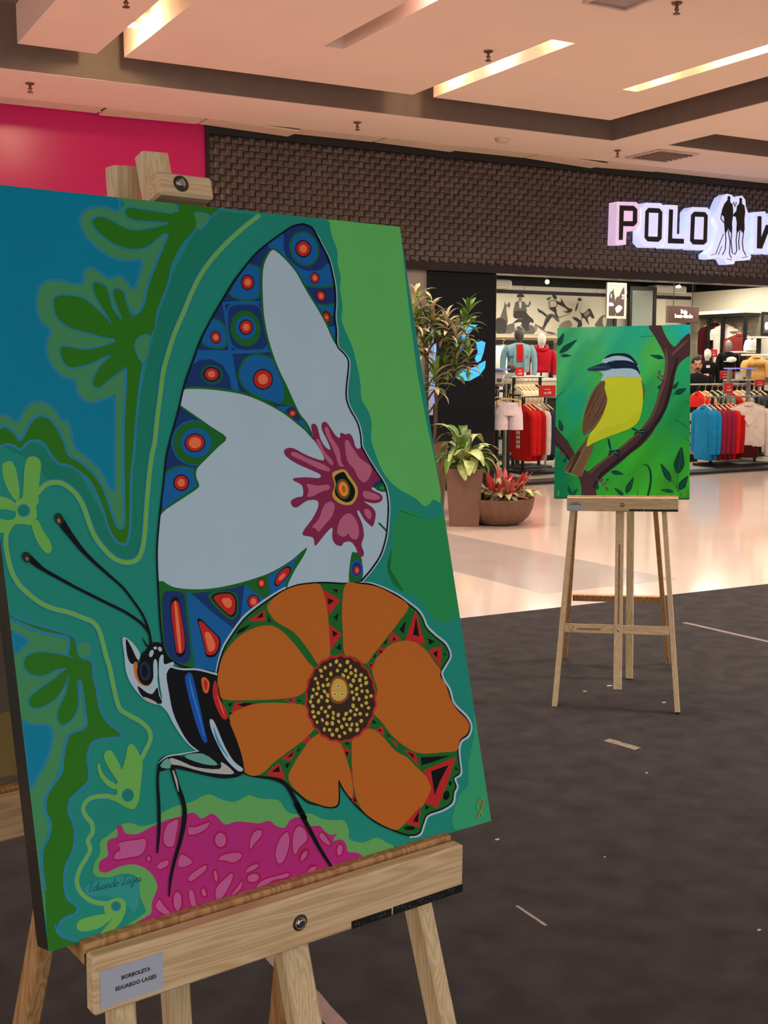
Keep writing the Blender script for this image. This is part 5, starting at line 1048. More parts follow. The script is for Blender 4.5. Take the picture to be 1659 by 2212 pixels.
# ------------------------------------------------------------------ front walls
YF = 11.65
m = MB(); m.box((-6, YF, 0), (4.352, YF + .2, 3.95)); struct(m.build('wall_left', PINK))
m = MB(); m.box((4.35, YF + .02, 2.66), (20, YF + .2, 3.95)); fas = struct(m.build('wall_front', WOVENB))
m = MB(); m.box((4.35, YF - .03, 3.845), (20, YF + .02, 3.95)); m.box((4.352, YF - .03, 2.66), (4.385, YF + .02, 3.845)); m.build('edge_strip', BLACKM, fas)
# woven cladding pieces, alternately arched about the upright and the level axis
NP_ = .0655
def weave_mesh(vert):
    vs = []; fs = []; n = 4; h = NP_ * .47
    for j in (0, 1):
        for i in range(n + 1):
            a = -1 + 2 * i / n; d = .004 + .013 * (1 - a * a)
            u, v = a * h * 1.0, (-1 + 2 * j) * h
            vs.append((u, -d, v) if vert else (v, -d, u))
    fs = [(i, i + 1, n + 2 + i, n + 1 + i) if vert else (i, n + 1 + i, n + 2 + i, i + 1) for i in range(n)]
    # closed ends
    m = MB(); m.add(vs, fs, 0, True)
    for j in (0, 1):
        ring = list(range(j * (n + 1), j * (n + 1) + n + 1)); m.add([vs[k] for k in ring] , [tuple(range(n + 1))])
    return m
wm = [weave_mesh(True), weave_mesh(False)]
wme = [q_.mesh('woven_piece', WOVEN) for q_ in wm]
stuff = MB(); cnt = 0; cells = []
for c in range(int((14.0 - 4.40) / NP_)):
    for r_ in range(18):
        cells.append((4.42 + c * NP_, 2.695 + r_ * NP_, (c + r_) % 2))
cells = [c for c in cells if c[1] < 3.84]
# keep the 300 nearest pieces as parts (those seen above the butterfly canvas)
vis = sorted([c for c in cells if c[1] > 3.30], key=lambda c: c[0])[:300]
vs_ = set(vis)
for x, z, k in cells:
    rx, rz_ = random.uniform(-.09, .09), random.uniform(-.09, .09)
    if (x, z, k) in vs_:
        o = link('woven_piece', wme[k], fas); o.location = (x, YF + .02, z); o.rotation_euler = (rx, 0, rz_)
    else:
        M = Matrix.Translation((x, YF + .02, z)) @ Matrix.Rotation(rz_, 4, 'Z') @ Matrix.Rotation(rx, 4, 'X')
        stuff.add([M @ Vector(v) for v in wm[k].v], wm[k].f, 0, True)
o = stuff.build('woven_cladding', WOVEN, fas); o['kind'] = 'stuff'
HEAD = mat('dark_red_header', (30, 14, 13), .25, var=.2)
m = MB(); m.box((4.35, YF - .02, 2.565), (20, YF + .2, 2.66)); struct(m.build('trim_1', HEAD))
# pale pilaster and black glossy column left of the opening
m = MB(); m.box((4.35, YF + .03, 0), (7.04, YF + .2, 2.565)); struct(m.build('wall_side', PALE))
m = MB(); m.bbox((7.04, YF - .02, 0), (7.99, YF + .35, 2.565), .012); struct(m.build('trim_2', BLACKG))
m = MB(); m.box((7.99, YF - .02, 0), (20, YF + .32, .035)); struct(m.build('trim_3', BLACKM))
# shop shell
YB = 17.0
m = MB(); m.box((5.2, YB, 0), (16.24, YB + .1, 2.86)); wb = struct(m.build('wall_back', SHOPW))
m = MB(); m.box((16.24, YF + .3, 0), (16.34, YB, 2.86)); wr_ = struct(m.build('wall_right', SHOPW))
m = MB(); m.box((5.1, YF + .35, 0), (5.2, YB, 3.3)); struct(m.build('wall_end', SHOPW))
m = MB(); m.box((5.1, YF + .2, 3.32), (20, YB + 1, 3.42)); m.box((5.1, YB + .1, 2.86), (20, YB + .16, 3.32)); m.box((16.34, YF + .2, 2.86), (16.4, YB, 3.32)); struct(m.build('ceiling', BLACKM))
m = MB(); m.box((7.99, YF + .2, 2.66), (16.24, YF + 1.3, 2.74)); struct(m.build('trim_4', mat('soffit_white', (196, 186, 168), .8, var=.02)))
# dark dado band between white boards and mural
GLASS_BLUE = mat('blue_led', (120, 170, 255), .3, emit=(70, 120, 255), es=1.4)
m = MB(); a = atY(941, 742, YF - .05); b = atY(941, 872, YF - .05); m.box((a.x - .018, YF - .05, b.z), (a.x + .018, YF - .035, a.z)); o = m.build('light_bar', GLASS_BLUE); tag(o, 'slim vertical blue light bar on the black column edge', 'light')
m = MB(); a = atY(912, 600, YF); m.box((7.01, YF - .045, .9), (7.09, YF - .021, 2.2)); o = m.build('mirror_strip', mat('grey_blue_strip', (150, 160, 190), .2)); tag(o, 'pale bluish vertical strip left of the black column', 'strip')
# blue reflection in the black column, built as glowing shapes (frame 860..1160, 580..1160 at 3.813)
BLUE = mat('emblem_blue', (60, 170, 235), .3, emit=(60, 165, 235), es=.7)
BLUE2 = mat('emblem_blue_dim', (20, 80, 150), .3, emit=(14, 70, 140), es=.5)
t = thing('blue_emblem', 'blue reflection built as glowing shapes on the glossy black column behind the plants', 'emblem', (7.5, YF - .04, 1.5))
def refl(pts, mtl, nm, d=.015):
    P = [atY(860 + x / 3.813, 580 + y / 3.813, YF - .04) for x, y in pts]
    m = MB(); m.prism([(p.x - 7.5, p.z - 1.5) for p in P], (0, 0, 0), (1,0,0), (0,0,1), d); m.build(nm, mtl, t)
refl([(520,440),(600,460),(655,465),(600,520),(560,560),(545,600),(525,580),(530,520)], BLUE, 'reflection_glow')
refl([(470,520),(525,560),(545,640),(520,690),(480,640)], BLUE2, 'reflection_glow')
refl([(645,610),(690,595),(720,610),(705,690),(680,760),(650,775),(635,740),(660,690)], BLUE, 'reflection_glow')
refl([(490,850),(560,830),(640,810),(690,775),(722,760),(715,820),(670,880),(590,925),(520,925),(485,900)], BLUE, 'reflection_glow')
# ================================================================== EASELS AND PAINTINGS
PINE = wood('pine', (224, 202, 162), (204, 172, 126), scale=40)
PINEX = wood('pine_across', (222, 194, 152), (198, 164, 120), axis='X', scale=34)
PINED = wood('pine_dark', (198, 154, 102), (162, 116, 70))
STEEL = mat('bolt_steel', (190, 195, 200), .2, 1.0)
SHADOWH = mat('bolt_recess', (60, 42, 26), .7)
CARDW = mat('card_paper', (176, 182, 196), .7, var=.02)
INK = mat('ink_grey', (60, 62, 72), .7)
STRIPB = mat('braille_black', (24, 25, 26), .35)
DOT = mat('braille_dot', (120, 132, 130), .4)
TS = math.tan(R(15.1))
def fy(z): return TS * z - .019
def make_easel(label, origin, rz, roll=0.0, top=1.745, clamp=True, dx=0.0, tx=0.0, mx=(0.0, 0.0), rf=.85, dx2=-.0175):
    def mxz(z): return mx[0] + mx[1] * (z - .82)
    t = thing('easel', label, 'easel', (origin[0], origin[1], .006), rz, 'double-sided pine easels'); t.rotation_euler = (0, roll, rz)
    for s in (-1, 1):
        m = MB(); m.beam((s * .2625 + dx, .0, 0), (s * .155 + dx, fy(1.45) + .018, 1.45), .022, .036, (1,0,0)); m.build('front_leg', PINE, t)
    for s in (-1, 1):
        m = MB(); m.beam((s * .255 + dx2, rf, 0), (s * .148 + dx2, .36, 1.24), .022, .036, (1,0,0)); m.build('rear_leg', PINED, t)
    z0 = .085
    m = MB(); m.beam((mxz(z0), fy(z0) + .012, z0), (mxz(top), fy(top) + .012, top), .036, .024, (1,0,0)); fm = m.build('front_mast', PINE, t)
    # slot of the mast
    m = MB(); m.beam((mxz(.36), fy(.36) - .0006, .36), (mxz(.70), fy(.70) - .0006, .70), .005, .002, (1,0,0)); m.build('slot', mat('slot_wood', (132, 92, 52), .7), fm)
    m = MB(); m.beam((.022 + (.033 if not clamp else 0), .515, .06 if clamp else .004), (-.072 + (.125 if not clamp else 0), .508, top - .01), .034, .030, (1,0,0)); rm = m.build('rear_mast', PINE, t)
    if clamp: m = MB(); m.beam((-.068, .4915, 1.69), (-.067, .492, 1.665), .012, .002, (1,0,0)); m.build('peg_hole', SHADOWH, rm)
    z = .335
    m = MB(); m.beam((-.226 + dx, fy(z) + .016, z), (.226 + dx, fy(z) + .016, z), .040, .016, (0, TS, 1)); cb = m.build('front_crossbar', PINEX, t)
    # stamped mark and line of print on the crossbar
    m = MB()
    O = Vector((0, fy(z) + .0075, z)); U = Vector((1,0,0)); V = Vector((0, TS, 1)).normalized()
    for a, b, c, d in ((-.205,.008,-.198,-.010),(-.198,-.010,-.180,.010),(-.198,-.010,-.178,-.008),(-.192,.006,-.178,.006)):
        p = O + U*a + V*b; q = O + U*c + V*d; m.beam(p, q, .002, .001, (0,-1,0))
    for i in range(26): m.beam(O + U*(-.165 + i*.004) + V*(-.004 if i % 3 else -.006), O + U*(-.165 + i*.004) + V*(.003 if i % 4 else .005), .0022, .001, (1,0,0))
    m.build('stamp', mat('stamp_ink', (80, 66, 44), .8), cb)
    yr = rf - (rf - .36) / 1.24 * .345
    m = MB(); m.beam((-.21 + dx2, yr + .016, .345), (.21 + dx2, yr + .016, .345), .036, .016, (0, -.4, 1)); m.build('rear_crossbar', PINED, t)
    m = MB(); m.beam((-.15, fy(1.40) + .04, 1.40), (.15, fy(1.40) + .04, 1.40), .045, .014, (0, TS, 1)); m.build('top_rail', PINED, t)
    for zz, yy in ((z, fy(z) - .002),):
        m = MB(); m.loft([(0,0,0,.006,.006),(0,0,.003,.004,.004)], 10); b = m.build('screw', STEEL, t); b.location = (mxz(zz), yy - .0005, zz); b.rotation_euler = (R(90) , 0, 0)
    # tray: ledge under the canvas, groove, front board
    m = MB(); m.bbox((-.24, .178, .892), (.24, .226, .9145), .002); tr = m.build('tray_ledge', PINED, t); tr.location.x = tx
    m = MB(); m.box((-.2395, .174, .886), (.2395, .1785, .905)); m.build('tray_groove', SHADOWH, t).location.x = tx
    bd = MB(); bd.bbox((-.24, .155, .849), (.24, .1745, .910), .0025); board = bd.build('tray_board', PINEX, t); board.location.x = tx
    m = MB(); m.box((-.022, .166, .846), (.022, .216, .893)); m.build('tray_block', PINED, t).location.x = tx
    def disc(nm, x, y, zz, r, d, mt, par):
        m = MB(); m.loft([(0,0,0,r,r),(0,0,d*.6,r,r),(0,0,d,r*.6,r*.6)], 16); o = m.build(nm, mt, par); o.location = (x, y, zz); o.rotation_euler = (R(90), 0, 0); return o
    disc('bolt_recess', .001, .1552, .878, .0095, .0006, SHADOWH, board); disc('bolt', .001, .1548, .878, .0068, .004, STEEL, board)
    # clamp on the mast over the canvas top
    if not clamp: return t, board
    zc = 1.700; yc = fy(zc)
    ux = Vector((1,0,0)); M = Matrix.Translation((-.026, yc, zc)) @ Matrix.Rotation(-math.atan(TS), 4, 'X')
    m = MB(); m.bbox((-.046, -.034, -.018), (.026, -.001, .010), .003); o = m.build('clamp_block', PINEX, t); o.matrix_local = M
    b = disc('bolt', -.018, -.0344, -.003, .0065, .004, STEEL, o); disc('bolt_recess', -.017, -.0342, -.003, .010, .0006, SHADOWH, o)
    return t, board
def card(board, lines, x0, x1, z0, z1, y=.1546):
    m = MB(); m.box((x0, y - .0004, z0), (x1, y + .0004, z1)); c = m.build('name_card', CARDW, board)
    for i, (s_, zz, sz) in enumerate(lines):
        if isinstance(s_, str): text(s_, sz, INK, c, frameM(((x0+x1)/2 + .004, y - .0006, zz), (1,0,0), (0,0,1)), bold=.0002)
        else:
            m = MB()
            for k in range(s_[1]): m.box(((x0+x1)/2 - s_[0]/2 + k * s_[0]/s_[1], y - .0007, zz - sz/2), ((x0+x1)/2 - s_[0]/2 + (k+.7) * s_[0]/s_[1], y - .0004, zz + sz/2))
            m.build('print', INK, c)
def braille(board, x0, x1, z0, z1, seed, y=.1542):
    m = MB(); m.box((x0, y - .0006, z0), (x1, y + .0006, z1)); b = m.build('braille_strip', STRIPB, board)
    rnd = random.Random(seed); d = MB(); n = int((x1 - x0 - .006) / .0062)
    for i in range(n):
        if rnd.random() < .12: continue
        for a in range(2):
            for c in range(3):
                if rnd.random() < .45:
                    cx = x0 + .004 + i * .0062 + a * .0025; cz = (z0 + z1) / 2 + (c - 1) * .0025
                    d.loft([(0,0,0,.0008,.0008),(0,0,.0005,.0004,.0004)], 6); 
                    for k in range(len(d.v) - 12, len(d.v)): q_ = d.v[k]; d.v[k] = (cx + q_[0], y - .0006 - q_[2], cz + q_[1])
    o = d.build('braille_dots', DOT, b); o['kind'] = 'stuff'
CANV_W = .587
def canvas(label, cat, loc, rz, tilt, roll, H_, edge, depth=.034):
    t = thing('painting', label, cat, loc, rz); t.rotation_euler = Matrix.Rotation(rz, 4, 'Z').to_3x3().to_4x4().to_euler()
    t.rotation_euler = (Matrix.Rotation(rz, 4, 'Z') @ Matrix.Rotation(-tilt, 4, 'X') @ Matrix.Rotation(-roll, 4, 'Y')).to_euler()
    m = MB(); m.bbox((-CANV_W/2, .0004, 0), (CANV_W/2, depth, H_), .0015); m.build('canvas', edge, t)
    return t
PAINT = paint_mat('acrylic_paint', .48)
def PAL(d, gain): return {k: tuple(min(v * gain, .95) for v in lin(c)) for k, c in d.items()}
pal1 = PAL(dict(T=(24,120,106), T2=(20,108,90), LR=(80,160,84), MR=(32,124,70), LB=(44,138,98), G=(36,100,22), H=(36,112,142), M=(56,122,80), B0=(2,110,138),
    L=(92,152,72), TL=(38,126,124), L2=(84,144,80), A=(150,34,104), AR=(142,18,66), AP=(160,78,128), N=(20,46,98), B=(14,84,142), DG=(22,88,34), K=(9,11,15), SG=(6,78,84),
    R=(160,34,36), S=(206,102,66), W=(146,170,184), F=(112,34,68), P=(156,86,112), Y=(170,140,56), Y2=(214,132,42), Y3=(172,146,62), O=(160,88,30), BR=(48,32,24), YS=(172,156,66),
    PW=(186,160,120), BL=(20,72,156), BM=(40,120,170), S2=(178,92,44), TG=(84,142,132), GW=(150,154,152), NE=(22,40,72), KG=(20,44,38), OR=(206,84,30), YG=(110,160,40)), 1.62)
def base1():
    w_, h_ = CANV_W / 2, .798
    return [(-w_, 0, 0), (w_, 0, 0), (w_, 0, h_), (-w_, 0, h_)], [(0, 1, 2, 3)], [[pal1['T']] * 4]
EDGE1 = mat('canvas_edge_dark', (15, 12, 11), .4, var=.2, scale=20, bump=.15, bscale=300)
p1 = canvas('large square-edged butterfly canvas with white and orange wings on near easel', 'painting', (.5248, 1.1465, .9177), R(7.82), .2661, -.0134, .798, EDGE1)
a1 = artwork('artwork', ART1, pal1, PAINT, p1, CANV_W, .798, base1)
e1, b1 = make_easel('near pine easel carrying the butterfly canvas', (.551, .958), R(7.82), .0134, dx=-.0175, tx=-.035, mx=(-.0089, -.0477), rf=.70)
card(b1, [('BORBOLETA', .8815, .0056), ('EDUARDO LAGES', .8715, .0056)], -.2335, -.1655, .8560, .8950)
braille(b1, .071, .128, .8505, .8595, 3); braille(b1, .131, .238, .8505, .8600, 5)

# the bird canvas: blended green ground, then the painted shapes
pal2 = PAL(dict(br=(66,46,48), brd=(36,30,36), brl=(96,68,62), lf=(14,62,48), lfl=(40,96,76), bl=(100,50,66), tl=(104,82,56), tld=(58,48,36), tle=(150,136,104), ye=(180,192,40), yed=(174,186,38), yel=(182,194,42),
    wg=(96,72,54), wgd=(62,46,36), wt=(150,184,204), kb=(20,34,56), bk=(30,56,76), bkl=(80,116,134), ft=(16,40,50), ftl=(84,130,150), sg=(120,170,140), so=(160,120,40)), 1.65)
def base2():
    w_, h_ = CANV_W / 2, .7833; ctl = 0; nx, ny = 70, 94; vs = []; fs = []; cs = []
    ctrl = [((0,1),(64,146,96)),((.3,1),(70,150,100)),((.62,1),(28,136,112)),((1,1),(20,146,142)),((0,.7),(56,146,84)),((.35,.75),(60,150,66)),((.75,.8),(60,152,64)),((1,.7),(26,138,84)),((0,.45),(30,128,74)),((.3,.5),(60,152,58)),((.8,.5),(30,132,72)),((1,.42),(24,122,64)),((0,.2),(10,100,66)),((.3,.2),(34,136,44)),((.6,.25),(44,146,36)),((1,.2),(44,146,40)),((0,0),(12,104,62)),((.4,0),(44,136,36)),((.75,0),(48,140,34)),((1,0),(46,120,34)),((.2,.85),(40,136,92)),((.45,.88),(30,140,110)),((.16,.55),(18,128,104))]
    for j in range(ny + 1):
        for i in range(nx + 1):
            u, v = i / nx, j / ny; vs.append((-w_ + 2 * w_ * u, 0, h_ * v))
            s_ = (u * .8 - v * .7); q_ = (u * .7 + v * .8)
            k = noise.noise(Vector((s_ * 9, q_ * 1.6, 2))) * .8 + noise.noise(Vector((s_ * 24, q_ * 3, 7))) * .35
            uu, vv = u - k * .10, v + k * .12
            W = 0; c = [0, 0, 0]
            for (a, b), col in ctrl:
                d = 1 / (((uu - a) ** 2 + (vv - b) ** 2) ** 1.6 + 2e-4); W += d
                for t_ in range(3): c[t_] += col[t_] * d
            c = tuple(min(max(x / W * (1 + k * .10), 0), 255) for x in c); cs.append(tuple(min(x * (2.0 + .3 * v), .95) for x in lin(c)))
    cols = []
    for j in range(ny):
        for i in range(nx):
            f = (j * (nx+1) + i, j * (nx+1) + i + 1, (j+1) * (nx+1) + i + 1, (j+1) * (nx+1) + i); fs.append(f); cols.append([cs[k] for k in f])
    return vs, fs, cols
EDGE2 = mat('canvas_edge_green', (30, 44, 26), .5, var=.2)
p2 = canvas('smaller canvas of a yellow-breasted bird on a branch, on far easel', 'painting', (3.376, 3.933, .910), -.7309, .262, .0185, .7833, EDGE2)
artwork('artwork', ART2, pal2, PAINT, p2, CANV_W, .7833, base2, step=6e-5)
e2, b2 = make_easel('far pine easel carrying the bird canvas near the carpet edge', (3.249, 3.7915), -.7309, -.0185, 1.62, False, dx=.004, tx=.023, mx=(.0125, 0.0))
card(b2, [((.03, 6), .886, .003), ((.052, 11), .879, .004)], -.236, -.168, .853, .879)
braille(b2, .030, .092, .8505, .8595, 8); braille(b2, .095, .238, .8505, .8595, 9)

# third easel, mostly out of frame at the left, its canvas just seen behind the butterfly
pc = atZ(-352, 1790, .915)
rz3 = R(10)
bk = Vector((-math.sin(rz3), math.cos(rz3), 0))
pal3 = PAL(dict(a=(112,96,60), b=(150,136,64), c=(96,90,78), d=(70,60,50), e=(126,112,70)), 1.5)
pc.z = .915
p3 = canvas('brown and mustard canvas half hidden at left behind the butterfly canvas', 'painting', pc, rz3, .26, 0, .6, mat('canvas_edge_brown', (70, 52, 38), .6))
rnd = random.Random(4); A3 = []
for i in range(46):
    x = rnd.randint(-2700, 2800); y = rnd.randint(300, 5700); r1 = rnd.randint(160, 520); r2 = rnd.randint(160, 700); a = rnd.uniform(0, 3)
    A3.append('p ' + rnd.choice('abcde') + ' - ' + ' '.join('%d,%d' % (x + r1 * math.cos(t) * math.cos(a) - r2 * math.sin(t) * math.sin(a), y + r1 * math.cos(t) * math.sin(a) + r2 * math.sin(t) * math.cos(a)) for t in [k * math.pi / 4 for k in range(8)]))
A3.append('q c - -2935,0 2935,0 2935,2400 1500,2600 0,2300 -2935,2500'); A3.append('p e - 1500,300 2935,200 2935,900 2000,1000'); A3.append('s b 60 2300,3300 2600,3700 2800,3400 2600,3000 2300,3200')
artwork('artwork', '\n'.join(A3), pal3, PAINT, p3, CANV_W, .6, lambda: ([(-CANV_W/2,0,0),(CANV_W/2,0,0),(CANV_W/2,0,.6),(-CANV_W/2,0,.6)], [(0,1,2,3)], [[pal3['a']]*4]))
o3 = pc - bk * .19
make_easel('pine easel at left edge holding the mustard canvas', (o3.x, o3.y), rz3, dx=-.075, tx=.045, dx2=-.09)
# ================================================================== PLANTERS
CLAY = mat('planter_brown', (112, 80, 60), .55, var=.06, scale=10)
BOWL = mat('bowl_brown', (104, 70, 50), .6, var=.18, scale=30, stretch=(1, 1, .2), bump=.3, bscale=90)
SOIL = mat('soil', (46, 34, 26), .95, var=.4, scale=60, bump=.6)
STEM = mat('plant_stem', (84, 74, 50), .8)
LF = [mat('leaf_green_dark', (74, 104, 38), .4, var=.25, scale=20), mat('leaf_green', (92, 128, 44), .4, var=.25, scale=20), mat('leaf_lamplit', (186, 172, 132), .5, var=.2, scale=20), mat('leaf_lime', (176, 190, 116), .4, var=.3, scale=30), mat('leaf_red', (168, 44, 42), .4, var=.3, scale=20), mat('leaf_rose', (196, 128, 104), .4, var=.3, scale=30), mat('leaf_olive', (150, 136, 92), .45, var=.3, scale=30)]  # pale beige leaves paint in lamp light caught by the rosettes
def leaf_mesh(L, W, curl, fold=.25, n=6, mtl=None, name='leaf'):
    m = MB(); vs = []; 
    for i in range(n + 1):
        t = i / n; a = curl * t; x = L * t * math.cos(a * .6); z = L * (t * .25 - curl * t * t * .5)
        w_ = W * max(math.sin(math.pi * min(t * .92 + .04, 1)) ** .8, .03)
        vs += [(x, -w_, z + w_ * fold), (x, 0, z), (x, w_, z + w_ * fold)]
    k = len(vs); vs += [(a, b, c - .0015) for a, b, c in vs]
    fs = []
    for i in range(n):
        for j in range(2):
            q_ = (i*3+j, (i+1)*3+j, (i+1)*3+j+1, i*3+j+1); fs.append(q_); fs.append(tuple(x + k for x in q_[::-1]))
    for i in range(n):
        fs.append((i*3, i*3+k, (i+1)*3+k, (i+1)*3)); fs.append((i*3+2, (i+1)*3+2, (i+1)*3+2+k, i*3+2+k))
    m.add(vs, fs, 0, True); return m.mesh(name, mtl)
def put_leaf(me, p, az, el, par, sc=1.0):
    o = link('leaf', me, par); o.location = p; o.rotation_euler = (random.uniform(-.3, .3), -el, az); o.scale = (sc,) * 3
def square_pot(label, c, wt, wbm, h, name='planter'):
    t = thing(name, label, 'planter', (c[0], c[1], 0), R(-34))
    m = MB(); a, b = wbm / 2, wt / 2; e = .012
    o = [(-a,-a,0),(a,-a,0),(a,a,0),(-a,a,0),(-b,-b,h),(b,-b,h),(b,b,h),(-b,b,h),(-b+.02,-b+.02,h),(b-.02,-b+.02,h),(b-.02,b-.02,h),(-b+.02,b-.02,h),(-b+.03,-b+.03,h-.05),(b-.03,-b+.03,h-.05),(b-.03,b-.03,h-.05),(-b+.03,b-.03,h-.05)]
    f = [(3,2,1,0)] + [(k, (k+1) % 4, 4+(k+1) % 4, 4+k) for k in range(4)] + [(4+k, 4+(k+1) % 4, 8+(k+1) % 4, 8+k) for k in range(4)] + [(8+k, 8+(k+1) % 4, 12+(k+1) % 4, 12+k) for k in range(4)]
    m.add(o, f); m.build('pot', CLAY, t)
    m = MB(); m.box((-b+.03, -b+.03, h-.06), (b-.03, b-.03, h-.05)); m.build('soil', SOIL, t)
    return t
# front square planter: foot spans x 975..1027 at y 1145
pa = atZ(966, 1150, 0); pb = atZ(1026, 1141, 0)
pc_ = atZ(996, 1138, 0)
zt = atY(1000, 1012, pc_.y).z
t1 = square_pot('shorter tapered brown planter with broad lime leaves in front', (pc_.x + .10, pc_.y + .10), .345, .27, zt)
lm = [leaf_mesh(.44, .06, 1.7, mtl=LF[3]), leaf_mesh(.40, .06, 1.5, mtl=LF[1]), leaf_mesh(.48, .05, 1.8, mtl=LF[0]), leaf_mesh(.42, .07, 1.4, mtl=LF[3])]
for i in range(46):
    az = random.uniform(0, 6.28); k = i / 46; el = 1.3 - k * 1.45
    r_ = .05 + .05 * random.random(); z = zt + .02 + random.uniform(0, .26) * (1 - k * .6)
    put_leaf(random.choice(lm), (r_ * math.cos(az), r_ * math.sin(az), z), az, el, t1, random.uniform(.6, .9))
m = MB()
for i in range(7): 
    a = i * .9; m.tube([(.06 * math.cos(a), .06 * math.sin(a), zt - .05), (.09 * math.cos(a), .09 * math.sin(a), zt + .16 + .02 * i)], .010, 6)
m.build('stalks', STEM, t1)
# tall planter behind it
q0 = atZ(948, 1118, 0)
zt2 = atY(950, 958, q0.y).z
t2 = square_pot('taller tapered brown planter behind, with a dracaena of leafy rosettes', (q0.x - .01, q0.y + .16), .345, .27, zt2, 'planter')
o = Vector(t2.location)
rl = [leaf_mesh(.23, .026, .9, .3, 5, LF[0]), leaf_mesh(.22, .026, .7, .3, 5, LF[1]), leaf_mesh(.24, .024, 1.0, .3, 5, LF[2]), leaf_mesh(.21, .024, .9, .3, 5, LF[6])]
ros = [((1010, 668), (0, 1, 0, 1, 0)), ((965, 690), (2, 2, 3, 2)), ((930, 665), (1, 0, 1, 2)), ((900, 640), (2, 3, 2, 2)), ((905, 690), (0, 1, 3)), ((985, 715), (2, 3, 1)), ((1005, 705), (1, 2, 1)), ((960, 770), (1, 0, 1)), ((1010, 765), (1, 3, 2)), ((940, 805), (1, 0, 1, 3)), ((915, 730), (3, 2, 1)), ((895, 665), (2, 2, 1)), ((890, 720), (0, 3)), ((985, 775), (3, 0, 1)), ((935, 690), (3, 0, 2))]
st = MB(); base = Vector((0, 0, zt2 - .06))
for i, ((px, py), ks) in enumerate(ros):
    dy = random.uniform(-.22, .12)
    p = Matrix.Rotation(R(34), 3, 'Z') @ (atY(px, py, o.y + dy) - o)
    tk = Vector((.06 * math.cos(2.1 * (i % 3)), .06 * math.sin(2.1 * (i % 3)), 0)); zk = max(zt2 + .12, p.z - .16 - .9 * math.hypot(p.x - tk.x, p.y - tk.y))
    st.tube(smooth([tuple(base + tk * .6), tuple(tk + Vector((0, 0, (zt2 + zk) / 2))), tuple(tk + Vector((0, 0, zk))), tuple(tk * .45 + Vector((p.x * .55, p.y * .55, zk * .5 + p.z * .5))), tuple(p)], False, 3), [.013] * 7 + [.010] * 3 + [.008] * 3, 6)
    for k in range(18):
        az = k * 2.4 + i; el = 1.25 - k * .10
        put_leaf(rl[random.choice(ks)], p - Vector((0, 0, k * .010)), az, el, t2, random.uniform(.7, 1.1))
st.build('branches', STEM, t2)
# round bowl
bc = atZ(1092, 1134, 0); zb = atY(1090, 1076, bc.y).z
bl = thing('bowl_planter', 'low round brown bowl planter with red and green striped leaves', 'planter', (bc.x, bc.y + .12, 0))
rb = .338
m = MB(); prof = [(.17, 0), (.23, .03), (.285, .09), (.322, .18), (rb, .29), (rb, zb if False else .305), (rb - .025, .305), (rb - .04, .26)]
sc_ = zb / .305
m.loft([(0,0,z * sc_, r_, r_) for r_, z in prof], 48, 0, True); m.build('bowl', BOWL, bl)
m = MB(); m.loft([(0,0,.24 * sc_, .29, .29), (0,0,.262 * sc_, .297, .297)], 24); m.build('soil', SOIL, bl)
sl_ = [leaf_mesh(.30, .035, .5, .2, 6, LF[4]), leaf_mesh(.28, .04, .9, .2, 6, LF[5]), leaf_mesh(.26, .045, 1.2, .2, 6, LF[6]), leaf_mesh(.30, .03, .3, .2, 6, LF[4]), leaf_mesh(.24, .045, 1.4, .2, 6, LF[3])]
for i in range(110):
    a = random.uniform(0, 6.28); rr = .26 * math.sqrt(random.random()); az = a + random.uniform(-.7, .7); k = random.random()
    me = sl_[random.choice((0, 3, 2, 1))] if k > .6 else sl_[random.choice((1, 2, 2, 4, 4))]
    put_leaf(me, (rr * math.cos(a), rr * math.sin(a), zb - .03 + random.uniform(0, .08)), az, .25 + .9 * k, bl, random.uniform(.6, .95))

# ================================================================== ILLUMINATED SIGN
LETW = mat('letter_white', (222, 228, 255), .4, emit=(186, 204, 255), es=.72)
LETP = mat('letter_pinkish', (232, 205, 232), .4, emit=(206, 184, 224), es=.68)
LETK = mat('letter_black', (10, 9, 12), .35)
YSN = YF - .17
sign = thing('shop_sign', 'white glowing POLO W sign with two standing figures on the fascia', 'sign', (10.8, YSN, 3.2))
def sp(pts, d=0.0): 
    return [(p.x - 10.8, p.z - 3.2) for p in [atY(1300 + x / 4.62, 410 + y / 4.62, YSN - d) for x, y in pts]]
def letter(outer, faces, body, nm='letter', holes=()):
    m = MB(); m.prism(sp(outer), (0, 0, 0), (1,0,0), (0,0,1), .15); o = m.build(nm, body, sign)
    m = MB()
    for f in faces: m.prism(sp(f, .006), (0, -.006, 0), (1,0,0), (0,0,1), .006)
    m.build('black_face', LETK, o)
    if holes:
        m = MB()
        for f in holes: m.prism(sp(f, .009), (0, -.009, 0), (1,0,0), (0,0,1), .003)
        m.build('white_counter', body, o)
    return o
letter([(150,118),(345,122),(382,160),(378,345),(335,408),(248,408),(240,548),(135,548)], [[(180,155),(320,160),(355,195),(353,330),(320,364),(215,362),(210,500),(172,500)]], LETP, holes=[[(222,208),(310,212),(308,312),(218,312)]])
letter([(440,128),(590,134),(640,180),(625,520),(585,572),(430,568),(385,520),(395,180)], [[(465,180),(575,185),(605,220),(598,490),(565,520),(460,515),(428,480),(437,215)]], LETW, holes=[[(472,228),(565,232),(556,468),(465,465)]])
letter([(640,148),(758,155),(748,440),(850,446),(850,586),(618,576)], [[(674,195),(712,198),(702,485),(820,490),(820,538),(662,534)]], LETW)
letter([(900,172),(1050,176),(1092,220),(1080,555),(1045,598),(895,592),(848,545),(862,215)], [[(925,218),(1030,222),(1058,255),(1050,520),(1018,548),(912,545),(883,510),(893,250)]], LETW, holes=[[(932,268),(1020,272),(1012,497),(922,493)]])
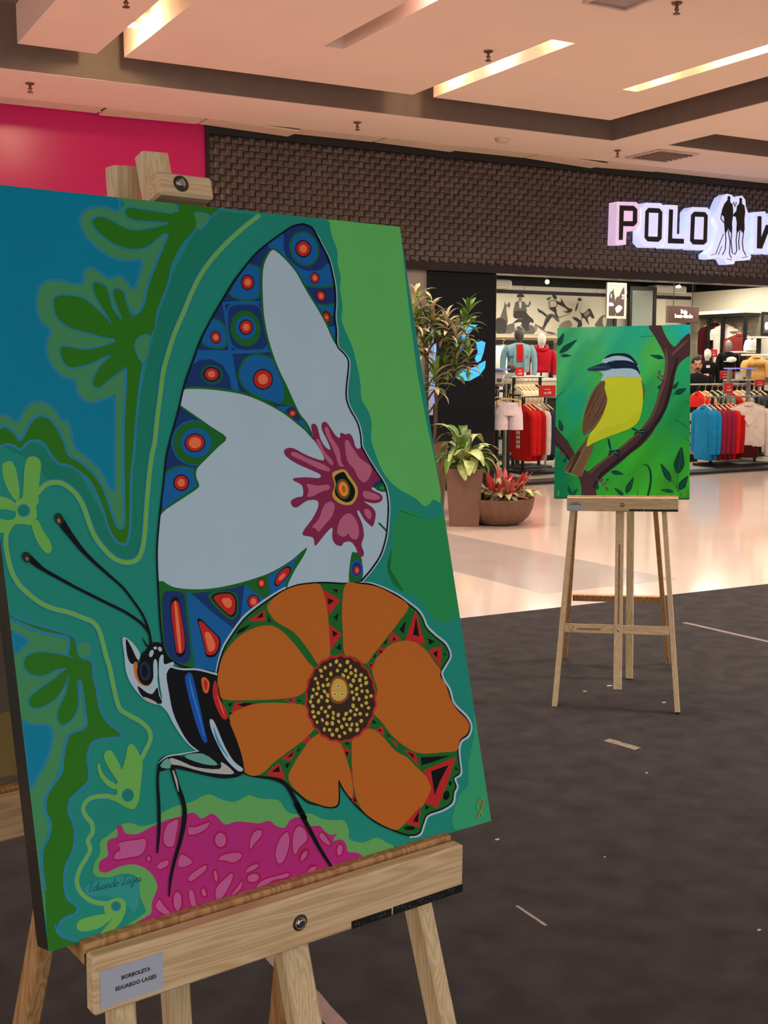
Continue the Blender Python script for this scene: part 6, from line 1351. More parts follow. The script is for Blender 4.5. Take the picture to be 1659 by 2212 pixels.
letter([(1520,222),(1630,215),(1660,300),(1690,300),(1720,225),(1810,228),(1805,640),(1700,640),(1660,540),(1630,640),(1510,632)], [[(1557,262),(1595,265),(1592,480),(1640,350),(1680,350),(1728,500),(1735,270),(1775,272),(1770,595),(1725,595),(1660,430),(1600,588),(1550,584)]], LETW)
fo = [(1182,120),(1205,70),(1250,40),(1300,52),(1325,88),(1350,64),(1400,58),(1432,100),(1438,170),(1462,230),(1452,300),(1452,380),(1442,450),(1465,600),(1492,665),(1478,700),(1380,706),(1350,690),(1330,715),(1318,742),(1250,742),(1220,690),(1160,672),(1100,692),(1050,684),(1045,640),(1095,600),(1128,500),(1165,395),(1118,280),(1150,200)]
def ellp(cx, cy, rx, ry, n=10): return [(cx + rx * math.cos(2*math.pi*k/n), cy + ry * math.sin(2*math.pi*k/n)) for k in range(n)]
def ln(P, w_=7):
    L = []; Rr = []
    for i, q in enumerate(P):
        a = P[max(i-1, 0)]; b = P[min(i+1, len(P)-1)]; dx, dy = b[0]-a[0], b[1]-a[1]; d = math.hypot(dx, dy)
        L.append((q[0]-dy/d*w_/2, q[1]+dx/d*w_/2)); Rr.append((q[0]+dy/d*w_/2, q[1]-dx/d*w_/2))
    return L + Rr[::-1]
figs = [ellp(1270, 84, 14, 24), [(1258,100),(1280,100),(1284,125),(1304,142),(1312,200),(1310,260),(1300,330),(1303,395),(1290,430),(1262,385),(1240,430),(1228,395),(1224,330),(1222,270),(1195,245),(1205,190),(1226,140)], ellp(1388, 100, 13, 22), [(1376,115),(1398,115),(1402,140),(1424,158),(1432,220),(1424,290),(1426,400),(1408,430),(1380,392),(1356,430),(1345,400),(1350,330),(1340,270),(1312,262),(1318,240),(1345,210),(1352,160),(1372,140)],
 ln([(1232,400),(1240,500),(1232,600),(1205,650)]), ln([(1262,400),(1282,520),(1276,640),(1296,680)]), ln([(1298,410),(1292,520),(1304,630),(1330,645),(1348,610),(1342,500),(1352,410)]), ln([(1380,400),(1368,520),(1374,600)]), ln([(1418,410),(1404,520),(1412,600),(1440,655)]), ln([(1196,240),(1190,290),(1222,330)]), ln([(1216,440),(1180,530),(1140,640),(1090,650)], 5), ln([(1200,560),(1165,650)], 4), ln([(1250,690),(1300,700)], 5), ln([(1400,680),(1460,665)], 5), ln([(1315,120),(1330,170),(1345,125)], 8)]
lo = letter(fo, figs, LETW, 'figures')
# ================================================================== SHOP INTERIOR
def Mz(x, y): return (1060 + x / 5.53, 580 + y / 5.53)
def Nz(x, y): return (1060 + x / 5.53, 800 + y / 5.53)
def Rz(x, y): return (1360 + x / 5.55, 580 + y / 5.55)
def Sz(x, y): return (1360 + x / 5.55, 800 + y / 5.55)
METB = mat('rack_black', (22, 21, 21), .4, .3)
METG = mat('rack_steel', (150, 146, 138), .35, .6)
WHT = mat('white_paint', (226, 220, 204), .5, var=.02)
OAK = mat('pale_shelf', (206, 184, 148), .55, var=.08)
GLB = mat('acrylic_blue_edge', (150, 160, 235), .2, emit=(110, 120, 235), es=.35)
REDS = mat('sale_red', (206, 34, 34), .4, var=.03)
# --- mural on the back wall: grey riders on horses, flat print
MUR = paint_mat('mural_print', .85)
PLM = PAL(dict(b=(206,198,178), g=(104,99,92), d=(70,67,64), m=(140,133,120), l=(200,192,172)), 1.25)
ma = atY(*Mz(40, 292), YB); mb_ = atY(*Mz(1640, 800), YB)
MW = mb_.x - ma.x + .9; MH = ma.z - mb_.z
mur = []
def mu(c, pts, sm=1):
    P = [atY(*Mz(*p), YB) for p in pts]
    mur.append(('p' if sm else 'q') + ' ' + c + ' - ' + ' '.join('%d,%d' % (round((p.x - ma.x - MW / 2) * 1e4), round((p.z - mb_.z) * 1e4)) for p in P))
def Vz(x, y): return (1068 + x / 3.808, 625 + y / 3.81)
def mv(c, pts): mu(c, [((Vz(*p)[0] - 1060) * 5.53, (Vz(*p)[1] - 580) * 5.53) for p in pts])
for c, P in (
    ('m', [(530,300),(560,270),(600,255),(625,260),(640,300),(610,316),(540,316)]), ('g', [(90,300),(155,280),(165,300),(160,350),(110,372),(80,350)]), ('m', [(330,290),(352,300),(345,345),(300,372),(320,330)]),
    ('g', [(85,100),(92,125),(108,122),(118,105),(130,120),(128,140),(112,180),(105,230),(110,260),(90,300),(15,300),(12,250),(45,230),(60,190),(75,150)]), ('d', [(12,250),(50,235),(95,260),(100,300),(90,360),(60,372),(15,364)]), ('l', [(100,140),(116,150),(124,190),(118,250),(106,230),(97,180)]),
    ('g', [(215,290),(290,290),(330,320),(320,368),(240,372),(210,340)]), ('d', [(255,190),(285,220),(310,240),(322,265),(315,280),(295,270),(280,300),(285,330),(265,345),(240,320),(225,290),(215,270),(180,275),(150,280),(190,245),(235,240)]), ('g', [(262,125),(276,130),(288,98),(298,105),(293,130),(275,147),(256,140)]),
    ('g', [(170,110),(195,98),(235,100),(255,120),(262,160),(258,190),(165,190),(153,185),(163,140)]), ('l', [(200,105),(222,105),(218,152),(205,152)]), ('d', [(165,182),(250,180),(270,225),(235,240),(160,235)]), ('d', [(182,58),(195,40),(225,38),(245,55),(238,64),(195,66)]), ('m', [(196,66),(224,66),(218,96),(200,96)]),
    ('d', [(352,155),(375,170),(395,180),(435,215),(430,230),(385,197),(362,187)]), ('g', [(430,215),(470,200),(520,225),(532,268),(505,258),(480,232),(450,250),(430,290),(410,340),(470,350),(505,368),(460,374),(395,338),(370,322),(330,280),(390,310),(410,260)]), ('d', [(440,225),(470,210),(450,260),(425,290),(400,330),(405,290)]),
    ('m', [(440,105),(470,85),(520,95),(515,145),(480,150),(450,165),(445,130)]), ('l', [(460,100),(505,102),(500,140),(465,145)]), ('d', [(475,45),(500,50),(515,70),(500,84),(480,70)]), ('g', [(425,80),(450,62),(468,68),(440,92)]), ('d', [(480,145),(505,150),(512,200),(530,234),(505,226),(490,190),(450,160)]),
    ('d', [(545,70),(560,95),(585,135),(610,155),(638,162),(632,185),(600,194),(562,182),(600,178),(578,152),(510,117),(512,98),(545,105)]), ('m', [(528,228),(575,212),(622,196),(618,204),(570,222),(530,240)]),
    ('l', [(680,115),(700,98),(712,110),(706,175),(690,170),(655,205),(658,165)]), ('d', [(678,120),(690,106),(682,150),(668,182),(664,160)]), ('d', [(683,85),(695,68),(712,75),(716,92),(690,97)]),
    ('d', [(690,165),(715,195),(740,190),(775,158),(790,165),(805,195),(822,235),(800,238),(785,220),(765,240),(778,292),(755,265),(735,235),(715,250),(720,302),(680,310),(685,275),(650,247),(642,228),(680,235),(708,255),(714,215)]), ('m', [(735,205),(770,175),(780,200),(750,225)]),
    ('g', [(830,305),(845,260),(880,220),(925,208),(965,215),(965,305)]), ('l', [(890,240),(925,218),(915,300),(895,300)])): mv(c, P)
mu('m', [(1700,360),(1770,350),(1800,420),(1840,560),(1800,660),(1740,640),(1760,540),(1720,460)]); mu('l', [(1740,400),(1780,480),(1780,560),(1750,520)])
mo = artwork('mural', '\n'.join(mur), PLM, MUR, wb, MW, MH, lambda: ([(-MW/2,0,0),(MW/2,0,0),(MW/2,0,MH),(-MW/2,0,MH)], [(0,1,2,3)], [[PLM['b']]*4]), step=6e-4)
mo.location = (ma.x + MW / 2, YB - .004, mb_.z)
# black rail and white boards above the mural
a = atY(*Mz(60, 262), YB); b = atY(*Mz(1400, 300), YB)
m = MB(); m.box((a.x - 1, YB - .02, ma.z), (16.2, YB, ma.z + .06)); m.build('rail', BLACKM, wb)
for i in range(5):
    m = MB(); m.box((a.x - 1 + i * 1.62, YB - .012, ma.z + .065), (a.x - 1 + i * 1.62 + 1.605, YB, 2.855)); m.build('wall_board', WHT, wb)
# shelf below the mural
z = atY(*Mz(400, 805), 16.6).z
t = thing('wall_shelf', 'long pale shelf running under the riders mural', 'shelf', (11.8, 16.8, z)); m = MB(); m.bbox((-2.6, -.2, -.035), (2.9, .19, .0), .004); m.build('board', OAK, t); m = MB(); m.box((-2.6, -.19, -.12), (2.9, .19, -.036)); m.build('fascia', mat('shelf_shadow', (120, 98, 66), .6), t)  # brown below the board carries the shelf's shade in its colour
for i in range(4):
    m = MB(); m.box((-2.55 + i * 1.6, .1, -z + .0), (-2.50 + i * 1.6, .15, -.12)); m.build('upright', METB, t)
# split air conditioners
def aircon(px0, px1, py0, py1, Y, label):
    p = atY(px0, py0, Y); q = atY(px1, py1, Y); W = q.x - p.x; H = p.z - q.z
    t = thing('air_conditioner', label, 'air conditioner', ((p.x + q.x) / 2, Y, q.z), 0)
    m = MB(); m.bbox((-W/2, 0, 0), (W/2, .3, H), .03); m.build('body', WHT, t)
    m = MB()
    for k in range(3): m.box((-W/2 + .05, -.004, H * (.2 + k * .2)), (W/2 - .06, .001, H * (.2 + k * .2) + H * .06))
    m.build('louvre', mat('louvre_grey', (150, 140, 124), .5), t)
    m = MB(); m.box((-W/2 + .05, -.03, H * .04), (W/2 - .06, .0, H * .09)); m.build('flap', WHT, t)
aircon(1046, 1108, 602, 623, 16.68, 'white wall air conditioner at left end of the shop, partly cut by the column')
aircon(1418, 1485, 615, 634, 16.68, 'white wall air conditioner above the brown hanging sign')
# spot lamps on a track
p = atY(*Mz(675, 160), 14.6)
t = thing('track_spot', 'bright yellow spot lamp hanging near the shop ceiling', 'lamp', p)
m = MB(); m.ball((0,0,0), .034, .034, .034); m.build('bulb', mat('spot_bulb', (255, 236, 170), .3, emit=(255, 232, 150), es=6), t); m = MB(); m.tube([(0,.03,.03),(0,.06,.2),(0,.06,3.32 - p.z)], .012, 8); m.build('arm', METB, t)
p = atY(*Rz(585, 218), 14.6)
t = thing('track_spot', 'white spot lamp shining beside the air conditioner over the sign', 'lamp', p)
m = MB(); m.ball((0,0,0), .05, .04, .025); m.build('bulb', mat('spot_bulb2', (255, 240, 200), .3, emit=(255, 240, 200), es=4), t); m = MB(); m.tube([(.05,.03,.02),(.12,.06,.1),(.12,.06,3.32 - p.z)], .010, 8); m.build('arm', METB, t)
# framed poster of two players
p = atY(*Mz(1395, 165), 15.9); q = atY(*Mz(1615, 600), 15.9); W = q.x - p.x; H = p.z - q.z
t = thing('framed_poster', 'wood framed poster of two dark shirted players left of the glass door', 'poster', ((p.x + q.x) / 2, 15.9, q.z))
m = MB()
for a_, b_ in (((-W/2,0,0),(W/2,.03,.04)),((-W/2,0,H-.04),(W/2,.03,H)),((-W/2,0,.04),(-W/2+.04,.03,H-.04)),((W/2-.04,0,.04),(W/2,.03,H-.04))): m.box(a_, b_)
m.build('frame', OAK, t)
P_ = lambda L: ' '.join('%d,%d' % (round((x - 110) / 220 * W * 1e4), round((435 - y) / 435 * H * 1e4)) for x, y in L)
post = ['p d - ' + P_([(20,410),(20,200),(40,120),(60,100),(80,75),(80,120),(95,200),(100,410)]), 'p d - ' + P_([(110,410),(100,200),(140,160),(160,110),(190,50),(200,120),(205,410)]), 'p w - ' + P_([(10,270),(40,240),(70,250),(80,280),(10,285)]), 'p w - ' + P_([(110,350),(100,310),(140,270),(180,300),(150,350),(120,365)]), 'q w - ' + P_([(170,140),(195,140),(195,165),(180,180),(195,185),(195,195),(170,195),(170,185),(182,165),(182,152),(170,152)]), 'q w - ' + P_([(45,140),(55,140),(55,185),(45,185)])]
pg = artwork('print', '\n'.join(post), dict(d=lin((62,50,46)), w=lin((186,176,162)), b=lin((150,140,124))), MUR, t, W, H, lambda: ([(-W/2+.03,.0,.03),(W/2-.03,.0,.03),(W/2-.03,.0,H-.03),(-W/2+.03,.0,H-.03)], [(0,1,2,3)], [[lin((150,140,124))]*4]), step=1e-3)
pg.location = (0, .012, 0)
m = MB(); m.box((-W/2, .02, 0), (W/2, .04, H)); m.build('back', OAK, t)
m = MB(); m.box((-.03, .02, -q.z + .001), (.03, .06, 0)); m.build('post', METB, t)
# glass door with dark frame
p = atY(*Rz(8, 210), 16.6); q = atY(*Rz(315, 690), 16.6)
W = q.x - p.x
gd = MB(); t = bpy.data.objects.new('door_1', None); COL.objects.link(t); t.location = (p.x, 16.6, 0); struct(t)
m = MB(); m.box((0,0,0),(.06,.06,p.z)); m.box((W-.07,0,0),(W,.06,p.z)); m.box((.06,0,p.z-.07),(W-.07,.06,p.z)); m.build('door_frame', METB, t)
m = MB(); m.box((.06,.02,0),(W-.07,.04,p.z-.07)); m.build('door_panel', mat('grey_green_panel', (136, 140, 128), .25, var=.04), t)
m = MB(); m.tube([(W-.16,-.04,.9),(W-.16,-.04,1.3)], .015, 8); m.build('door_handle', METG, t)
# hanging welcome sign
p = atY(*Rz(465, 445), 13.4); q = atY(*Rz(830, 655), 13.4); W = q.x - p.x; H = p.z - q.z
t = thing('hanging_sign', 'brown hanging sign with two lines of white glowing words', 'sign', ((p.x + q.x) / 2, 13.4, q.z))
BRN = mat('sign_brown', (92, 62, 52), .5, var=.05)
m = MB(); m.bbox((-W/2, 0, 0), (W/2, .05, H), .004); m.build('board', BRN, t)
LIT = mat('lit_words', (255, 244, 220), .4, emit=(255, 240, 212), es=1.3)
text('Seja', H * .34, LIT, t, frameM((0, -.004, H * .66), (1,0,0), (0,0,1)), bold=.004)
text('bem-vindo', H * .34, LIT, t, frameM((.0, -.004, H * .40), (1,0,0), (0,0,1)), bold=.004)
m = MB(); m.tube([(-W*.3,.025,H),(-W*.3,.025,3.32-q.z)], .006, 5); m.tube([(W*.3,.025,H),(W*.3,.025,3.32-q.z)], .006, 5); m.build('wires', METB, t)

# ------------------------------------------------------------------ garments
_G = {}
def hem(seed, x): return .008 * math.sin(x * 60 + seed)
def top_mesh(kind, width, length, thick, sleeve):
    key = (kind, width, length, thick, sleeve)
    if key in _G: return _G[key]
    m = MB(); nu = 12; w2 = width / 2
    secs = [(0, .07, .02), (-.02, .10, thick * .5), (-.045, w2 * .72, thick * .7), (-.085, w2 * .97, thick * .95), (-.16, w2, thick), (-length * .4, w2 * .96, thick * .95), (-length * .7, w2 * .95, thick * .95), (-length * .93, w2 * .97, thick), (-length, w2 * .90, thick * .8)]
    n = 24; vs = []
    for i, (z, rx, ry) in enumerate(secs):
        for k in range(n):
            t_ = 2 * math.pi * k / n; c, q_ = math.cos(t_), math.sin(t_)
            fold = 1 + (.16 * math.sin(k * 2.6 + i * .4) if i > 3 else 0)
            vs.append((rx * math.copysign(abs(c) ** .8, c), ry * .5 * math.copysign(abs(q_) ** .7, q_) * fold, z))
    fs = [(i*n+k, (i+1)*n+k, (i+1)*n+(k+1) % n, i*n+(k+1) % n) for i in range(len(secs)-1) for k in range(n)]
    m.add(vs, fs, 0, True)
    e = len(secs) - 1
    m.add(vs[e*n:], [tuple(range(n-1, -1, -1))]); m.add(vs[:n], [tuple(range(n))])
    body = m.mesh('body', [])
    m = MB()
    sl = length * sleeve
    m.loft([(w2 * 1.10, .0, -.10 - sl, .045, thick * .36), (w2 * 1.12, 0, -.10 - sl + .05, .05, thick * .42), (w2 * 1.11, 0, -.10 - sl * .5, .06, thick * .48), (w2 * 1.04, 0, -.14, .07, thick * .5), (w2 * .90, 0, -.075, .06, thick * .44), (w2 * .8, 0, -.06, .02, thick * .2)], 12)
    sr = m.mesh('sleeve', [])
    m2 = MB(); m2.v = [(-x, y, z) for x, y, z in m.v]; m2.f = [f[::-1] for f in m.f]; m2.mi = m.mi; m2.sm = m.sm
    sl_m = m2.mesh('sleeve', [])
    m = MB(); m.tube(smooth([(-w2 * .85, 0, -.05), (-w2 * .3, 0, .0), (0, 0, .02), (w2 * .3, 0, .0), (w2 * .85, 0, -.05)], False, 3), .012, 6)
    m.tube(smooth([(0, 0, .02), (0, 0, .07), (.02, 0, .10), (0, 0, .125), (-.022, 0, .105)], False, 3), .004, 5)
    hg = m.mesh('hanger', [HANG])
    m = MB(); 
    m.loft([(0, 0, -.03, .085, thick * .5), (0, 0, .0, .075, thick * .48), (0, 0, .018, .062, thick * .42)], 16); col = m.mesh('collar', [])
    _G[key] = (body, sr, sl_m, hg, col); return _G[key]
HANG = mat('hanger_wood', (220, 186, 136), .5)
def cloth(name, rgb): return mat('cloth_' + name, rgb, .9, var=.10, scale=12, bump=.25, bscale=40, spec=.2)
def garment(name, label, cat, loc, rz, mtl, kind='sweat', width=.50, length=.68, thick=.07, sleeve=.75, group=None, collar=None, sleeves=None, hanger=True):
    body, sr, sl, hg, col = top_mesh(kind, width, length, thick, sleeve)
    t = thing(name, label, cat, loc, rz, group)
    for me, nm, mm in ((body, 'body', mtl), (sr, 'sleeve', sleeves or mtl), (sl, 'sleeve', sleeves or mtl), (col, 'collar', collar or mtl)):
        if not len(me.materials): me.materials.append(None)
        o = link(nm, me, t); o.material_slots[0].link = 'OBJECT'; o.material_slots[0].material = mm
    if hanger: link('hanger', hg, t)
    return t
def rack(label, p, q, zr, base=True, posts=2):
    # p, q: ground positions of the two ends
    p = Vector((p[0], p[1], 0)); q = Vector((q[0], q[1], 0)); c = (p + q) / 2; d = q - p; L = d.length
    t = thing('clothes_rack', label, 'rack', (c.x, c.y, 0), math.atan2(d.y, d.x))
    m = MB(); m.tube([(-L/2, 0, zr), (L/2, 0, zr)], .014, 8); m.build('rail', METG, t)
    for s in ((-1, 1) if posts == 2 else (0,)):
        m = MB(); m.box((s * L/2 * .8 - .02, -.012, .04), (s * L/2 * .8 + .02, .012, zr)); m.build('post', METB, t)
    m = MB(); m.bbox((-L/2, -.25, 0.001), (L/2, .25, .04), .006); m.build('base', METB, t)
    return t
RED = cloth('red', (206, 28, 24)); RED2 = cloth('dark_red', (170, 16, 18)); NAVY = cloth('navy', (44, 46, 66)); CREAMC = cloth('cream', (226, 212, 176)); BLK = cloth('black', (14, 13, 14)); GRY = cloth('grey', (150, 146, 138)); BLUEC = cloth('azure', (24, 130, 182)); BURG = cloth('burgundy', (140, 28, 56)); WHC = cloth('offwhite', (216, 200, 188)); TAN = cloth('tan', (214, 164, 96)); GRN = cloth('bottle_green', (22, 52, 32)); TEAL = cloth('sage', (96, 124, 106)); PINKC = cloth('pale_pink', (222, 204, 206)); DENIM = cloth('denim_light', (128, 164, 172)); CHAR = cloth('charcoal', (58, 56, 58)); CAMEL = cloth('camel', (206, 150, 100)); MAROON = cloth('maroon', (66, 10, 14))
PRINTW = mat('print_white', (232, 206, 196), .8)

# left rack: red sweatshirts and navy tops hanging below a low rail
YL = 12.9
zr = atY(*Nz(560, 400), YL).z + .10
a = atY(*Nz(330, 600), YL); b = atY(*Nz(900, 600), YL)
rack('low black clothes rack with red and navy sweatshirts left of the bird canvas', (a.x, YL), (b.x, YL), zr)
for i, (xx, mt, lab) in enumerate([(385, RED, 'leftmost red sweatshirt on low rack, with white vertical lettering'), (440, RED, 'red sweatshirt second from the left on the low rack'), (495, RED2, 'red sweatshirt third on the low rack, before the white edged top'), (560, WHC, 'white edged top between the red and navy sweatshirts'), (600, NAVY, 'navy sweatshirt on the low rack beside the white edged top'), (650, NAVY, 'navy sweatshirt on the low rack touching the bird canvas edge')]):
    p = atY(*Nz(xx, 450), YL)
    g = garment('sweatshirt', lab, 'sweatshirt', (p.x, YL, zr - .125), R(-96), mt, length=.74, thick=.11)
    if i == 0:
        for k in range(7):
            m = MB(); m.box((-.05, -.070, -.20 - k * .062), (.03, -.058, -.152 - k * .062)); m.build('white_letter', PRINTW, g)
# tall post stand with white shorts
p = atY(*Nz(190, 700), 12.2)
t = thing('clothes_rack', 'narrow black stand holding white shorts beside the column', 'rack', (p.x, 12.2, 0))
zt_ = atY(*Nz(190, 160), 12.2).z
m = MB(); m.box((-.035, -.02, .03), (-.012, .02, zt_)); m.build('post', METG, t); m = MB(); m.box((.0, -.02, .03), (.04, .02, zt_)); m.build('post', METB, t)
m = MB(); m.tube([(-.30, 0, zt_ - .09), (.05, 0, zt_ - .09)], .018, 8); m.tube([(.02, -.01, zt_ - .14), (.02, -.26, zt_ - .14)], .012, 6); m.build('arm', METB, t)
m = MB(); m.bbox((-.25, -.25, 0.001), (.25, .25, .03), .005); m.build('base', METB, t)
def shorts(loc, rz, label, mt, w_=.36, h_=.36):
    t = thing('shorts', label, 'shorts', loc, rz, 'white shorts on the narrow stand')
    m = MB(); n = 20; secs = [(-.02, w_/2 * .86, .05), (-.06, w_/2 * .88, .06), (-h_ * .5, w_/2, .08)]
    vs = []
    m.loft([(0,0,z_,rx,ry) for z_, rx, ry in secs[::-1]], n); m.build('waist', mt, t)
    for s in (-1, 1):
        m = MB(); m.loft([(s * w_/4 * 1.06, 0, -h_, w_/4 * 1.04, .07), (s * w_/4 * 1.02, 0, -h_ * .75, w_/4 * 1.02, .075), (s * w_/4, 0, -h_ * .45, w_/4, .07)], 16); m.build('trouser_leg', mt, t)
    m = MB(); m.tube([(-w_ * .42, 0, -.0), (0, 0, .03), (w_ * .42, 0, -.0)], .01, 6); m.tube(smooth([(0,0,.03),(0,0,.09),(.02,0,.11),(0,0,.135)], False, 3), .004, 5)
    for s in (-1, 1): m.box((s * w_ * .38 - .012, -.065, -.05), (s * w_ * .38 + .012, .0, .01))
    m.build('hanger', HANG, t)
p = atY(*Nz(215, 365), 11.95); shorts(p, R(-28), 'white shorts clipped on wooden hanger, front pair on narrow stand', PINKC)
p = atY(*Nz(120, 350), 12.05); shorts((p.x, 12.12, p.z), R(-40), 'white shorts behind the front pair, next to the black column', PINKC)
# cream tee shirts on an upper rail, side-on, then a black one
YC = 13.6
zr2 = atY(*Nz(400, 150), YC).z + .08
a = atY(*Nz(230, 600), YC); b = atY(*Nz(620, 600), YC)
rack('clothes rack carrying cream tee shirts behind the white shorts', (a.x, YC), (b.x, YC), zr2)
for i in range(5):
    p = atY(*Nz(300 + i * 48, 160), YC)
    garment('tee_shirt', ('leftmost cream tee shirt in the row, partly behind wooden hangers', 'second cream tee shirt from the left of the row', 'middle cream tee shirt in the row behind the shorts', 'fourth cream tee shirt in the row, one before the last', 'rightmost cream tee shirt beside the black tee shirt')[i], 'tee shirt', (p.x, YC, zr2 - .125), R(-96), CREAMC, width=.46, length=.62, thick=.08, sleeve=.3, group='cream tee shirts')
p = atY(*Nz(545, 160), YC); garment('tee_shirt', 'black tee shirt at the right end of cream tee shirts', 'tee shirt', (p.x, YC, zr2 - .125), R(-96), BLK, width=.46, length=.62, thick=.08, sleeve=.3)
# counter with two mannequins on top
YM = 14.3
p = atY(*Mz(180, 1312), YM); q = atY(*Mz(760, 1312), YM); ZT = p.z
t = thing('display_table', 'white topped display table carrying the two mannequins', 'table', ((p.x + q.x) / 2, YM, 0)); W = q.x - p.x
m = MB(); m.bbox((-W/2, -.3, ZT - .04), (W/2, .35, ZT), .004); m.build('top', WHT, t); m = MB(); m.box((-W/2, -.29, ZT - .12), (W/2, .35, ZT - .041)); m.build('apron', OAK, t)
for s in (-1, 1):
    for y_ in (-.25, .3):
        m = MB(); m.box((s * (W/2 - .05) - .025, y_ - .025, 0), (s * (W/2 - .05) + .025, y_ + .025, ZT - .12)); m.build('leg', METB, t)
def mannequin(label, loc, rz, headm, coat, kind, inner=None, sc=1.0, hood=False):
    t = thing('mannequin', label, 'mannequin', loc, rz); t.scale = (sc,) * 3
    m = MB(); m.loft([(0,0,.0,.12,.09),(0,0,.02,.12,.09),(0,0,.03,.02,.02),(0,0,.12,.02,.02)], 14); m.build('stand', METG, t)
    m = MB()
    m.loft([(0,.0,.56,.045,.05),(0,-.005,.60,.048,.052),(0,-.015,.64,.07,.085),(0,-.02,.69,.078,.098),(0,-.015,.75,.076,.1),(0,-.005,.80,.06,.08),(0,0,.83,.025,.035),(0,0,.835,.002,.002)], 18); m.build('head', headm, t)
    m = MB(); m.loft([(0,0,.10,.17,.115),(0,0,.13,.18,.125),(0,0,.28,.18,.125),(0,-.005,.42,.20,.135),(0,0,.48,.205,.12),(0,0,.53,.16,.09),(0,0,.565,.065,.065)], 24, pw=2.3); tor = m.build('torso_garment', coat, t)
    for s in (-1, 1):
        m = MB(); m.tube(smooth([(s*.17,0,.50),(s*.225,.0,.42),(s*.25,-.005,.30),(s*.255,-.02,.16),(s*.25,-.04,.06)], False, 3), [.058,.06,.058,.055,.053,.052,.05,.048,.046,.045,.044,.043,.043], 12); m.build('sleeve', coat, t)
    if inner:
        m = MB(); m.prism([(-.045,.54),(.05,.54),(.055,.40),(.05,.27),(-.04,.27),(-.045,.40)], (0,-.142,0), (1,0,0), (0,0,1), .05); m.build('tee', inner, t)
        for s in (-1, 1):
            m = MB(); m.tube([(s*.05,-.09,.55),(s*.075,-.135,.46),(s*.085,-.14,.30),(s*.08,-.125,.13)], .018, 8); m.build('placket', coat, t)
            m = MB(); m.box((s*.12 - .04,-.14,.36),(s*.12+.04,-.118,.44)); m.build('pocket', coat, t)
    if hood:
        m = MB(); m.tube(smooth([(-.09,-.06,.54),(-.11,.04,.57),(0,.09,.585),(.11,.04,.57),(.09,-.06,.54),(0,-.12,.52)], True, 3) + [(-.09,-.06,.54)], .035, 10); m.build('hood', coat, t)
        m = MB(); m.box((-.11,-.145,.14),(.11,-.122,.25)); m.build('pouch_pocket', coat, t)
    return t
HD = mat('mannequin_dark', (72, 66, 60), .5); HW = mat('mannequin_white', (216, 208, 192), .5); HG = mat('mannequin_grey', (130, 124, 116), .5)
p = atY(*Mz(330, 1310), YM); s_ = (atY(*Mz(330, 690), YM).z - ZT) / .83
mq = mannequin('dark headed mannequin in open light denim shirt over red tee', (p.x, YM, ZT), R(-30), HD, DENIM, 'shirt', RED, s_)
p = atY(*Mz(600, 1340), YM + .1); z_ = atY(*Mz(610, 775), YM + .1).z
mannequin('white headed mannequin in a red hooded sweatshirt', (p.x, YM + .1, ZT), R(-22), HW, cloth('crimson', (176, 16, 36)), 'hood', None, (z_ - ZT) / .83, True)
# red tickets and picture stands
def ticket(x0, y0, x1, y1, F, Y, label, mt=REDS, stem=.25, marks=True):
    p = atY(*F(x0, y0), Y); q = atY(*F(x1, y1), Y); W = q.x - p.x; H = p.z - q.z
    t = thing('price_sign', label, 'sign', ((p.x + q.x) / 2, Y, q.z))
    m = MB(); m.bbox((-W/2, 0, 0), (W/2, .012, H), .003); m.build('panel', mt, t)
    if marks:
        m = MB()
        for a, b, c, d in ((-.22,.30,-.04,.36),(-.22,.22,-.04,.28),(.02,.22,.08,.42),(.12,.22,.22,.42),(-.18,.60,.16,.66)): m.box((a*W, -.003, b*H), (c*W, .001, d*H))
        m.build('marks', PRINTW, t)
    m = MB(); m.box((-.008, .012, -stem if stem < .05 else -q.z + .02), (.008, .028, H * .6)); m.build('stem', METG, t)
    if stem > .05: m = MB(); m.bbox((-.08, -.06, -q.z + .001), (.08, .1, -q.z + .02), .004); m.build('base', METG, t)
    return t
ticket(580, 1395, 775, 1525, Mz, 12.75, 'red sale sign above the red sweatshirts by the bird canvas')
ticket(298, 1178, 400, 1290, Mz, 13.9, 'pink red card standing at the feet of the denim mannequin', stem=.02)
p = atY(*Mz(245, 1300), 13.95)
t = thing('bust', 'small dark headed display bust left of the pink card', 'bust', (p.x, 13.95, ZT))
m = MB(); m.loft([(0,0,0,.12,.06),(0,0,.05,.11,.06),(0,0,.09,.05,.04)], 16); m.build('shoulders', GRY, t); m = MB(); m.ball((0,0,.15), .065, .065, .085); m.build('head', HD, t)
# acrylic display case with blue edge, picture inside, at far left
p = atY(*Mz(45, 1195), 13.3); q = atY(*Mz(185, 1410), 13.3); W = q.x - p.x; H = p.z - q.z
t = thing('display_case', 'blue edged clear case with a small print beside the column', 'case', ((p.x + q.x) / 2, 13.3, 0))
m = MB(); m.box((-W/2, -.1, p.z - .02), (W/2, .1, p.z)); m.build('blue_edge', GLB, t)
m = MB(); m.box((-W/2, -.09, q.z), (W/2, .09, q.z + .025)); m.box((-W/2, .07, q.z), (W/2, .09, p.z - .02)); m.build('back', METG, t)
m = MB(); m.box((-W*.4, .0, q.z + .04), (W*.25, .01, q.z + H * .8)); m.build('print', WHT, t)
m = MB(); m.box((-W*.3, -.003, q.z + .06), (W*.1, .001, q.z + H * .45)); m.build('picture', mat('print_grey', (96, 92, 86), .7), t)
for s in (-1, 1):
    m = MB(); m.box((s*W*.46-.012, -.05, 0), (s*W*.46+.012, .05, q.z)); m.build('leg', METB, t)
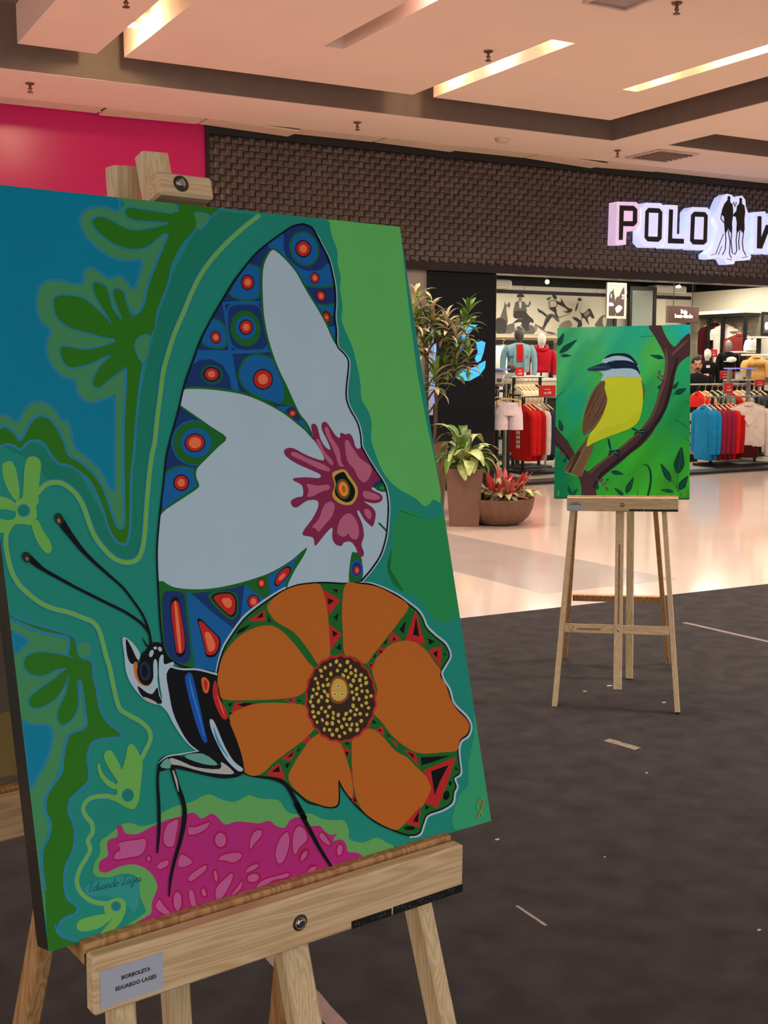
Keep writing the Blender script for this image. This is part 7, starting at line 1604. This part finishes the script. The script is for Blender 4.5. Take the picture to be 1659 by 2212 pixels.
# black tee hung on the wall unit at far left and white lamp box
p = atY(*Mz(150, 930), 16.2); garment('tee_shirt', 'black tee shirt on the wall rail behind the denim mannequin', 'tee shirt', (p.x, 16.2, p.z), R(-50), BLK, width=.45, length=.75, sleeve=.3)
p = atY(*Mz(100, 1185), 16.0)
t = thing('pouf', 'bright white rounded pouf lit beside the black tee', 'pouf', (p.x, 16.0, 0)); m = MB(); m.loft([(0,0,0,.30,.30),(0,0,p.z+.02,.30,.30),(0,0,p.z+.28,.26,.26),(0,0,p.z+.36,.14,.14)], 20, pw=2.6); m.build('cover', WHT, t)
# dark wall frames
for i, (xx, yt, yb) in enumerate([(735, 860, 1220)]):
    p = atY(*Mz(xx, yt), 16.4); t = thing('wall_frame', 'dark framed clothes bay on the back wall right of the red mannequin', 'frame', (p.x, 16.4, 0))
    m = MB(); m.box((-1.5,0,p.z-.06),(.03,.05,p.z)); m.box((-.03,0,0),(.03,.05,p.z-.06)); m.box((-1.5,0,0),(-1.44,.05,p.z-.06)); m.build('bars', METB, t)
    m = MB(); m.box((-1.44,.06,0.05),(-.03,.08,p.z-.07)); m.build('panel', SHOPW, t)
# dark low shelving far back left
p = atY(*Nz(150, 740), 14.9)
t = thing('low_shelf', 'dark low shelf of folded clothes at the back behind the shorts', 'shelf', (p.x + .2, 14.9, 0))
for z_ in (.03, .32, .62, .92):
    m = MB(); m.box((-1.0, 0, z_), (1.0, .4, z_ + .03)); m.build('board', METB, t)
for s in (-1, -.33, .33, 1):
    m = MB(); m.box((s*.98-.015, 0, 0), (s*.98+.015, .4, .95)); m.build('upright', METB, t)
fold_m = MB(); fold_m.bbox((-.15,-.14,0),(.15,.14,.05),.018); fme = fold_m.mesh('folded_shirt', [])
fme.materials.append(None)
def folded(loc, mt, label, group):
    o = link('folded_shirt', fme); o.location = loc; o.material_slots[0].link = 'OBJECT'; o.material_slots[0].material = mt; tag(o, label, 'folded shirt', group)
for j, z_ in enumerate((.35, .65)):
    for i in range(4):
        for k in range(2):
            folded((p.x + .2 - .8 + i * .46, 15.1, z_ + k * .05), [CREAMC, GRY, BLK, WHC][(i + j) % 4], '%s folded shirt %s in %s pile on %s board of dark low shelf' % ([CREAMC, GRY, BLK, WHC][(i + j) % 4].name.split('_')[1], ('bottom', 'top')[k], ('far left', 'left', 'right', 'far right')[i], ('lower', 'upper')[j]), 'folded shirts on the low shelf')

# ------------------------------------------------------------------ right half
YR = 12.5
zr = atY(*Sz(1180, 320), YR).z
a = atY(*Sz(900, 1100), YR); b = atY(*Sz(1560, 1100), YR)
rack('front clothes rack with blue, burgundy and red sweatshirts', (a.x, YR), (b.x, YR), zr)
def top(px, Y): return atY(*Sz(px, 400), Y)
for i, (xx, mt, lab) in enumerate([(860, BLUEC, 'azure blue sweatshirt leftmost on the front rack'), (915, BLUEC, 'azure blue sweatshirt second on the front rack'), (975, BURG, 'burgundy sweatshirt next to the blue ones'), (1030, BURG, 'burgundy sweatshirt with small pale badge, middle of front rack'), (1090, BURG, 'burgundy sweatshirt touching the red ones'), (1145, RED, 'red sweatshirt next to burgundy on front rack'), (1200, RED2, 'darker red sweatshirt next to the white pullover')]):
    p = atY(*Sz(xx + 40, 380), YR)
    g = garment('sweatshirt', lab, 'sweatshirt', (p.x, YR, zr - .125), R(-106), mt, length=.78, width=.50, thick=.11)
    if i == 1: m = MB(); m.box((-.22, -.07, -.42), (.2, -.062, -.405)); m.build('pale_stripe', PINKC, g)
    if i == 3: m = MB(); m.box((-.10, -.07, -.28), (-.03, -.06, -.22)); m.build('badge', PRINTW, g)
p = atY(*Sz(1430, 400), 12.2); g = garment('pullover', 'offwhite pullover facing out at the end of front rack', 'pullover', (p.x, 12.2, p.z + .0), R(-42), WHC, length=.62, width=.52, thick=.14, sleeve=1.05)
m = MB(); m.prism([(-.03,-.12),(.05,-.14),(.06,-.25),(.0,-.32),(-.06,-.22)], (0,-.082,0), (1,0,0), (0,0,1), .012); m.build('print', PRINTW, g)
m = MB(); m.loft([(0,-.01,-.78,.15,.05),(0,-.01,-.6,.17,.06)], 14); o = m.build('inner_hem', MAROON, g)
# back rack: red, camel, green, sage
YQ = 13.7
zq = atY(*Sz(960, 170), YQ).z
a = atY(*Sz(700, 900), YQ); b = atY(*Sz(1660, 900), YQ)
rack('rear clothes rack with red, camel and green hoodies', (a.x, YQ), (b.x, YQ), zq)
for xx, mt, lab in [(800, RED, 'red hoodie on the rear rack beside the bird canvas'), (880, CAMEL, 'camel hoodie between red and green on rear rack'), (960, GRN, 'bottle green hoodie, first of two on rear rack'), (1030, GRN, 'bottle green hoodie, second of two on rear rack'), (1100, TEAL, 'sage grey hoodie behind the red ticket'), (1180, RED2, 'dark red hoodie on the rear rack behind the ticket'), (1260, CAMEL, 'camel hoodie at the middle of the rear rack'), (1320, GRY, 'grey hoodie on rear rack behind the pullover'), (1390, NAVY, 'navy hoodie on rear rack behind the pullover'), (1460, CHAR, 'charcoal trousers bundle on rear rack'), (1530, CHAR, 'charcoal top at the right on rear rack'), (1610, BLK, 'black top at the right end of rear rack')]:
    p = atY(*Sz(xx + 30, 200), YQ); garment('hoodie', lab, 'hoodie', (p.x, YQ, zq - .125), R(-106), mt, length=.8, width=.54, thick=.11)
# white slatted stand low down next to the bird canvas
p = atY(*Sz(760, 760), 13.2)
t = thing('slatted_stand', 'white slatted stand low behind the blue sweatshirts', 'stand', (p.x, 13.2, 0))
for k in range(4): m = MB(); m.box((-.18, 0, .12 + k * .17), (.12, .03, .24 + k * .17)); m.build('slat', WHT, t)
m = MB(); m.box((-.2, .03, 0), (.14, .06, .84)); m.build('frame', METB, t)
# grey pedestal under the pullover
p = atY(*Sz(1250, 1080), 13.0); t = thing('pedestal', 'grey pedestal box on shop floor behind the pullover', 'pedestal', (p.x, 13.0, 0)); m = MB(); m.bbox((-.22,-.2,0.001),(.22,.2,.36),.01); m.build('box', GRY, t)
# acrylic stand with blue edge
p = atY(*Rz(1200, 1190), 12.9); q = atY(*Rz(1430, 1330), 12.9); W = q.x - p.x
t = thing('acrylic_stand', 'blue edged acrylic display stand above the front rack', 'stand', ((p.x + q.x) / 2, 12.9, 0))
m = MB(); m.box((-W/2, -.12, p.z - .02), (W/2, .12, p.z)); m.build('blue_edge', GLB, t)
m = MB(); m.box((-W/2, -.12, q.z - .012), (W/2, .12, q.z)); m.build('shelf', WHT, t)
for s in (-1, 1): m = MB(); m.box((s*W/2*.98-.03, -.02, .02), (s*W/2*.98+.03, .02, p.z - .02)); m.build('post', METG, t)
m = MB(); m.bbox((-W*.1, -.05, q.z), (W*.1, .05, q.z + .12), .01); m.build('cup', WHT, t)
ticket(1090, 1228, 1198, 1330, Rz, 13.2, 'red sale sign in front of the black shirts', stem=.15)
ticket(1142, 1372, 1238, 1495, Rz, 12.6, 'red ticket with white square hanging over the front rack', stem=.15)
ticket(1505, 1330, 1620, 1415, Rz, 13.2, 'red sale sign at right over the rear rack', stem=.15)
ticket(975, 970, 1050, 1060, Rz, 15.0, 'small red sign behind the black shirts', stem=.15)
# mannequins and busts in the middle
def mq_at(x, ytop, ybot, F, Y, *a, **k):
    p = atY(*F(x, ybot), Y); z0 = p.z; z1 = atY(*F(x, ytop), Y).z
    return mannequin(a[0], (p.x, Y, z0), R(k.get('rz', -30)), a[1], a[2], '', None, (z1 - z0) / .83, k.get('hood', False))
g = mq_at(920, 965, 1400, Rz, 14.6, 'pale capped mannequin in black tee with a small white badge beside the man', HW, BLK, rz=-20)
m = MB(); m.box((-.08,-.16,.40),(.0,-.135,.46)); m.build('badge', PRINTW, g)
g = mq_at(1170, 860, 1290, Rz, 14.9, 'grey headed mannequin in black top holding a white cap', HG, BLK, rz=-20)
m = MB(); m.ball((.02,-.15,.38), .13, .06, .07); m.box((-.16,-.22,.33),(.0,-.14,.35)); m.build('white_cap', WHT, g)
p = atY(*Rz(1520, 1050), 13.85); garment('hooded_top', 'tan hooded top displayed facing out under the far right shelf', 'hoodie', p, R(-40), TAN, width=.34, length=.40, thick=.16, sleeve=.62, hanger=False)
p = atY(*Rz(1650, 1070), 13.8); garment('hooded_top', 'grey hooded top beside the tan one, cut by photo edge', 'hoodie', p, R(-40), GRY, width=.36, length=.42, thick=.16, sleeve=.62, hanger=False)
p = atY(*Rz(1500, 1290), 13.87); t = thing('display_rod', 'upright steel rod holding the tan and grey tops at right', 'rod', (p.x, 13.87, 0)); m = MB(); m.tube([(0,0,.001),(0,0,1.42)], .018, 8); m.tube([(-.1,0,1.42),(.75,-.05,1.40)], .014, 6); m.build('rod', METG, t); m = MB(); m.bbox((-.2,-.2,.001),(.2,.2,.03),.005); m.build('base', METB, t)
# stands beneath them
for x, y, Y, F, lab in ((1060, 1360, 14.75, Rz, 'dark display counter under the black dressed mannequins'),):
    p = atY(*F(x, y), Y); t = thing('display_counter', lab, 'counter', (p.x, Y, 0)); m = MB(); m.bbox((-.8 if Y > 14.5 else -.35, -.25, 0.001), (.55, .3, p.z - .09), .01); m.build('body', METB if Y > 14.5 else WHT, t); m = MB(); m.bbox((-.82 if Y > 14.5 else -.37, -.27, p.z - .09), (.57, .32, p.z - .06), .005); m.build('top', WHT if Y < 14.5 else CHAR, t)
# clothes bay on the right wall
XW = 16.2
p0 = atX(*Rz(850, 545), XW); p1_ = atX(*Rz(1560, 520), XW)
zt_ = p1_.z
t = thing('wall_bay', 'black framed clothes bay on the right shop wall with white top strip', 'bay', (XW, (p0.y + p1_.y) / 2, 0)); L = (p0.y - p1_.y)
m = MB(); m.box((-.35, -L/2, zt_ - .08), (.03, L/2, zt_ - .02)); m.build('top_bar', METB, t)
m = MB(); m.box((-.36, -L/2 + .35, zt_ - .02), (.03, L/2, zt_ + .04)); m.build('light_strip', mat('strip_white', (240, 228, 200), .5, emit=(255, 236, 200), es=.5), t)
for k in (-.49, -.12, .12, .49):
    m = MB(); m.box((-.35, L * k - .03, 0), (-.30, L * k + .03, zt_ - .08)); m.build('upright', METB, t)
m = MB(); m.box((.0, -L/2, 0), (.03, L/2, zt_ - .08)); m.build('back_panel', mat('bay_panel', (150, 138, 118), .7), t)
m = MB(); m.tube([(-.18, -L/2, zt_ - .35), (-.18, L/2, zt_ - .35)], .014, 8); m.build('rail', METG, t)
def hang(px, py, lab, mt, **k):
    p = atX(*Rz(px, py), XW - .2); garment(k.pop('name', 'hung_top'), lab, k.pop('cat', 'top'), p, R(-70), mt, **k)
hang(1025, 660, 'dark red top on the right wall bay', MAROON, length=.95, width=.5, sleeve=.5)
hang(1140, 680, 'white dress hanging in the right wall bay', WHC, length=.85, width=.45, sleeve=.2, name='dress', cat='dress')
hang(1320, 790, 'coral red top on the right part of wall bay', cloth('coral', (116, 40, 35)), length=.75, width=.5, sleeve=.6)
# wall shelves at far right
for x0, x1, y, Y, lab in ((1485, 1700, 815, 13.9, 'short white shelf with black framed print at far right'), (1415, 1620, 1025, 14.0, 'lower white shelf above the tan hooded top'), (1265, 1520, 992, 15.0, 'pale shelf with white caps below the coral top')):
    p = atY(*Rz(x0, y), Y); q = atY(*Rz(x1, y), Y); t = thing('display_shelf', lab, 'shelf', ((p.x + q.x) / 2, Y, p.z)); W = q.x - p.x
    m = MB(); m.bbox((-W/2, -.12, -.03), (W/2, .15, .0), .004); m.build('board', WHT, t); m = MB(); m.box((-.03, .05, -p.z), (.03, .1, -.03)); m.build('post', METB, t)
p = atY(*Rz(1625, 780), 13.9); t = thing('framed_print', 'small black framed print standing on the far right shelf', 'frame', (p.x, 13.88, atY(*Rz(1600, 815), 13.9).z + .001))
m = MB(); m.bbox((-.11, 0, 0), (.16, .02, .40), .003); m.build('frame', METB, t); m = MB(); m.box((-.07, -.003, .06), (.12, .0, .35)); m.build('picture', mat('print_dim', (70, 66, 60), .5), t); m = MB(); m.ball((.0, -.004, .17), .045, .004, .07); m.build('white_shape', WHT, t)
zc_ = atY(*Rz(1400, 992), 15.0).z
for x, lab in ((1420, 'white cap left on the pale shelf under the coral top'), (1490, 'white cap right on the pale shelf under the coral top')):
    p = atY(*Rz(x, 950), 15.0); t = thing('cap', lab, 'cap', (p.x, 14.98, zc_)); m = MB(); m.loft([(0,0,0,.09,.09),(0,0,.08,.095,.09),(0,0,.18,.07,.07),(0,0,.22,.02,.02)], 16); m.build('crown', WHT, t); m = MB(); m.loft([(-.06,-.06,.01,.09,.07),(-.06,-.06,.02,.09,.07)], 14); m.build('peak', WHT, t)

# ------------------------------------------------------------------ the man in the shop
SKIN = mat('skin', (176, 122, 92), .6, var=.05); HAIR = mat('dark_hair', (24, 18, 15), .8, var=.3, scale=60, bump=.8, bscale=90)
YP = 14.4
hp = atY(1505.5, 790, YP)
PH = hp.z + .11
ps = thing('person', 'man with dark curly hair and moustache in dark shirt beside the bird canvas', 'person', (hp.x, YP, .001), R(-35))
def skin_body(name, joints, edges, mtl, parent, root=0):
    me = bpy.data.meshes.new(name); me.from_pydata([j[0] for j in joints], edges, [])
    o = bpy.data.objects.new('tmp_body', me); COL.objects.link(o)
    o.modifiers.new('s', 'SKIN'); sv = me.skin_vertices[0].data
    for i, j in enumerate(joints): sv[i].radius = (j[1], j[2] if len(j) > 2 else j[1]); sv[i].use_root = (i == root)
    sd = o.modifiers.new('d', 'SUBSURF'); sd.levels = 2; sd.render_levels = 2
    bpy.context.view_layer.update()
    me2 = bpy.data.meshes.new_from_object(o.evaluated_get(bpy.context.evaluated_depsgraph_get())); bpy.data.objects.remove(o)
    me2.name = name; me2.materials.clear(); me2.materials.append(mtl)
    for p_ in me2.polygons: p_.use_smooth = True
    return link(name, me2, parent)
k = PH / 1.72
J = [((0,0,.92*k),.15,.11), ((0,0,1.10*k),.14,.10), ((0,0,1.30*k),.17,.11), ((0,0,1.44*k),.10,.08), ((0,-.01,1.50*k),.055), ((-.17,0,1.40*k),.065), ((.17,0,1.40*k),.065), ((-.23,.01,1.14*k),.05), ((.23,.01,1.14*k),.05), ((-.24,-.06,.90*k),.036), ((.24,-.06,.90*k),.036), ((-.09,0,.84*k),.10), ((.09,0,.84*k),.10), ((-.10,0,.48*k),.065), ((.10,0,.48*k),.065), ((-.10,.02,.08),.042), ((.10,.02,.08),.042), ((-.11,-.14,.04),.038), ((.11,-.14,.04),.038), ((-.24,-.09,.82*k),.03), ((.24,-.09,.82*k),.03)]
skin_body('body', J, [(0,1),(1,2),(2,3),(3,4),(2,5),(2,6),(5,7),(6,8),(7,9),(8,10),(0,11),(0,12),(11,13),(12,14),(13,15),(14,16),(15,17),(16,18),(9,19),(10,20)], SKIN, ps)
m = MB(); m.loft([(0,0,.86*k,.19,.14),(0,0,1.0*k,.18,.135),(0,0,1.2*k,.205,.145),(0,0,1.36*k,.225,.135),(0,0,1.43*k,.17,.10),(0,0,1.47*k,.07,.07)], 24, pw=2.3); m.build('shirt', BLK, ps)
for s in (-1, 1):
    m = MB(); m.tube([(s*.17,0,1.41*k),(s*.215,0,1.30*k),(s*.235,.01,1.14*k)], [.075,.078,.07], 12); m.build('shirt_sleeve', BLK, ps)
    m = MB(); m.tube([(s*.09,0,.90*k),(s*.10,0,.48*k),(s*.10,.02,.09)], [.115,.085,.07], 12); m.build('trouser_leg', BLK, ps)
    m = MB(); m.loft([(s*.105,-.06,.0,.05,.13),(s*.105,-.06,.05,.05,.125),(s*.105,-.02,.09,.045,.06)], 14); m.build('shoe', BLK, ps)
    for f in range(5):
        fx = s * (.225 + .012 * f) if f < 4 else s * .212
        L_ = (.07, .08, .078, .062, .05)[f]; z_ = .80*k
        m = MB(); m.tube([(fx,-.09 - (.01 if f < 4 else .03),z_),(fx,-.105 - (0 if f < 4 else .03),z_-L_*.5),(fx,-.095 - (0 if f < 4 else .03),z_-L_)], [.0085,.008,.006], 6); m.build('finger' if f < 4 else 'thumb', SKIN, ps)
hz = 1.605 * k
m = MB(); m.loft([(0,-.02,hz-.115,.03,.035),(0,-.025,hz-.10,.05,.06),(0,-.02,hz-.05,.068,.085),(0,-.01,hz,.075,.095),(0,-.005,hz+.05,.075,.097),(0,0,hz+.09,.06,.08),(0,0,hz+.115,.02,.03)], 22)
m.loft([(0,-.115,hz-.035,.014,.012),(0,-.122,hz-.025,.017,.02),(0,-.108,hz+.015,.009,.012)], 10)
for s in (-1, 1): m.ball((s*.077, 0, hz - .01), .012, .022, .034, 8, 6)
m.build('head', SKIN, ps)
m = MB()
rnd = random.Random(9)
for i in range(60):
    a = rnd.uniform(0, 6.28); e = rnd.uniform(.1, 1.5)
    x, y, z_ = .078 * math.cos(a) * math.cos(e), .10 * math.sin(a) * math.cos(e), .10 * math.sin(e)
    if y < -.06 and z_ < .06: continue
    m.ball((x, y, hz + .03 + z_), .022, .022, .022, 7, 5)
m.build('hair', HAIR, ps)
m = MB(); m.tube(smooth([(-.036,-.098,hz-.062),(-.018,-.112,hz-.05),(0,-.114,hz-.048),(.018,-.112,hz-.05),(.036,-.098,hz-.062)], False, 2), .009, 6); m.build('moustache', HAIR, ps)
m = MB(); m.tube([(-.022,-.104,hz-.068),(0,-.109,hz-.069),(.022,-.104,hz-.068)], .005, 5); m.build('mouth', mat('lips', (140, 72, 64), .5), ps)
for s in (-1, 1):
    m = MB(); m.ball((s*.03,-.095,hz+.002), .011, .007, .006, 8, 6); m.build('eye', mat('eye_white', (150, 136, 124), .3), ps)
    m = MB(); m.ball((s*.03,-.104,hz+.002), .005, .003, .005, 6, 5); m.build('pupil', HAIR, ps)
    m = MB(); m.tube([(s*.014,-.104,hz+.022),(s*.032,-.103,hz+.027),(s*.05,-.092,hz+.02)], .005, 5); m.build('eyebrow', HAIR, ps)
